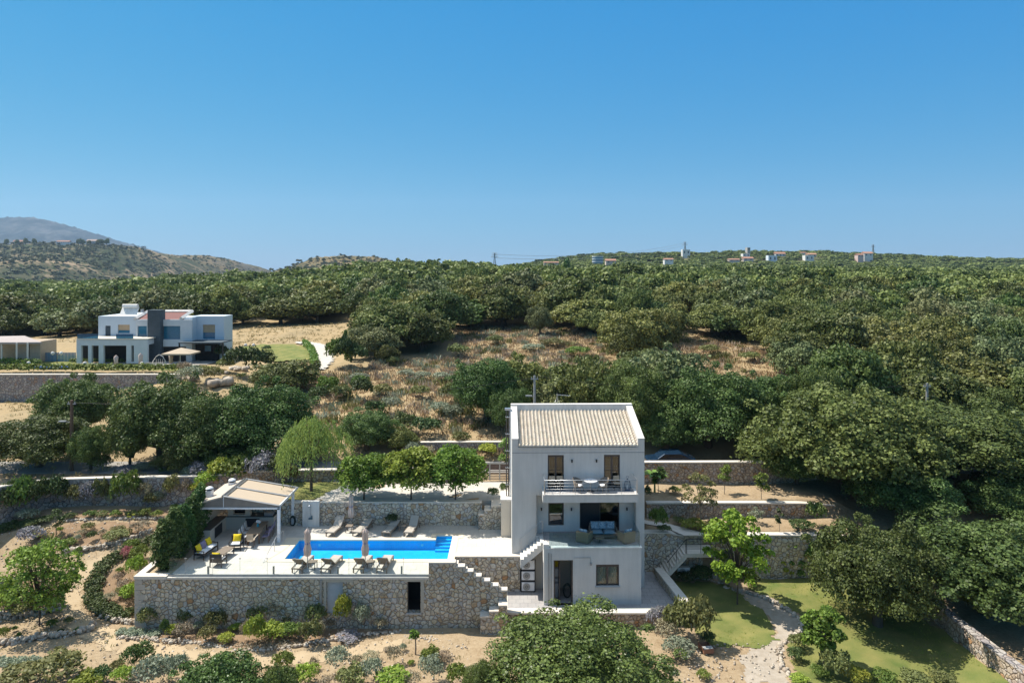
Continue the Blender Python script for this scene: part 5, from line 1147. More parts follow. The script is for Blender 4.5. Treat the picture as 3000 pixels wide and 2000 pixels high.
st('sapling', 'sparse young tree on a forked trunk before the middle terrace wall', 2051, 1388, 1532, 104, 'olive', 403, 2600, .11, .36, 30, .2, tr=.04, z=.4)
st('sapling', 'slim green sapling with two stakes on the upper right terrace', 2122, 1366, 1446, 46, 'green', 404, 1300, .10, .38, 10, .4, tr=.03, z=1.5)
st('sapling', 'green sapling on the upper terrace beside the big oak', 2230, 1386, 1462, 46, 'green', 405, 1300, .10, .30, 10, .4, tr=.03, z=1.5)
st('sapling', 'small dark green sapling beside the villa on the upper right terrace', 1928, 1372, 1444, 44, 'fig', 406, 1100, .13, .35, 9, .4, tr=.03, z=1.5)
st('sapling', 'narrow thin sapling on the middle right terrace', 2283, 1490, 1556, 26, 'dark', 407, 500, .09, .3, 7, .4, tr=.02, z=.4)
st('small_round_tree', 'small silvery round headed tree on the middle right terrace', 2215, 1492, 1534, 42, 'silver', 408, 900, .08, .45, 8, .45, tr=.025, z=.4)
st('small_round_tree', 'small dark round headed tree on a short trunk in the left garden', 164, 1500, 1570, 50, 'dark', 409, 1600, .08, .34, 10, .42, tr=.04)
st('sapling', 'tiny leafless stake with a yellow green tuft in the left garden', 380, 1500, 1566, 26, 'lime', 410, 200, .06, .55, 5, .3, tr=.02)
st('fig_sapling', 'tiny tree with pale thick trunk standing on bare soil before the stone wall', 1217, 1843, 1920, 38, 'mulb', 411, 260, .14, .55, 6, .35, tr=.05, m=BARKL)
# banana plant
bp_ = thing('banana_plant', 'banana plant with arching leaves beside the villa on the upper terrace', 'plant', Gz(1918, 1442, 1.5))
bm = MB(); bm.tube([(0, 0, 0), (0, 0, 1.0)], [.09, .05], 7); bm.build('stem', LM['green'] if False else mat('banana_stem', (.25, .28, .1), .7), bp_, False)
bm = MB()
for k in range(9):
    a = k*.7; P = []
    for i in range(7):
        t = i/6; rr = 1.15*t; z = .9+.75*math.sin(t*2.2)*(1-.2*t); w_l = .17*math.sin(math.pi*(t*.9+.08)); c, s_ = math.cos(a), math.sin(a)
        P += [(rr*c-w_l*s_, rr*s_+w_l*c, z), (rr*c+w_l*s_, rr*s_-w_l*c, z)]
    bm.add(P, [(2*i, 2*i+2, 2*i+3, 2*i+1) for i in range(6)], True)
bm.build('leaf', mat('banana_leaf', (.14, .24, .04), .5), bp_, False)

# ---------------------------------------------------------------- shrubs
SHV = {}
def shrub_mesh(typ, var, dens=1.0):
    k = (typ, var)
    if k in SHV: return SHV[k]
    g = random.Random(hash(var)*7+len(typ)); B = []; spiky = typ in ('straw',)
    for i in range(16):
        a = i*2.4; t = (i+.5)/16; rr = math.sqrt(t)*.68*(.8+.4*g.random()); r = .30*(.7+.6*g.random()); B.append(((rr*math.cos(a), rr*math.sin(a), .32+.52*math.sqrt(max(0, 1-rr*rr))*(.75+.4*g.random())), (r, r, r)))
    n, lf = {'silver': (2600, .085), 'brown': (1800, .075), 'dark': (2400, .10), 'conif': (3500, .075), 'lav': (2400, .08)}.get(typ, (2400, .105))
    V, Fq, rn = cloud(B, n, lf, var*31+len(typ), 1.7 if typ in ('brown', 'lav') else 1.25, .45, shell=.9, up=.35)
    V[:, 2] = np.maximum(V[:, 2], -.05)
    SHV[k] = npmesh(typ+'_shrub', V, Fq, rn, LM[typ]); return SHV[k]
SHR = {
 'along the boundary wall of the left garden': [(15,1530,70,95,'dark'),(62,1518,74,100,'green'),(110,1508,66,90,'dark'),(165,1496,72,84,'dark'),(222,1490,60,62,'olive'),(262,1490,64,66,'lav'),(296,1488,46,74,'olive'),(366,1494,86,92,'green'),(322,1484,34,40,'silver'),(425,1486,50,66,'brown'),(468,1484,36,42,'silver'),(508,1482,60,70,'olive'),(548,1482,44,62,'brown'),(80,1530,60,34,'silver'),(440,1490,40,40,'olive')],
 'in the upper bed of the left garden': [(208,1520,34,16,'dark'),(262,1516,34,18,'green'),(298,1515,34,16,'olive'),(338,1515,32,17,'green'),(382,1511,32,13,'olive'),(422,1513,40,20,'green'),(460,1516,34,18,'green'),(130,1530,40,16,'dark'),(95,1540,46,16,'olive'),(510,1492,24,14,'green')],
 'in the middle bed of the left garden': [(88,1600,72,48,'lav'),(198,1601,48,20,'green'),(228,1585,24,17,'silver'),(269,1583,30,24,'dark'),(257,1556,34,22,'olive'),(241,1568,32,15,'brown'),(300,1570,24,17,'brown'),(342,1581,76,24,'olive'),(346,1557,42,14,'olive'),(414,1559,58,28,'brown'),(175,1562,20,18,'lime'),(232,1622,20,18,'green'),(128,1600,34,18,'silver')],
 'in the bed left of the stone terrace wall': [(398,1692,56,54,'lime'),(408,1650,54,44,'green'),(372,1640,40,34,'red'),(345,1703,28,20,'brown'),(366,1727,42,26,'brown'),(362,1748,42,26,'olive'),(325,1763,40,24,'brown'),(378,1768,62,46,'lime'),(392,1740,40,30,'lime'),(385,1610,40,26,'green'),(350,1680,22,16,'green')],
 'under the young fruit tree at the left': [(22,1795,100,66,'dark'),(80,1798,86,36,'olive'),(150,1786,66,46,'dark'),(8,1770,60,66,'silver'),(50,1775,60,40,'dark'),(110,1788,50,34,'olive'),(15,1740,50,36,'lime')],
 'scattered on the bare soil at the left': [(152,1839,30,22,'green'),(200,1830,24,20,'olive'),(42,1849,18,14,'green'),(8,1874,34,32,'green'),(55,1869,14,16,'green'),(178,1856,26,12,'dark'),(228,1853,24,14,'green'),(482,1866,26,46,'conif')],
 'at the foot of the front stone wall': [(436,1838,64,56,'olive'),(546,1834,54,50,'olive'),(634,1846,64,50,'olive'),(700,1826,60,66,'brown'),(760,1832,64,66,'olive'),(810,1828,70,76,'brown'),(845,1830,50,40,'olive'),(926,1842,64,66,'olive'),(1005,1852,58,92,'lime'),(1061,1850,48,70,'silver'),(1116,1850,40,36,'brown'),(970,1840,30,26,'brown'),(878,1800,30,30,'red')],
 'in the bed along the path before the stone wall': [(535,1872,54,40,'brown'),(508,1862,40,30,'lime'),(607,1882,52,42,'olive'),(662,1886,50,28,'lime'),(745,1898,56,84,'lime'),(722,1880,40,56,'brown'),(790,1872,84,38,'lime'),(852,1870,60,40,'green'),(910,1884,64,58,'olive'),(935,1868,40,40,'brown'),(690,1850,40,20,'lime'),(1015,1875,70,18,'lav'),(580,1850,36,26,'silver')],
 'at the bottom edge of the left foreground': [(405,1962,88,66,'conif'),(342,1968,40,30,'olive'),(290,2004,60,44,'dark'),(358,2006,66,46,'lime'),(450,2014,110,74,'silver'),(168,1996,150,66,'olive'),(60,2004,110,46,'olive'),(250,2016,90,40,'lime'),(20,2010,60,30,'green'),(520,2010,70,80,'silver'),(465,1960,36,30,'olive')],
 'in the dry foreground left of centre': [(986,1978,76,70,'silver'),(918,1962,28,32,'brown'),(1046,1958,42,34,'brown'),(1086,1934,50,22,'brown'),(1155,1948,46,48,'brown'),(1181,1908,22,20,'silver'),(1260,1950,54,46,'green'),(1300,1932,44,22,'brown'),(1136,1908,26,12,'brown'),(1204,1948,20,14,'lime'),(1145,1965,20,12,'brown')],
 'at the bottom edge left of the large tree': [(893,2008,74,50,'lime'),(1030,2014,84,54,'olive'),(1090,2000,64,62,'silver'),(1150,2016,110,46,'lime'),(1266,2004,72,70,'silver'),(832,1968,60,50,'green'),(1205,2016,60,40,'brown'),(960,2014,50,30,'brown'),(1340,2010,60,56,'green')],
 'right of the large foreground tree': [(1930,1850,60,62,'lav'),(1992,1872,96,92,'olive'),(2048,1888,84,116,'olive'),(1960,1885,90,60,'brown'),(1985,1925,100,46,'silver'),(2075,1886,50,30,'dark'),(2060,1990,40,24,'green')],
 'at the edge of the lawn': [(2160,1730,56,64,'olive'),(2200,1716,46,34,'dark'),(2120,1716,40,26,'silver'),(2060,1700,80,34,'dark'),(2010,1706,60,30,'dark'),(2340,1905,50,40,'olive'),(2330,1935,50,34,'dark'),(2450,1992,80,76,'olive'),(2510,2005,70,46,'lime'),(2590,2000,70,30,'green'),(2680,2004,80,30,'olive'),(2400,1985,50,30,'green'),(2760,1998,70,26,'olive'),(2340,2000,60,20,'lime')],
 'on the right hand garden terraces': [(1930,1556,52,60,'green'),(1976,1445,36,18,'green'),(1990,1532,40,16,'olive'),(2030,1545,70,20,'lime'),(2080,1548,60,18,'olive'),(1945,1560,40,20,'dark'),(2390,1540,60,60,'oak'),(2150,1545,40,14,'olive'),(2350,1552,80,24,'dark'),(1895,1462,26,34,'dark')],
 'behind the pergola by the boundary wall': [(610,1440,80,50,'lime'),(650,1430,80,64,'lime'),(700,1425,90,70,'green'),(768,1418,96,74,'lav'),(820,1410,80,70,'dark'),(850,1420,50,50,'olive'),(590,1462,60,40,'lime'),(668,1390,60,50,'lav'),(740,1400,50,60,'green'),(585,1400,60,40,'lav'),(360,1398,30,20,'lav')],
 'beside the curved drive of the white villa': [(985,1075,60,70,'green'),(1010,1082,60,80,'dark'),(1050,1080,60,60,'dark'),(780,1030,26,16,'dark'),(600,1020,70,34,'dark'),(620,1050,60,40,'dark'),(560,1050,70,34,'silver'),(650,1060,50,40,'dark')],
 'on the rocky bank below the white villa': [(560,1130,70,50,'silver'),(620,1120,60,40,'olive'),(700,1100,90,70,'dark'),(660,1090,50,36,'olive'),(540,1110,40,30,'brown'),(760,1110,80,80,'dark'),(600,1095,40,20,'lime')],
 'in the dry field': [(1340,1048,60,34,'olive'),(1055,1135,50,30,'green'),(1000,1175,60,40,'olive'),(1190,1110,50,24,'silver'),(1120,1160,60,30,'olive'),(1290,1120,60,26,'silver'),(1050,1120,60,24,'silver'),(1230,1170,60,36,'olive'),(1150,1210,60,40,'silver'),(1290,1220,60,36,'silver'),(1060,1180,70,60,'dark'),(1250,1280,90,50,'dark'),(1180,1270,70,50,'dark'),(1320,1180,60,50,'olive'),(1330,1230,60,40,'silver'),(1150,1070,40,22,'olive'),(1450,1010,50,24,'olive'),(1690,1045,70,26,'green'),(1560,1030,60,20,'silver'),(1620,1015,70,20,'olive'),(960,1160,60,50,'green'),(930,1190,60,50,'dark'),(1380,1135,60,44,'olive'),(2080,1040,60,26,'olive'),(2200,1060,60,26,'olive'),(1240,1115,50,24,'silver'),(1350,1300,60,30,'olive'),(1100,1230,60,50,'dark')],
 'before the stone wall at the road': [(1430,1340,60,34,'lime'),(1370,1345,50,24,'straw'),(1300,1350,50,26,'straw'),(1250,1345,50,34,'brown'),(1210,1355,50,50,'silver')],
 'on the bank beyond the road at the left': [(370,1385,50,20,'lav'),(420,1380,60,20,'silver'),(500,1385,70,26,'dark'),(120,1370,60,30,'dark'),(290,1380,60,40,'dark'),(560,1400,60,30,'silver')],
}
WORD = {'dark': 'dark green', 'green': 'fresh green', 'olive': 'olive green', 'silver': 'silver grey', 'brown': 'dry brown', 'lime': 'yellow green', 'lav': 'grey violet', 'red': 'pink flowering', 'conif': 'dense dark evergreen', 'straw': 'straw coloured', 'oak': 'leafy'}
ORD = ['first', 'second', 'third', 'fourth', 'fifth', 'sixth', 'seventh', 'eighth', 'ninth', 'tenth', 'eleventh', 'twelfth']
sc_ = 0
def place_shrub(p, w, h, typ, lab, grp, name='shrub'):
    global sc_
    sc_ += 1; o = link(name, shrub_mesh(typ, sc_ % 4)); o.location = p; o.rotation_euler = (0, 0, random.random()*6.28); o.scale = (w/1.75, w/1.75, h/1.05)
    return tag(o, lab, 'shrub', grp)
for area, L_ in SHR.items():
    bt = {}
    for e in L_: bt.setdefault(e[4], []).append(e)
    for typ, es in bt.items():
        es.sort(key=lambda e: e[0])
        for i, (u, vb, w, h, _) in enumerate(es):
            z = .42 if ('right hand garden' in area and vb > 1500) else (1.5 if 'right hand garden' in area else None)
            p = hit(u, vb) if z is None else Gz(u, vb, z)
            n = len(es); lab = '%s shrub %s' % (WORD[typ], area)
            if n > 1: lab = '%s %s shrub %s' % (ORD[i] if i < 12 else 'another', WORD[typ], area)
            place_shrub(p-Vector((0, 0, .04)), w*p.y/F*1.06, h*p.y/F*1.06, typ, lab, 'shrubs '+area)
for u, vb, w, h, y, lab in ((1445, 1470, 34, 27, 50.75, 'round clipped dark shrub at the driveway edge above the terrace steps'), (1477, 1458, 27, 30, 51.6, 'round clipped dark shrub on the driveway against the villa')):
    place_shrub(Vector(((u-1500)*y/F, y, 1.66)), w*y/F*1.1, h*y/F*1.1, 'conif', lab, 'clipped shrubs on the driveway', 'clipped_shrub')
pp = place_shrub(Vector((K(1148, 0, 49.7)[0], 49.75, .22)), .85, .6, 'dark', 'dark leaved plant standing behind the third back lounger', None, 'dark_plant')
# spiky agaves
def agave(p, r, h, lab, m):
    b = MB()
    for k in range(26):
        a = k*2.4; e = .35+.6*((k*.618) % 1); l = r*(.7+.3*((k*.37) % 1)); c, s = math.cos(a), math.sin(a); zt = h*(.45+.6*(1-e)+.1)
        b.add([(0-.05*s, .05*c, 0), (.05*s, -.05*c, 0), (l*e*c+.02*s, l*e*s-.02*c, zt*.7), (l*e*1.25*c, l*e*1.25*s, zt), (l*e*c-.02*s, l*e*s+.02*c, zt*.7)], [(0,1,2,3,4)])
    o = b.build('agave', m, None, label=lab, cat='plant', group='spiky plants in the left garden'); o.location = p
AGM = mat('agave_leaf', (.26, .30, .10), .6, (.16, .2, .06), 3, 1)
agave(hit(147, 1589), .85, .85, 'spiky yellow green plant in the left garden, right one of two', AGM); agave(hit(102, 1578), 1.0, .9, 'spiky olive plant in the left garden, left one of two', AGM)
# vines on the lower wall
def vine(name, lab, pts, seed, n, leaf, typ, th=.22):
    g = random.Random(seed); B = []
    for (u, v, r) in pts:
        q = K(u, v, 47.18); B.append((tuple(q), (r, th, r)))
    V, Fq, rn = cloud(B, n, leaf, seed, 1.1, .5, shell=.9); o = link(name, npmesh(name, V, Fq, rn, LM[typ])); tag(o, lab, 'climbing plant')
vine('climbing_vine', 'green climbing vine trailing over the right part of the high stone wall', [(2440,1575,.3),(2410,1585,.4),(2385,1605,.42),(2370,1625,.35),(2350,1655,.3),(2345,1680,.28),(2460,1580,.25),(2320,1650,.15),(2330,1600,.12)], 61, 2600, .11, 'green')
vine('climbing_vine', 'small thin vine low on the high stone wall above the lawn', [(2296,1650,.16),(2302,1670,.2),(2320,1680,.16),(2310,1600,.06),(2308,1625,.06)], 62, 400, .09, 'lime', .12)
# curved ground cover strips, silver mats (nobody could count the plants)
def strip(name, uvs, wpx, typ, seed, n, leaf, hh=.22, step=.35):
    P = [hit(u, v) for u, v in uvs]; B = []; g = random.Random(seed)
    for a, b, in zip(P[:-1], P[1:]):
        L = (b-a).length; k = max(1, int(L/step)); dr = (b-a).normalized(); nn = Vector((-dr.y, dr.x, 0))
        for i in range(k):
            c = a.lerp(b, i/k); wd = wpx*c.y/F/2
            for s in (-.6, 0, .6):
                q = c+nn*wd*s*g.uniform(.6, 1.2)+dr*g.uniform(-.1, .1); B.append(((q.x, q.y, H(q.x, q.y)+hh*.45), (wd*.45+.08, wd*.45+.08, hh*g.uniform(.7, 1.2))))
    V, Fq, rn = cloud(B, n, leaf, seed, 1.3, .4, shell=.9, up=.5); o = link(name, npmesh(name, V, Fq, rn, LM[typ])); return tag(o, kind='stuff', label='low %s ground cover planted in a strip' % WORD[typ], cat='ground cover')
strip('ground_cover', [(455,1585),(400,1605),(350,1630),(305,1660),(278,1700),(272,1745),(290,1785),(340,1805),(392,1805)], 48, 'dark', 71, 15000, .10, .3)
strip('ground_cover', [(-20,1560),(40,1545),(90,1535)], 40, 'dark', 72, 4000, .10, .25)
strip('silver_ground_cover', [(355,1852),(400,1856),(440,1858),(485,1858)], 36, 'silver', 73, 5000, .07, .14)
strip('silver_ground_cover', [(-20,1945),(60,1945),(140,1945),(215,1945)], 44, 'silver', 74, 7000, .08, .2)
strip('dry_ground_cover', [(620,1880),(700,1896),(790,1895),(880,1880)], 40, 'brown', 75, 2500, .07, .12)
# dry grass and thorn scrub in the field, grass fringe
def scatter_tufts(name, polys, dens, typ, seed, blades, hgt, wid, lab, zoff=0, wpoly=None, zf=None):
    g = np.random.default_rng(seed); PV = []
    for poly in polys:
        W_ = wpoly or [tuple(hit(u, v)[:2]) for u, v in poly]; xs = [p[0] for p in W_]; ys = [p[1] for p in W_]
        n = int((max(xs)-min(xs))*(max(ys)-min(ys))*dens); X = g.uniform(min(xs), max(xs), n); Y = g.uniform(min(ys), max(ys), n); m_ = inpoly(X, Y, W_); PV.append(np.stack([X[m_], Y[m_]], -1))
    P = np.concatenate(PV); n = len(P); big = .5+.9*g.random(n)**2
    cx = np.repeat(P[:, 0], blades)+g.normal(size=n*blades)*wid*np.repeat(big, blades); cy = np.repeat(P[:, 1], blades)+g.normal(size=n*blades)*wid*np.repeat(big, blades)
    z = Hn(cx, cy)+zoff if zf is None else np.full(len(cx), zf); N = n*blades; a = g.random(N)*6.28; hh = hgt*np.repeat(big, blades)*(.4+.8*g.random(N)); ln = g.normal(size=(N, 2))*.35*hh[:, None]; ww = .05*hgt/.4*(.6+.8*g.random(N))
    b0 = np.stack([cx-np.cos(a)*ww, cy-np.sin(a)*ww, z-.02], -1); b1 = np.stack([cx+np.cos(a)*ww, cy+np.sin(a)*ww, z-.02], -1); t0 = np.stack([cx+ln[:, 0]+np.cos(a)*ww*.6, cy+ln[:, 1]+np.sin(a)*ww*.6, z+hh], -1); t1 = np.stack([cx+ln[:, 0]-np.cos(a)*ww*.6, cy+ln[:, 1]-np.sin(a)*ww*.6, z+hh], -1)
    V = np.stack([b0, b1, t0, t1], 1).reshape(-1, 3); rn = np.repeat(np.clip(np.repeat(.5+.3*g.normal(size=n), blades)+.15*g.normal(size=N), 0, 1), 4)
    o = link(name, npmesh(name, V, np.arange(4*N).reshape(-1, 4), rn, LM[typ])); return tag(o, kind='stuff', label=lab, cat='dry grass' if typ in ('straw', 'brown') else 'low plants')
FIELD = [(880,1330),(760,1220),(860,1120),(980,1085),(1130,1062),(1330,1045),(1345,960),(1560,955),(1820,985),(1830,1020),(1700,1130),(1640,1250),(1600,1288),(1240,1288)]
CLR2 = [(1985,1000),(2060,980),(2160,995),(2270,1040),(2345,1110),(2330,1190),(2200,1180),(2060,1120),(1980,1060)]
scatter_tufts('dry_grass', [FIELD, CLR2], 2.4, 'straw', 81, 9, .36, .3, 'dry straw coloured grass and thistles on the open slope')
scatter_tufts('thorny_scrub', [FIELD, CLR2],   .13, 'brown', 82, 45, .55, .42, 'low grey brown thorny scrub scattered over the dry field')
scatter_tufts('grey_scrub', [FIELD], .10, 'silver', 83, 50, .6, .45, 'low grey green scrub scattered over the dry field')
scatter_tufts('olive_scrub', [FIELD, CLR2], .07, 'olive', 89, 60, .6, .5, 'low olive green scrub scattered over the dry field')
scatter_tufts('dry_grass_verge', [[(1180,1372),(1180,1300),(1480,1297),(1480,1345)]], 6, 'straw', 84, 8, .35, .2, 'dry grass verge below the roadside wall')
scatter_tufts('dry_grass_bank', [[(0,1400),(0,1330),(300,1290),(420,1330),(640,1395),(300,1395)], [(0,1250),(0,1160),(560,1165),(520,1240)], [(-100,1000),(690,985),(700,950),(1000,945),(1010,995),(860,1004),(700,1012)], [(540,1160),(560,1085),(720,1080),(720,1160)]], .9, 'straw', 85, 8, .3, .2, 'dry grass on the banks beyond the road and around the white villa')
scatter_tufts('garden_weeds', [[(0,2000),(0,1500),(380,1500),(380,1840),(1380,1850),(1380,2000)], [(2020,2000),(2020,1890),(2180,1890),(2220,2000)]], 2.2, 'straw', 86, 5, .11, .12, 'sparse dry weeds on the bare garden soil')
scatter_tufts('garden_sprouts', [[(0,2000),(0,1500),(380,1500),(380,1840),(1380,1850),(1380,2000)]], .4, 'olive', 87, 9, .14, .12, 'sparse small sprouts on the garden soil')
scatter_tufts('lawn_grass', [[(2190,1700),(2330,1693),(2480,1693),(2600,1735),(2780,1860),(2960,2000),(2350,2010),(2310,1900),(2352,1850),(2345,1800)], [(1960,1700),(2140,1712),(2240,1795),(2262,1870),(2200,1900),(2080,1885),(2030,1820)]], 10, 'lime', 88, 5, .07, .08, 'short lawn grass')
# stones: borders (each line of laid stones is one thing) and loose gravel
def rocks(P, g, smin, smax):
    V, Fq = [], []; n0 = 0
    base = np.array([(-1,-1,-1),(1,-1,-1),(1,1,-1),(-1,1,-1),(-1,-1,1),(1,-1,1),(1,1,1),(-1,1,1)], float)*.5
    fs = np.array([(0,3,2,1),(4,5,6,7),(0,1,5,4),(1,2,6,5),(2,3,7,6),(3,0,4,7)])
    for p in P:
        s = g.uniform(smin, smax)*np.array([g.uniform(.8, 1.3), g.uniform(.7, 1.1), g.uniform(.55, .9)]); a = g.random()*6.28; c, sn = math.cos(a), math.sin(a)
        v = base*(1+g.normal(size=(8, 3))*.13); v[4:, :2] *= .75; v = v*s; v = np.stack([v[:, 0]*c-v[:, 1]*sn, v[:, 0]*sn+v[:, 1]*c, v[:, 2]], -1)+np.array(p)
        V.append(v); Fq.append(fs+n0); n0 += 8
    V = np.concatenate(V); return V, np.concatenate(Fq)
ROCKM = attr_mat('border_stones', [(.30, .24, .18), (.42, .36, .28), (.52, .46, .38), (.36, .29, .22)], .95, 9)
def border(uvs, lab, size=.26, stack=1, seed=0):
    P = [hit(u, v) for u, v in uvs]; g = np.random.default_rng(seed+500); pts = []
    for a, b in zip(P[:-1], P[1:]):
        L = (b-a).length; k = max(1, int(L/(size*.55)))
        for i in range(k):
            for s in range(stack):
                for e in (0, 1) if size > .2 else (0,):
                    c = a.lerp(b, (i+g.random()*.6)/k); pts.append((c.x+g.normal()*.06, c.y+g.normal()*.08+e*.16, H(c.x, c.y)+size*.22+s*size*.5))
    V, Fq = rocks(pts, g, size*.5, size*.95); me = npmesh('stone_border', V, Fq, np.repeat(g.random(len(pts)), 8), ROCKM)
    o = link('stone_border', me); m_ = o.modifiers.new('bevel', 'BEVEL'); m_.width = size*.12; m_.segments = 1; return tag(o, lab, 'stone border', 'dry laid stone borders of the garden')
BD = [([(190,1527),(250,1523),(350,1521),(475,1520)], 'straight stone border across the upper bed of the left garden', .28, 1), ([(190,1620),(270,1613),(340,1598),(400,1578),(445,1560)], 'curved stone border below the middle bed of the left garden', .30, 2),
 ([(0,1810),(60,1808),(120,1798),(190,1778)], 'stone border curving round the bed under the young fruit tree', .36, 2), ([(0,1890),(60,1883),(130,1872),(200,1866),(262,1852),(268,1836)], 'lowest stone border at the left, partly in tree shade', .34, 2),
 ([(270,1782),(305,1808),(345,1822),(398,1828)], 'rough stone edging at the corner of the front stone wall', .24, 2), ([(350,1870),(430,1872),(490,1880),(560,1885),(640,1897),(700,1910),(760,1907),(830,1899),(900,1889),(960,1878),(1010,1871),(1080,1861),(1172,1854)], 'long wavy stone border along the path before the front wall', .24, 1),
 ([(2125,1725),(2195,1738),(2250,1757),(2310,1787),(2345,1820),(2347,1850),(2305,1880),(2282,1905),(2292,1950),(2325,2000)], 'curving line of pale stones between the gravel path and the lawn', .26, 1), ([(1180,1868),(1260,1872),(1320,1885)], 'faint line of stones in the soil before the guard wall', .14, 1),
 ([(160,1720),(235,1650)], 'short stone edging beside the young fruit tree', .2, 1), ([(2000,1690),(2060,1696),(2125,1712)], 'small stones along the shaded bed under the outside stair', .16, 1)]
for i, (uv, lab, s, k) in enumerate(BD): border(uv, lab, s, k, i)
g = np.random.default_rng(9); P = []
for poly, n, in (([(0,2000),(0,1500),(380,1500),(380,1840),(1380,1850),(1380,2000)], 1200), ([(2000,2000),(2040,1890),(2300,1880),(2300,2000)], 110)):
    W_ = [tuple(hit(u, v)[:2]) for u, v in poly]; xs = [p[0] for p in W_]; ys = [p[1] for p in W_]
    X = g.uniform(min(xs), max(xs), n*2); Y = g.uniform(min(ys), max(ys), n*2); m_ = inpoly(X, Y, W_); P += [(x, y, H(x, y)+.03) for x, y in zip(X[m_], Y[m_])]
V, Fq = rocks(P, g, .04, .13); o = link('loose_stones', npmesh('loose_stones', V, Fq, np.repeat(g.random(len(P)), 8), ROCKM)); tag(o, 'small loose stones on the bare soil', 'stones', kind='stuff')
for i, (u, v, s) in enumerate([(560, 1112, .9), (600, 1098, .7), (690, 1085, .8), (720, 1080, .6), (640, 1095, .6), (1960, 1065, 1.6), (655, 1125, 1.3), (1850, 1075, .9)]):
    p = hit(u, v); n = 14; PP = [(p.x+g.normal()*s*.6, p.y+g.normal()*s*.5, p.z+.25*s) for _ in range(n)]; V, Fq = rocks(PP, g, .5*s, 1.0*s)
    o = link('rock_outcrop', npmesh('rock_outcrop', V, Fq, np.repeat(g.random(n), 8), ROCKM)); tag(o, 'pale limestone outcrop %s' % (['below the white villa garden, leftmost', 'below the white villa garden, second from left', 'under the oak by the curved drive', 'beside the oak by the curved drive', 'in the grass of the rocky bank', 'amid the oaks behind the villa', 'at the lower edge of the rocky bank', 'amid bushes above the villa roof'][i]), 'rock', 'limestone outcrops')

# ---------------------------------------------------------------- forest
NOTREE = [[(-4000,1500),(-4000,985),(690,985),(700,958),(1000,952),(1010,990),(940,1000),(1000,1085),(1130,1068),(1335,1052),(1350,965),(1560,965),(1800,990),(1830,1030),(1850,1110),(1860,1180),(1800,1220),(1600,1235),(1570,1500)],
          [(1985,1000),(2060,985),(2160,1000),(2270,1045),(2345,1110),(2370,1210),(2330,1280),(2200,1260),(2060,1210),(1960,1150),(1950,1060)]]
g = np.random.default_rng(21); C = []
D = 61.8
while D < 1000:
    sp = 6.0 if D < 110 else (6.4 if D < 220 else (7.0 if D < 460 else 9.0)); u0, u1 = (-260, 3260)
    x0, x1 = (u0-1500)*D/F, (u1-1500)*D/F; n = int((x1-x0)/sp)
    for i in range(n): C.append((x0+(i+.5+g.uniform(-.42, .42))*sp, D+g.uniform(-.42, .42)*sp, sp))
    D += sp*.92
C = np.array(C); zz = Hn(C[:, 0], C[:, 1]); uu = 1500+F*C[:, 0]/C[:, 1]; vv = VH+(CH-zz)*F/C[:, 1]
ok = (C[:, 1] > 61.8)
for P in NOTREE: ok &= ~inpoly(uu, vv, P)
ok &= ~((uu < 1080) & (C[:, 1] < 134)); ok &= ~((uu > 1450) & (uu < 1560) & (C[:, 1] < 80))
ok &= (g.random(len(C)) > np.where(C[:, 1] > 550, .42, .10)); ok &= ~((C[:, 1] > 460) & (uu < 1120))
for b in BIG:
    p = hit(b[0], b[2]) ; ok &= ~(((C[:, 0]-p.x)**2+(C[:, 1]-p.y)**2) < (b[3]*p.y/F*.36)**2)
HX = [(1753,36,620),(1790,34,640),(2011,26,830),(1960,30,700),(2187,24,800),(2193,34,780),(2152,36,760),(2264,30,780),(2287,34,840),(2372,30,790),(2380,30,830),(2545,30,800),(2522,20,790),(2355,18,850),(1615,50,620)]
for (a, b, c) in HX: ok &= ~((np.abs(uu-a) < b*.5+9) & (C[:, 1] < c+12) & (C[:, 1] > c-32))
C, zz, uu, vv = C[ok], zz[ok], uu[ok], vv[ok]; order = np.argsort(C[:, 1]); C, zz, uu, vv = C[order], zz[order], uu[order], vv[order]
vis = (uu > -120) & (uu < 3120)
SEC = ['at the far left', 'left of centre', 'in the centre', 'right of centre', 'at the right', 'at the far right']; nmade = 0; restI = []
for i in range(len(C)):
    x, y, sp = C[i]; r = (.50+.46*g.random()**1.2)*sp*1.06; h = (4.0+4.2*g.random())*(1.0 if y < 480 else (.85 if y < 560 else .62))*(.9+.2*(r/sp))
    if nmade < 270 and vis[i]:
        lod = 'n' if y < 66 else ('m' if y < 120 else 'f'); band = 'lowest rows' if y < 85 else ('middle slope' if y < 130 else 'upper slope')
        sec = SEC[int(min(5, max(0, uu[i]/500)))]
        tree((x, y, zz[i]-.1), r, h, lod, 'olive green evergreen oak of the wood on the hillside, %s, %s' % (band, sec), 'oaks of the hillside wood, %s %s' % (band, sec)); nmade += 1
    else: restI.append((x, y, zz[i], r, h))
print('individual forest trees', nmade, 'mass', len(restI), 'furthest individual', )
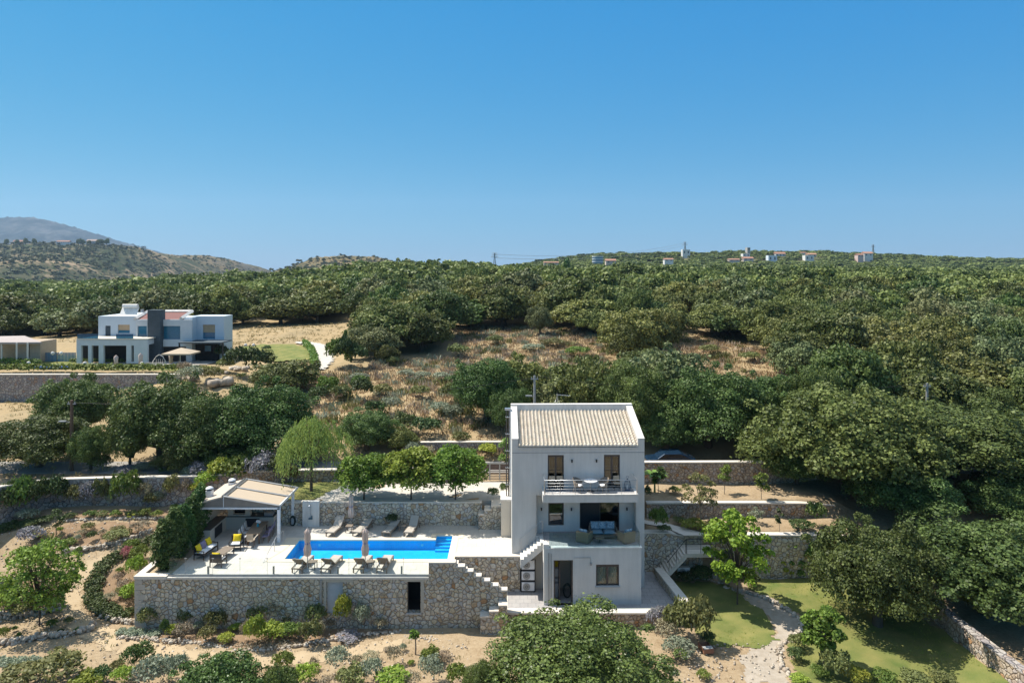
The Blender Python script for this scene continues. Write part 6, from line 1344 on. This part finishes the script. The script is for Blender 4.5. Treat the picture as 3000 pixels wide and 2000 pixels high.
def mass(name, items, seed, lab, leafs, m, cols=None):
    g = np.random.default_rng(seed); VV, RR, off = [], [], 0
    protos = []
    for nleaf, lf in leafs:
        ps = []
        for k in range(5):
            B, cz = crown_blobs(90+k+nleaf, 20, br=.32); V, Fq, r = cloud(B, nleaf, lf, k+nleaf); n0 = len(V); ps.append((V, r))
        protos.append(ps)
    for (x, y, z, r, h, l) in items:
        V, rn = protos[l][int(g.integers(5))]; a = g.random()*6.28; c, s = math.cos(a), math.sin(a)
        VV.append(np.stack([(V[:, 0]*c-V[:, 1]*s)*r+x, (V[:, 0]*s+V[:, 1]*c)*r+y, V[:, 2]*h/1.45+z], -1)); RR.append(np.clip(rn+g.normal()*.27, 0, 1))
    V = np.concatenate(VV); rn = np.concatenate(RR); o = link(name, npmesh(name, V, np.arange(len(V)).reshape(-1, 4), rn, m)); tag(o, lab, 'wood', kind='stuff'); return o
mass('distant_wood', [(x, y, z, r, h*(.9 if y > 450 else 1), 0 if y < 240 else (1 if y < 460 else 2)) for x, y, z, r, h in restI], 4, 'dense evergreen wood covering the hills up to the skyline', [(2600, .13), (900, .21), (300, .33)], leaf_mat('distant_leaves', (.052, .068, .016), (.27, .28, .080)))
cy = thing('slim_cypress', 'single slim dark cypress rising above the wood below the skyline', 'cypress', (0, 0, 0)); p = Vector(K(1661, 818, 280)); cy.location = p
B = [((0, 0, z), (1.5*math.sin(math.pi*min(1, (z+3)/16+.12))+.2,)*3) for z in np.arange(-3, 8, .9)]; V, Fq, rn = cloud(B, 900, .5, 3, 1.5); link('foliage', npmesh('foliage', V, Fq, rn, LM['conif']), cy)
for i, (u, vt, vb, lab) in enumerate([(1012, 970, 1040, 'left'), (1018, 1010, 1042, 'middle'), (1028, 1000, 1046, 'right')]):
    p = hit(u, vb+15); t = thing('slim_cypress', 'thin dark cypress beside the curved drive, %s of three' % lab, 'cypress', p, 0, 'cypresses by the curved drive'); hh = (vb+15-vt)*p.y/F
    B = [((0, 0, z), (.34*math.sin(math.pi*min(1, .15+.8*(1-z/hh)))+.05,)*2+(.4,)) for z in np.arange(.2, hh, .35)]; V, Fq, rn = cloud(B, 900, .16, 3+i, 1.5); link('foliage', npmesh('foliage', V, Fq, rn, LM['conif']), t)

# ================================================================ WHITE VILLA ON THE LEFT
BLW = mat('white_villa_stone', (.62, .64, .64), .9, (.50, .53, .54), 1.6, .9, .3, 8)
BLP = mat('pale_blue_plaster', (.56, .62, .66), .9, (.50, .56, .60), 1.2, .9)
SLATE = mat('dark_slate', (.085, .105, .12), .8, (.045, .06, .07), 3, .8, .4, 9)
SHUT = mat('ochre_shutter', (.50, .36, .22), .8)
nv = thing('white_villa', 'large white and blue modern villa with dark slate chimney tower at the left', 'house', (-50, 101, 5))
def px(u, D): return (u-1500)*D/F
def pz(v, D): return CH-(v-VH)*D/F
def blk(mb, u0, u1, v0, v1, D, D2): mb.box(px(u0, D), D, pz(v1, D), px(u1, D), D2, pz(v0, D)); return mb
def wl(mb, u0, u1, v0, v1, D, th, hs): return mb.holes(px(u0, D), px(u1, D), pz(v1, D), pz(v0, D), [(px(a, D), px(b, D), pz(d, D), pz(c, D)) for a, b, c, d in hs], D, D+th)
m = wl(MB(), 288, 400, 926, 1062, 102, .3, [(308, 324, 954, 993), (345, 380, 951, 976)]); blk(m, 288, 400, 926, 1062, 102.9, 112)
m.build('upper_left_wall', BLP, nv)
m = wl(MB(), 224, 432, 994, 1064, 98, .4, [(238, 258, 1012, 1064), (268, 289, 1012, 1064), (303, 370, 1012, 1064), (384, 392, 1012, 1060)]); blk(m, 224, 431.9, 994, 1010, 98.41, 101.9); m.build('porch_wall', BLW, nv)
blk(MB(), 237, 400, 1010, 1064, 101.7, 101.95).build('porch_shade_panel', ROOM, nv)  # dark sheet behind the openings, porch shade put into its colour
m = wl(MB(), 398, 562, 936, 1064, 101, .4, [(403, 430, 955, 994), (475, 528, 955, 994), (475, 545, 1015, 1060)]); blk(m, 398, 562, 938, 1062, 101.8, 112); m.build('central_wall', BLW, nv)
m = wl(MB(), 562, 656, 926, 1064, 103, .3, [(594, 630, 951, 993)]); blk(m, 562, 656, 926, 1062, 103.6, 106.8); blk(m, 540, 562.5, 930, 1060, 101.5, 104); m.build('right_wing_wall', BLP, nv)
blk(MB(), 432, 470, 908, 1064, 100.2, 101.6).build('chimney_tower', SLATE, nv)
blk(MB(), 224, 432, 992, 994, 97.9, 101.95).build('terrace_edge', PLASC, nv)
def flatwin(u0, u1, v0, v1, D, m_, nm='window'): return blk(MB(), u0, u1, v0, v1, D, D+.1).build(nm, m_, nv)
BLWIN = mat('blue_window_glass', (.03, .16, .25), .15, spec=.6)
flatwin(403, 430, 955, 994, 101.2, BLWIN); flatwin(475, 528, 955, 994, 101.2, BLWIN); flatwin(475, 545, 1015, 1060, 101.25, ROOM)
flatwin(308, 324, 954, 993, 102.2, SLATE, 'door')
for (a, b, c, d, e, D) in ((345, 380, 951, 967, 976, 102.2), (594, 630, 951, 974, 993, 103.2)):
    w_ = flatwin(a, b, d, e, D, BLWIN); blk(MB(), a, b, c, d-.01, D-.02, D+.08).build('shutter', SHUT, w_)
MB().add([K(400, 938, 101.05), K(432, 914, 108), K(562, 914, 108), K(528, 938, 101.05)], [(0,1,2,3)]).build('roof', TERRA, nv)
rp = MB()
for a, b in ((K(396, 936, 101), K(432, 915, 108)), (K(530, 935, 101), K(563, 913, 108)), (K(470, 914, 108), K(565, 914, 108))):
    rp.tube([a+Vector((0, 0, .1)), b+Vector((0, 0, .1))], .28, 4, smooth=False)
rp.build('roof_parapet', PLASW, nv)
blk(MB(), 522, 648, 1003, 1006, 99.2, 103).build('canopy', SLATE, nv)
m = MB(); blk(m, 523, 526, 1006, 1056, 99.3, 99.5); blk(m, 650, 653, 1006, 1056, 99.3, 99.5); m.build('canopy_post', DARKM, nv)
blk(MB(), 530, 640, 1008, 1060, 102.6, 102.95).build('canopy_shade_panel', ROOM, nv)  # shade under the canopy painted as a near-black sheet before the wing wall
blk(MB(), 600, 618, 1012, 1028, 102.5, 102.58).build('window', BLWIN, nv)
blk(MB(), 226, 287, 978, 992, 98.1, 98.15).build('terrace_railing', BLUGL, nv); blk(MB(), 340, 390, 978, 992, 98.1, 98.15).build('terrace_railing', BLUGL, nv)
sh_ = MB(); c = K(378, 915, 106); sh_.obox(c, (2.6, .12, 1.9), 0, R(-35)).tube([c+Vector((-1.1, .3, 1.0)), c+Vector((1.2, .3, 1.0))], .3, 10); sh_.build('solar_water_heater', PLASW, nv)
MB().tube([K(417, 915, 106), K(417, 906, 106)], .25, 8).build('flue', GALV, nv)
# garden of the white villa
sheet('lawn', [(-60,1082),(-60,1040),(225,1040),(225,1064),(560,1066),(640,1078),(600,1088),(500,1086)], LAWN, .06, cell=.5, wob=.3, lumpy=False)
sheet('lawn', [(690,1045),(700,1020),(760,1012),(860,1010),(905,1022),(915,1058),(800,1062),(700,1040)], LAWN, .2, cell=.5, wob=.3, lumpy=False)
sheet('driveway', [(860,1005),(900,1003),(950,1012),(978,1035),(975,1060),(955,1085),(930,1090),(928,1062),(925,1040),(900,1018)], DRIVEM, .22, cell=.4, wob=.2, lumpy=False)
sheet('terrace', [(225,1066),(430,1056),(560,1056),(640,1060),(600,1070),(400,1072)], DRIVEM, .09, cell=.5, wob=.1, lumpy=False)
def hedge(name, lab, uvs, wm, hm, seed, dens=60):
    P = [hit(u, v) for u, v in uvs]; B = []
    for a, b in zip(P[:-1], P[1:]):
        L = (b-a).length; k = max(1, int(L/.7))
        for i in range(k): c = a.lerp(b, i/k); B.append(((c.x, c.y, c.z+hm*.5), (.6, wm*.5, hm*.55)))
    V, Fq, rn = cloud(B, int(len(B)*dens), .26, seed, 1.1, .7, up=.3); o = link(name, npmesh(name, V, Fq, rn, LM['green'])); tag(o, lab, 'hedge')
hedge('clipped_hedge', 'long clipped green hedge on top of the grey retaining wall before the white villa', [(-150,1090),(200,1090),(400,1091),(530,1090),(560,1088)], 1.0, 1.1, 91, 70)
hedge('clipped_hedge', 'short thick hedge at the far left in the lawn of the white villa', [(-60,1066),(60,1069),(125,1070)], 1.4, .9, 92)
hedge('clipped_hedge', 'curved hedge between the lawn and the drive of the white villa', [(892,1012),(910,1030),(920,1055),(922,1085)], 1.3, 1.1, 93)
hedge('clipped_hedge', 'low shrub border under the porch of the white villa', [(215,1062),(290,1063),(370,1063)], .8, .6, 94)
def smallumb(u, v0, v1, lab, D=94.5):
    p = Vector((px(u, D), D, 5.0)); h = (v1-v0)*D/F
    t = thing('closed_umbrella', lab, 'parasol', p, 0, 'closed parasols at the white villa')
    MB().lathe((0, 0, 0), [(.1, h*.25), (.30, h*.3), (.24, h*.55), (.3, h*.85), (.05, h)], 14, fold=.1).build('folded_canopy', UMBM, t, False); MB().tube([(0, 0, 0), (0, 0, h)], .04, 6).lathe((0, 0, 0), [(.5, 0), (.45, .25), (.1, .3)], 10).build('pole', CONC, t, False)
smallumb(340, 1030, 1070, 'closed parasol before the porch of the white villa, left one'); smallumb(412, 1026, 1072, 'closed parasol before the slate tower of the white villa'); smallumb(501, 1026, 1062, 'closed parasol beside the open square parasol of the white villa', 97)
t = thing('open_umbrella', 'open square cream cantilever parasol on the terrace of the white villa', 'parasol', (px(528, 96.5), 96.5, 5))
c = K(531, 1021, 96.5)-Vector((px(528, 96.5), 96.5, 5)); MB().add([(c.x-2, -1.6, c.z-.55), (c.x+2, -1.6, c.z-.55), (c.x+2, 1.6, c.z-.55), (c.x-2, 1.6, c.z-.55), (c.x, 0, c.z+.15), (c.x-2, -1.6, c.z-.75), (c.x+2, -1.6, c.z-.75), (c.x+2, 1.6, c.z-.75), (c.x-2, 1.6, c.z-.75)], [(0,1,4), (1,2,4), (2,3,4), (3,0,4), (0,5,6,1), (1,6,7,2), (2,7,8,3), (3,8,5,0)]).build('canopy', CANV, t, False)
MB().tube([(0, 0, 0), (0, 0, c.z)], .06, 6).build('pole', WHITEM, t, False)
wf = thing('white_garden_swing', 'white ornate garden seat on the terrace of the white villa', 'garden seat', (px(467, 94.5), 94.5, 5))
m = MB()
for s in (-.9, .9): m.tube([(s, 0, 0), (s, 0, 1.0), (s*.5, 0, 1.7), (0, 0, 1.95)], .05, 5)
m.box(-.8, -.3, .5, .8, .3, .58)
for s in (-.6, -.3, 0, .3, .6): m.tube([(s, .3, .5), (s, .3, 1.3)], .03, 4)
m.build('frame', PLASW, wf, False)
wfn = MB(); 
for k in range(12): wfn.box(px(425+4*k, 95), 95, 5.0, px(425+4*k, 95)+.08, 95.08, 5.75)
wfn.box(px(424, 95), 95, 5.7, px(478, 95), 95.1, 5.8).build('picket_railing', PLASW, label='low white picket railing on the terrace of the white villa', cat='railing')
ky = MB(); ky.lathe((0, 0, 0), [(.02, -2.9), (.34, -1.8), (.42, 0), (.34, 1.8), (.02, 2.9)], 10); o = ky.build('blue_boat', mat('bright_blue_plastic', (.01, .12, .42), .5), label='bright blue upturned boat on the lawn of the white villa', cat='boat'); o.rotation_euler = (0, R(90), 0); o.location = (px(153, 94), 94, 5.25); o.scale = (.8, 1, 1)
# globe lamps
def globe(u, vt, vb, D, lab, heads=1):
    h = (vb-vt)*D/F; t = thing('globe_lamp', lab, 'garden lamp', (px(u, D), D, 5.0), 0, 'white globe lamps of the white villa')
    m = MB().tube([(0, 0, 0), (0, 0, h)], .05, 6)
    if heads == 2: m.tube([(-.6, 0, h-.15), (.6, 0, h-.15)], .035, 5)
    m.build('pole', DARKM, t, False)
    for s in ((-.6, .6) if heads == 2 else (0,)): MB().lathe((s, 0, h), [(.02, -.25), (.18, -.18), (.25, 0), (.18, .18), (.02, .25)], 12).build('globe', PLASW, t, False)
globe(84, 1062, 1085, 92.5, 'white globe lamp at the far left end of the hedge'); globe(249, 1064, 1088, 92, 'white globe lamp at the hedge under the porch'); globe(416, 1065, 1088, 92, 'white globe lamp at the right part of the hedge')
globe(167, 1028, 1066, 97, 'twin globe lamp on the lawn left of the white villa', 2); globe(731, 1009, 1052, 104, 'twin globe lamp on the lawn right of the white villa', 2)
# pavilion and fence
pv = thing('garden_pavilion', 'ochre garden pavilion with pale tiled roof at the far left', 'pavilion', (px(60, 100), 100, 5))
m = wl(MB(), 52, 118, 1000, 1060, 100, .3, [(80, 88, 1008, 1045)]); blk(m, 52, 118, 1000, 1060, 100.4, 104); blk(m, -40, 52, 1004, 1060, 103.5, 104); m.build('wall', mat('ochre_plaster', (.42, .33, .24), .9), pv)
a, b, c, d = K(-60, 1003, 97.8), K(122, 1002, 99.5), K(72, 983, 103.5), K(-20, 985, 103.5)
MB().add([a, b, c, d, a-Vector((0, 0, .25)), b-Vector((0, 0, .25)), c-Vector((0, 0, .25)), d-Vector((0, 0, .25))], [(0,1,2,3), (7,6,5,4), (0,4,5,1), (1,5,6,2), (3,2,6,7)]).build('roof', mat('pale_weathered_tiles', (.42, .36, .33), .9, (.32, .27, .25), 4, 1), pv)
m = MB()
for u in (2, 46, 78): blk(m, u, u+3, 1004, 1062, 98.5, 98.7)
m.build('post', PLASW, pv)
m = MB()
for k in range(34): m.box(px(82, 101.5)+k*.21, 101.5, 5, px(82, 101.5)+k*.21+.15, 101.55, 6.4)
m.build('blue_fence', mat('blue_fence_panels', (.08, .22, .34), .6), label='low blue fence panels between the pavilion and the white villa', cat='fence')

# poles, street lamps, wires
def pole(u, vt, vb, D, lab, arm=None, wd=.13, m_=None, name='utility_pole'):
    zt = pz(vt, D); zb = H(px(u, D), D)-.1 if vb is None else pz(vb, D); t = thing(name, lab, 'utility pole', (px(u, D), D, zb))
    MB().tube([(0, 0, 0), (0, 0, zt-zb)], [wd*1.15, wd*.8], 8).build('shaft', m_ or DWOOD, t, False)
    MB().box(-.35, -.05, zt-zb-.35, .35, .05, zt-zb-.27).box(-.3, -.04, zt-zb-.27, -.24, .04, zt-zb-.12).box(.24, -.04, zt-zb-.27, .3, .04, zt-zb-.12).build('crossarm', GALV, t, False)
    if arm:
        du, v = arm; z = pz(v, D)-zb; x = du*D/F; MB().tube([(0, 0, z-.2), (x*.7, -.3, z)], .03, 6).build('lamp_arm', GALV, t, False); MB().obox((x*.85, -.35, z), (.6, .22, .1)).build('lamp_head', GALV, t, False)
    return Vector((px(u, D), D, zt))
T1 = pole(210, 1172, 1390, 58.0, 'wooden utility pole with street lamp arm beside the road at the left', (-22, 1231), .15)
T2 = pole(330, 1139, 1226, 70.7, 'thin blue grey pole standing on the concrete block', None, .10, mat('blue_grey_pole', (.10, .17, .24), .6), 'thin_pole')
T3 = pole(1566, 1100, None, 62.5, 'utility pole with street lamp rising behind the villa roof', (-20, 1157), .13, GALV)
T4 = pole(2716, 1122, None, 64.0, 'utility pole rising out of the big oaks at the right', None, .14, GALV)
def wire(a, b, sag, lab):
    P = [a.lerp(b, t)-Vector((0, 0, sag*4*t*(1-t))) for t in np.linspace(0, 1, 25)]; MB().tube(P, .014, 4).build('overhead_wire', DARKM, label=lab, cat='wire')
wire(T1-Vector((0, 0, .2)), T3-Vector((0, 0, .2)), 1.0, 'long overhead wire from the left roadside pole towards the pole behind the villa')
wire(T3, T4, 1.2, 'overhead wire from the pole behind the villa to the pole in the right oaks')
# parked car behind the brown wall
car = thing('parked_car', 'dark blue parked car half hidden behind the tall brown garden wall', 'car', (px(1962, 59), 58.9, 1.64))
prof = [(-2.1, .35), (-2.1, .75), (-1.9, .9), (-1.2, 1.0), (-.6, 1.42), (.8, 1.45), (1.6, 1.05), (2.05, .95), (2.1, .4), (1.6, .28), (-1.7, .28)]
CARM = mat('dark_blue_car_paint', (.012, .035, .07), .25, spec=.6, metal=.3)
MB().prism([(x, z) for x, z in prof], -.82, .82, 'y').build('body', CARM, car, False, bevel=.08)
MB().prism([(-1.1, 1.02), (-.58, 1.36), (.72, 1.38), (1.4, 1.06)], -.835, .835, 'y').build('side_window', mat('car_glass', (.01, .015, .02), .1, spec=.6), car, False)
for x in (-1.3, 1.3):
    for y in (-.8, .66):
        w_ = MB().tube([(x, y, .33), (x, y+.14, .33)], .33, 18).build('wheel', DARKM, car, False)
for y in (-.6, .6): MB().box(2.05, y-.2, .62, 2.115, y+.2, .75).build('headlight', WHITEM, car, False)
# two boulders of white things among the oaks
# ================================================================ FAR HILLS
def hill_mat(name, cols, s1, s2, spots=None):
    m = bpy.data.materials.new(name); m.use_nodes = True; t = m.node_tree; L = t.links; b = t.nodes['Principled BSDF']; b.inputs['Roughness'].default_value = .95; b.inputs['Specular IOR Level'].default_value = .05
    co = t.nodes.new('ShaderNodeTexCoord')
    def nz(s, c, lo, hi, d=10):
        n = t.nodes.new('ShaderNodeTexNoise'); n.inputs['Scale'].default_value = s; n.inputs['Detail'].default_value = d; n.inputs['Roughness'].default_value = .68; L.new(co.outputs['Object'], n.inputs['Vector'])
        r = t.nodes.new('ShaderNodeValToRGB'); e = r.color_ramp.elements; e[0].position = lo; e[1].position = hi; e[0].color = (*c[0], 1); e[1].color = (*c[-1], 1)
        for i, q in enumerate(c[1:-1]): k = e.new(lo+(hi-lo)*(i+1)/(len(c)-1)); k.color = (*q, 1)
        L.new(n.outputs[0], r.inputs[0]); return r.outputs[0]
    a = nz(s1, cols, .38, .62)
    if spots:
        v = t.nodes.new('ShaderNodeTexVoronoi'); v.inputs['Scale'].default_value = s2; L.new(co.outputs['Object'], v.inputs['Vector'])
        n = t.nodes.new('ShaderNodeTexNoise'); n.inputs['Scale'].default_value = s1*1.3; L.new(co.outputs['Object'], n.inputs['Vector'])
        ad = t.nodes.new('ShaderNodeMath'); ad.operation = 'ADD'; L.new(v.outputs['Distance'], ad.inputs[0]); L.new(n.outputs[0], ad.inputs[1])
        r = t.nodes.new('ShaderNodeMapRange'); r.inputs[1].default_value = .82; r.inputs[2].default_value = .98; L.new(ad.outputs[0], r.inputs[0])
        x = t.nodes.new('ShaderNodeMix'); x.data_type = 'RGBA'; L.new(r.outputs[0], x.inputs['Factor']); x.inputs['A'].default_value = (*spots, 1); L.new(a, x.inputs['B']); a = x.outputs['Result']
    L.new(a, b.inputs['Base Color']); return m
def far_hill(name, prof, D, D0, base, m, seed, rough, nu=220, nt=60):
    """prof: skyline (u,v) at distance D; slope comes down towards the camera to distance D0"""
    g = np.random.default_rng(seed); us = np.linspace(prof[0][0], prof[-1][0], nu); vs = np.interp(us, [p[0] for p in prof], [p[1] for p in prof]); vs = np.convolve(np.pad(vs, 4, 'edge'), np.ones(9)/9, 'valid')
    zt = CH-(vs-VH)*D/F; X0 = (us-1500)*D/F; ph = g.random((8, 3))*6.28; rows = []
    for k in range(nt+14):
        t = k/nt; y = D-(D-D0)*t if t <= 1 else D+(D-D0)*(t-1)*1.2
        if t <= 1: z = base+(zt-base)*(1-t)**1.15*(1-.12*math.sin(t*math.pi))
        else: z = zt-(zt-base)*(t-1)*1.5
        X = X0; n = np.zeros_like(X)
        for i in range(8):
            f = 2**i*2.2/(D*.25); n += (np.abs(np.sin(X*f+ph[i, 0]+1.3*np.sin(y*f*.8+ph[i, 1])))-.6)/(2**i)**.85
        tt = min(1, t*6) if t <= 1 else min(1, (t-1)*6)
        rows.append(np.stack([X, np.full_like(X, y), z+n*rough*tt*(1 if t <= 1 else .5)+(g.normal(size=len(X))*rough*.05)], -1))
    back = rows[nt+1:][::-1]; rows = back+rows[:nt+1]
    V = np.concatenate(rows); n = len(rows); a = (np.arange(n-1)[:, None]*nu+np.arange(nu-1)).ravel(); Fq = np.stack([a, a+nu, a+nu+1, a+1], -1)
    o = link(name, npmesh(name, V, Fq, None, m, True)); tag(o, kind='structure'); return V
far_hill('mountain', [(-900,700),(-500,660),(-200,640),(0,637),(60,635),(120,640),(180,655),(240,675),(300,693),(350,714),(420,740),(520,775),(640,815)], 5200, 2600, 0, hill_mat('mountain_rock', [(.010, .022, .03), (.03, .042, .05), (.085, .088, .09)], .006, .02), 1, 85)
HILL2 = far_hill('hill', [(-900,690),(-400,705),(0,716),(122,711),(214,714),(337,718),(406,722),(440,735),(475,752),(520,785),(560,815),(600,840),(680,860)], 1500, 620, -12, hill_mat('scrub_hillside', [(.045, .055, .028), (.08, .075, .04), (.27, .20, .125)], .012, .11, (.035, .048, .02)), 2, 12)
HILL3 = far_hill('hill', [(380,740),(455,741),(520,748),(600,748),(660,757),(700,772),(740,800),(800,830)], 1900, 900, -20, hill_mat('grassy_hillside', [(.075, .075, .04), (.17, .13, .075), (.12, .11, .09)], .009, .06, (.05, .055, .03)), 3, 16)
HILL4 = far_hill('hill', [(840,800),(880,772),(920,754),(1000,749),(1100,752),(1150,763),(1210,785),(1260,810)], 1300, 700, -20, hill_mat('brown_hillside', [(.09, .085, .04), (.20, .15, .08), (.12, .11, .055)], .012, .08, (.06, .06, .03)), 4, 9)
# bushes on the scrub hills
g = np.random.default_rng(33); idx = g.choice(len(HILL2), 9000); its = []
for i in idx:
    x, y, z = HILL2[i]
    if y > 1499 or z < -8: continue
    s = g.uniform(2.0, 5.0); its.append((x+g.normal()*6, y+g.normal()*6, z-.8, s, s*1.2, 0))
for HV, nn_, yl in ((HILL3, 2200, 1899), (HILL4, 1300, 1299)):
    for i in g.choice(len(HV), nn_):
        x, y, z = HV[i]
        if y < yl and z > -14: q_ = g.uniform(2.0, 4.5); its.append((x+g.normal()*6, y+g.normal()*6, z-.8, q_, q_*1.1, 0))
mass('hillside_scrub', its, 6, 'dark bushes dotted over the hillside at the left', [(26, .8)], leaf_mat('far_scrub_leaves', (.05, .062, .025), (.12, .13, .06)))

# ---- distant houses
def far_house(u, vt, vb, wpx, D, lab, wallc, roofc=None, dep=8, round_=False):
    cx = px(u, D); z0, z1 = pz(vb, D), pz(vt, D); wd = wpx*D/F*.85; t = thing('distant_house', lab, 'house', (cx, D, z0), 0, 'small houses on the far hills'); h = z1-z0
    wm = mat('far_wall_%d' % int(sum(wallc)*1000), wallc, .9)
    body = h*.62 if roofc else h
    if round_:
        m = MB()
        for k in range(3): m.lathe((0, wd/2, 0), [(wd*.5, k*h/3), (wd*.5, k*h/3+h/3-.9)], 28).lathe((0, wd/2, 0), [(wd*.56, k*h/3+h/3-.9), (wd*.56, (k+1)*h/3)], 28, False)
        m.build('wall', wm, t, False)
        MB().lathe((0, wd/2, 0), [(wd*.505, .3), (wd*.505, h-1.2)], 28).build('window', BLWIN, t, False)
    else:
        MB().box(-wd/2, 0, -8, wd/2, dep, body).build('wall', wm, t, False)
        n = max(2, int(wd/4))
        for k in range(n): x = -wd/2+wd*(k+.5)/n; MB().box(x-.7, -.06, body*.35, x+.7, -.002, body*.75).build('window', SLATE, t, False)
    if roofc:
        MB().prism([(-.5, body), (dep/2, h), (dep+.5, body)], -wd/2-.4, wd/2+.4, 'x').build('roof', mat('far_roof_%d' % int(sum(roofc)*1000), roofc, .9), t, False)
WC, RC = (.70, .68, .64), (.36, .19, .13); HP = [
 (1753, 750, 772, 36, 620, 'round white and blue villa on the ridge right of centre', (.62, .66, .68), None, True), (1790, 758, 772, 34, 640, 'low house with orange roof beside the round villa', (.6, .5, .42), RC, False),
 (2011, 731, 748, 26, 830, 'white cubic house under the pylon on the ridge', WC, None, False), (1960, 756, 766, 30, 700, 'low orange and white house below the pylon', WC, RC, False),
 (1615, 766, 774, 50, 620, 'long low orange roof on the ridge near the slim cypress', (.6, .5, .4), RC, False), (2187, 743, 753, 24, 800, 'small white house left of the hilltop village', WC, None, False),
 (2193, 752, 764, 34, 780, 'house with red roof below the white one on the right ridge', (.6, .5, .45), RC, False), (2152, 757, 766, 36, 760, 'low pale orange house on the right ridge', (.6, .5, .42), RC, False),
 (2264, 748, 768, 30, 780, 'white and blue block of a house on the right ridge', (.62, .68, .74), None, False), (2287, 738, 752, 34, 840, 'red roofed house behind the white and blue block', WC, RC, False),
 (2372, 748, 764, 30, 790, 'white house in the middle of the right ridge', WC, None, False), (2380, 741, 752, 30, 830, 'pale house with brown roof behind the white one', (.6, .5, .42), (.4, .22, .14), False),
 (2545, 737, 751, 30, 800, 'white and red house under the right hand pylon', WC, RC, False), (2522, 743, 752, 20, 790, 'small pinkish house left of the right hand pylon', (.6, .45, .4), RC, False),
 (2355, 738, 744, 18, 850, 'tiny pale house on the crest of the right ridge', WC, RC, False), (2194, 725, 733, 10, 850, 'small round stone tower on the hilltop', (.4, .38, .35), None, False),
 (52, 703, 716, 34, 1480, 'pale house with orange roof on the left hill, leftmost', WC, RC, False), (184, 704, 714, 44, 1480, 'wide house with orange hipped roof on the left hill', WC, RC, False), (270, 701, 714, 40, 1490, 'white houses among dark trees on the left hill', WC, (.4, .3, .25), False), (418, 721, 727, 10, 1490, 'tiny white chapel at the end of the left hill', WC, None, False)]
for u, vt, vb, wd, D, lab, wc, rc, rd in HP: far_house(u, vt, vb, wd, D, lab, wc, rc, round_=rd)
its = [(px(u, 1470)+g.normal()*5, 1470+g.normal()*8, pz(717, 1475)-1, 5, 11, 0) for u in (14, 36, 214, 222, 232, 240, 246, 254, 262, 286, 296, 304, 100, 90, 320)]
for i, it in enumerate(its):
    t = tree(Vector(it[:3]), it[3], it[4]+g.uniform(0, 4), 'f', 'tiny dark tree on the crest of the left hill beside the houses', 'trees on the crest of the left hill', name='hilltop_tree')
# pylons
def pylon(u, vt, vb, D, lab):
    h = (vb-vt)*D/F; t = thing('electricity_pylon', lab, 'pylon', (px(u, D), D, pz(vb, D)), 0, 'lattice pylons on the skyline'); b = h*.11; m = MB(); T = h*.95
    for sx in (-1, 1):
        for sy in (-1, 1): m.tube([(sx*b, sy*b, 0), (sx*b*.35, sy*b*.35, h*.6), (sx*b*.3, sy*b*.3, h)], .22, 4)
    for k in range(6):
        z0, z1 = h*k/6, h*(k+1)/6; w0, w1 = b*(1-.65*min(1, k/4)), b*(1-.65*min(1, (k+1)/4))
        for s in (-1, 1): m.tube([(-w0*s, -w0, z0), (w1*s, -w1, z1)], .12, 4); m.tube([(-w0*s, w0, z0), (w1*s, w1, z1)], .12, 4)
    m.build('tower', GALV, t, False)
    m = MB()
    for z, l in ((.68, .30), (.82, .24), (.97, .20)): m.tube([(-h*l, 0, h*z), (0, 0, h*(z+.03)), (h*l, 0, h*z)], .2, 4)
    m.build('crossarm', GALV, t, False); return Vector((px(u, D), D, pz(vt, D)))
pyl = [pylon(1449, 741, 778, 560, 'lattice pylon on the skyline left of the villa roof'), pylon(2007, 709, 735, 860, 'lattice pylon behind the white cubic house on the ridge'), pylon(2558, 717, 738, 830, 'lattice pylon behind the white and red house on the right ridge')]
for k, dz in enumerate((-1, -4)):
    P = [pyl[0].lerp(pyl[1], t)+Vector((0, 0, dz-14*4*t*(1-t)*.5)) for t in np.linspace(0, 1, 20)]; MB().tube(P, .12, 4).build('power_line', GALV, label='thin power line between the pylons on the skyline, %s one' % ['upper', 'lower'][k], cat='wire')
# haze: one closed box of thin air
HAZE = .00007
hz = MB().box(-9000, -60, -300, 9000, 6900, 700); hm = bpy.data.materials.new('thin_haze'); hm.use_nodes = True; t = hm.node_tree; t.nodes.clear()
vo = t.nodes.new('ShaderNodeVolumePrincipled'); vo.inputs['Color'].default_value = (.55, .76, 1, 1); vo.inputs['Density'].default_value = HAZE; vo.inputs['Anisotropy'].default_value = .2
mo = t.nodes.new('ShaderNodeOutputMaterial'); t.links.new(vo.outputs[0], mo.inputs['Volume'])
ho = hz.build('haze', hm, kind='stuff'); ho['label'] = 'thin bluish haze over the far hills'
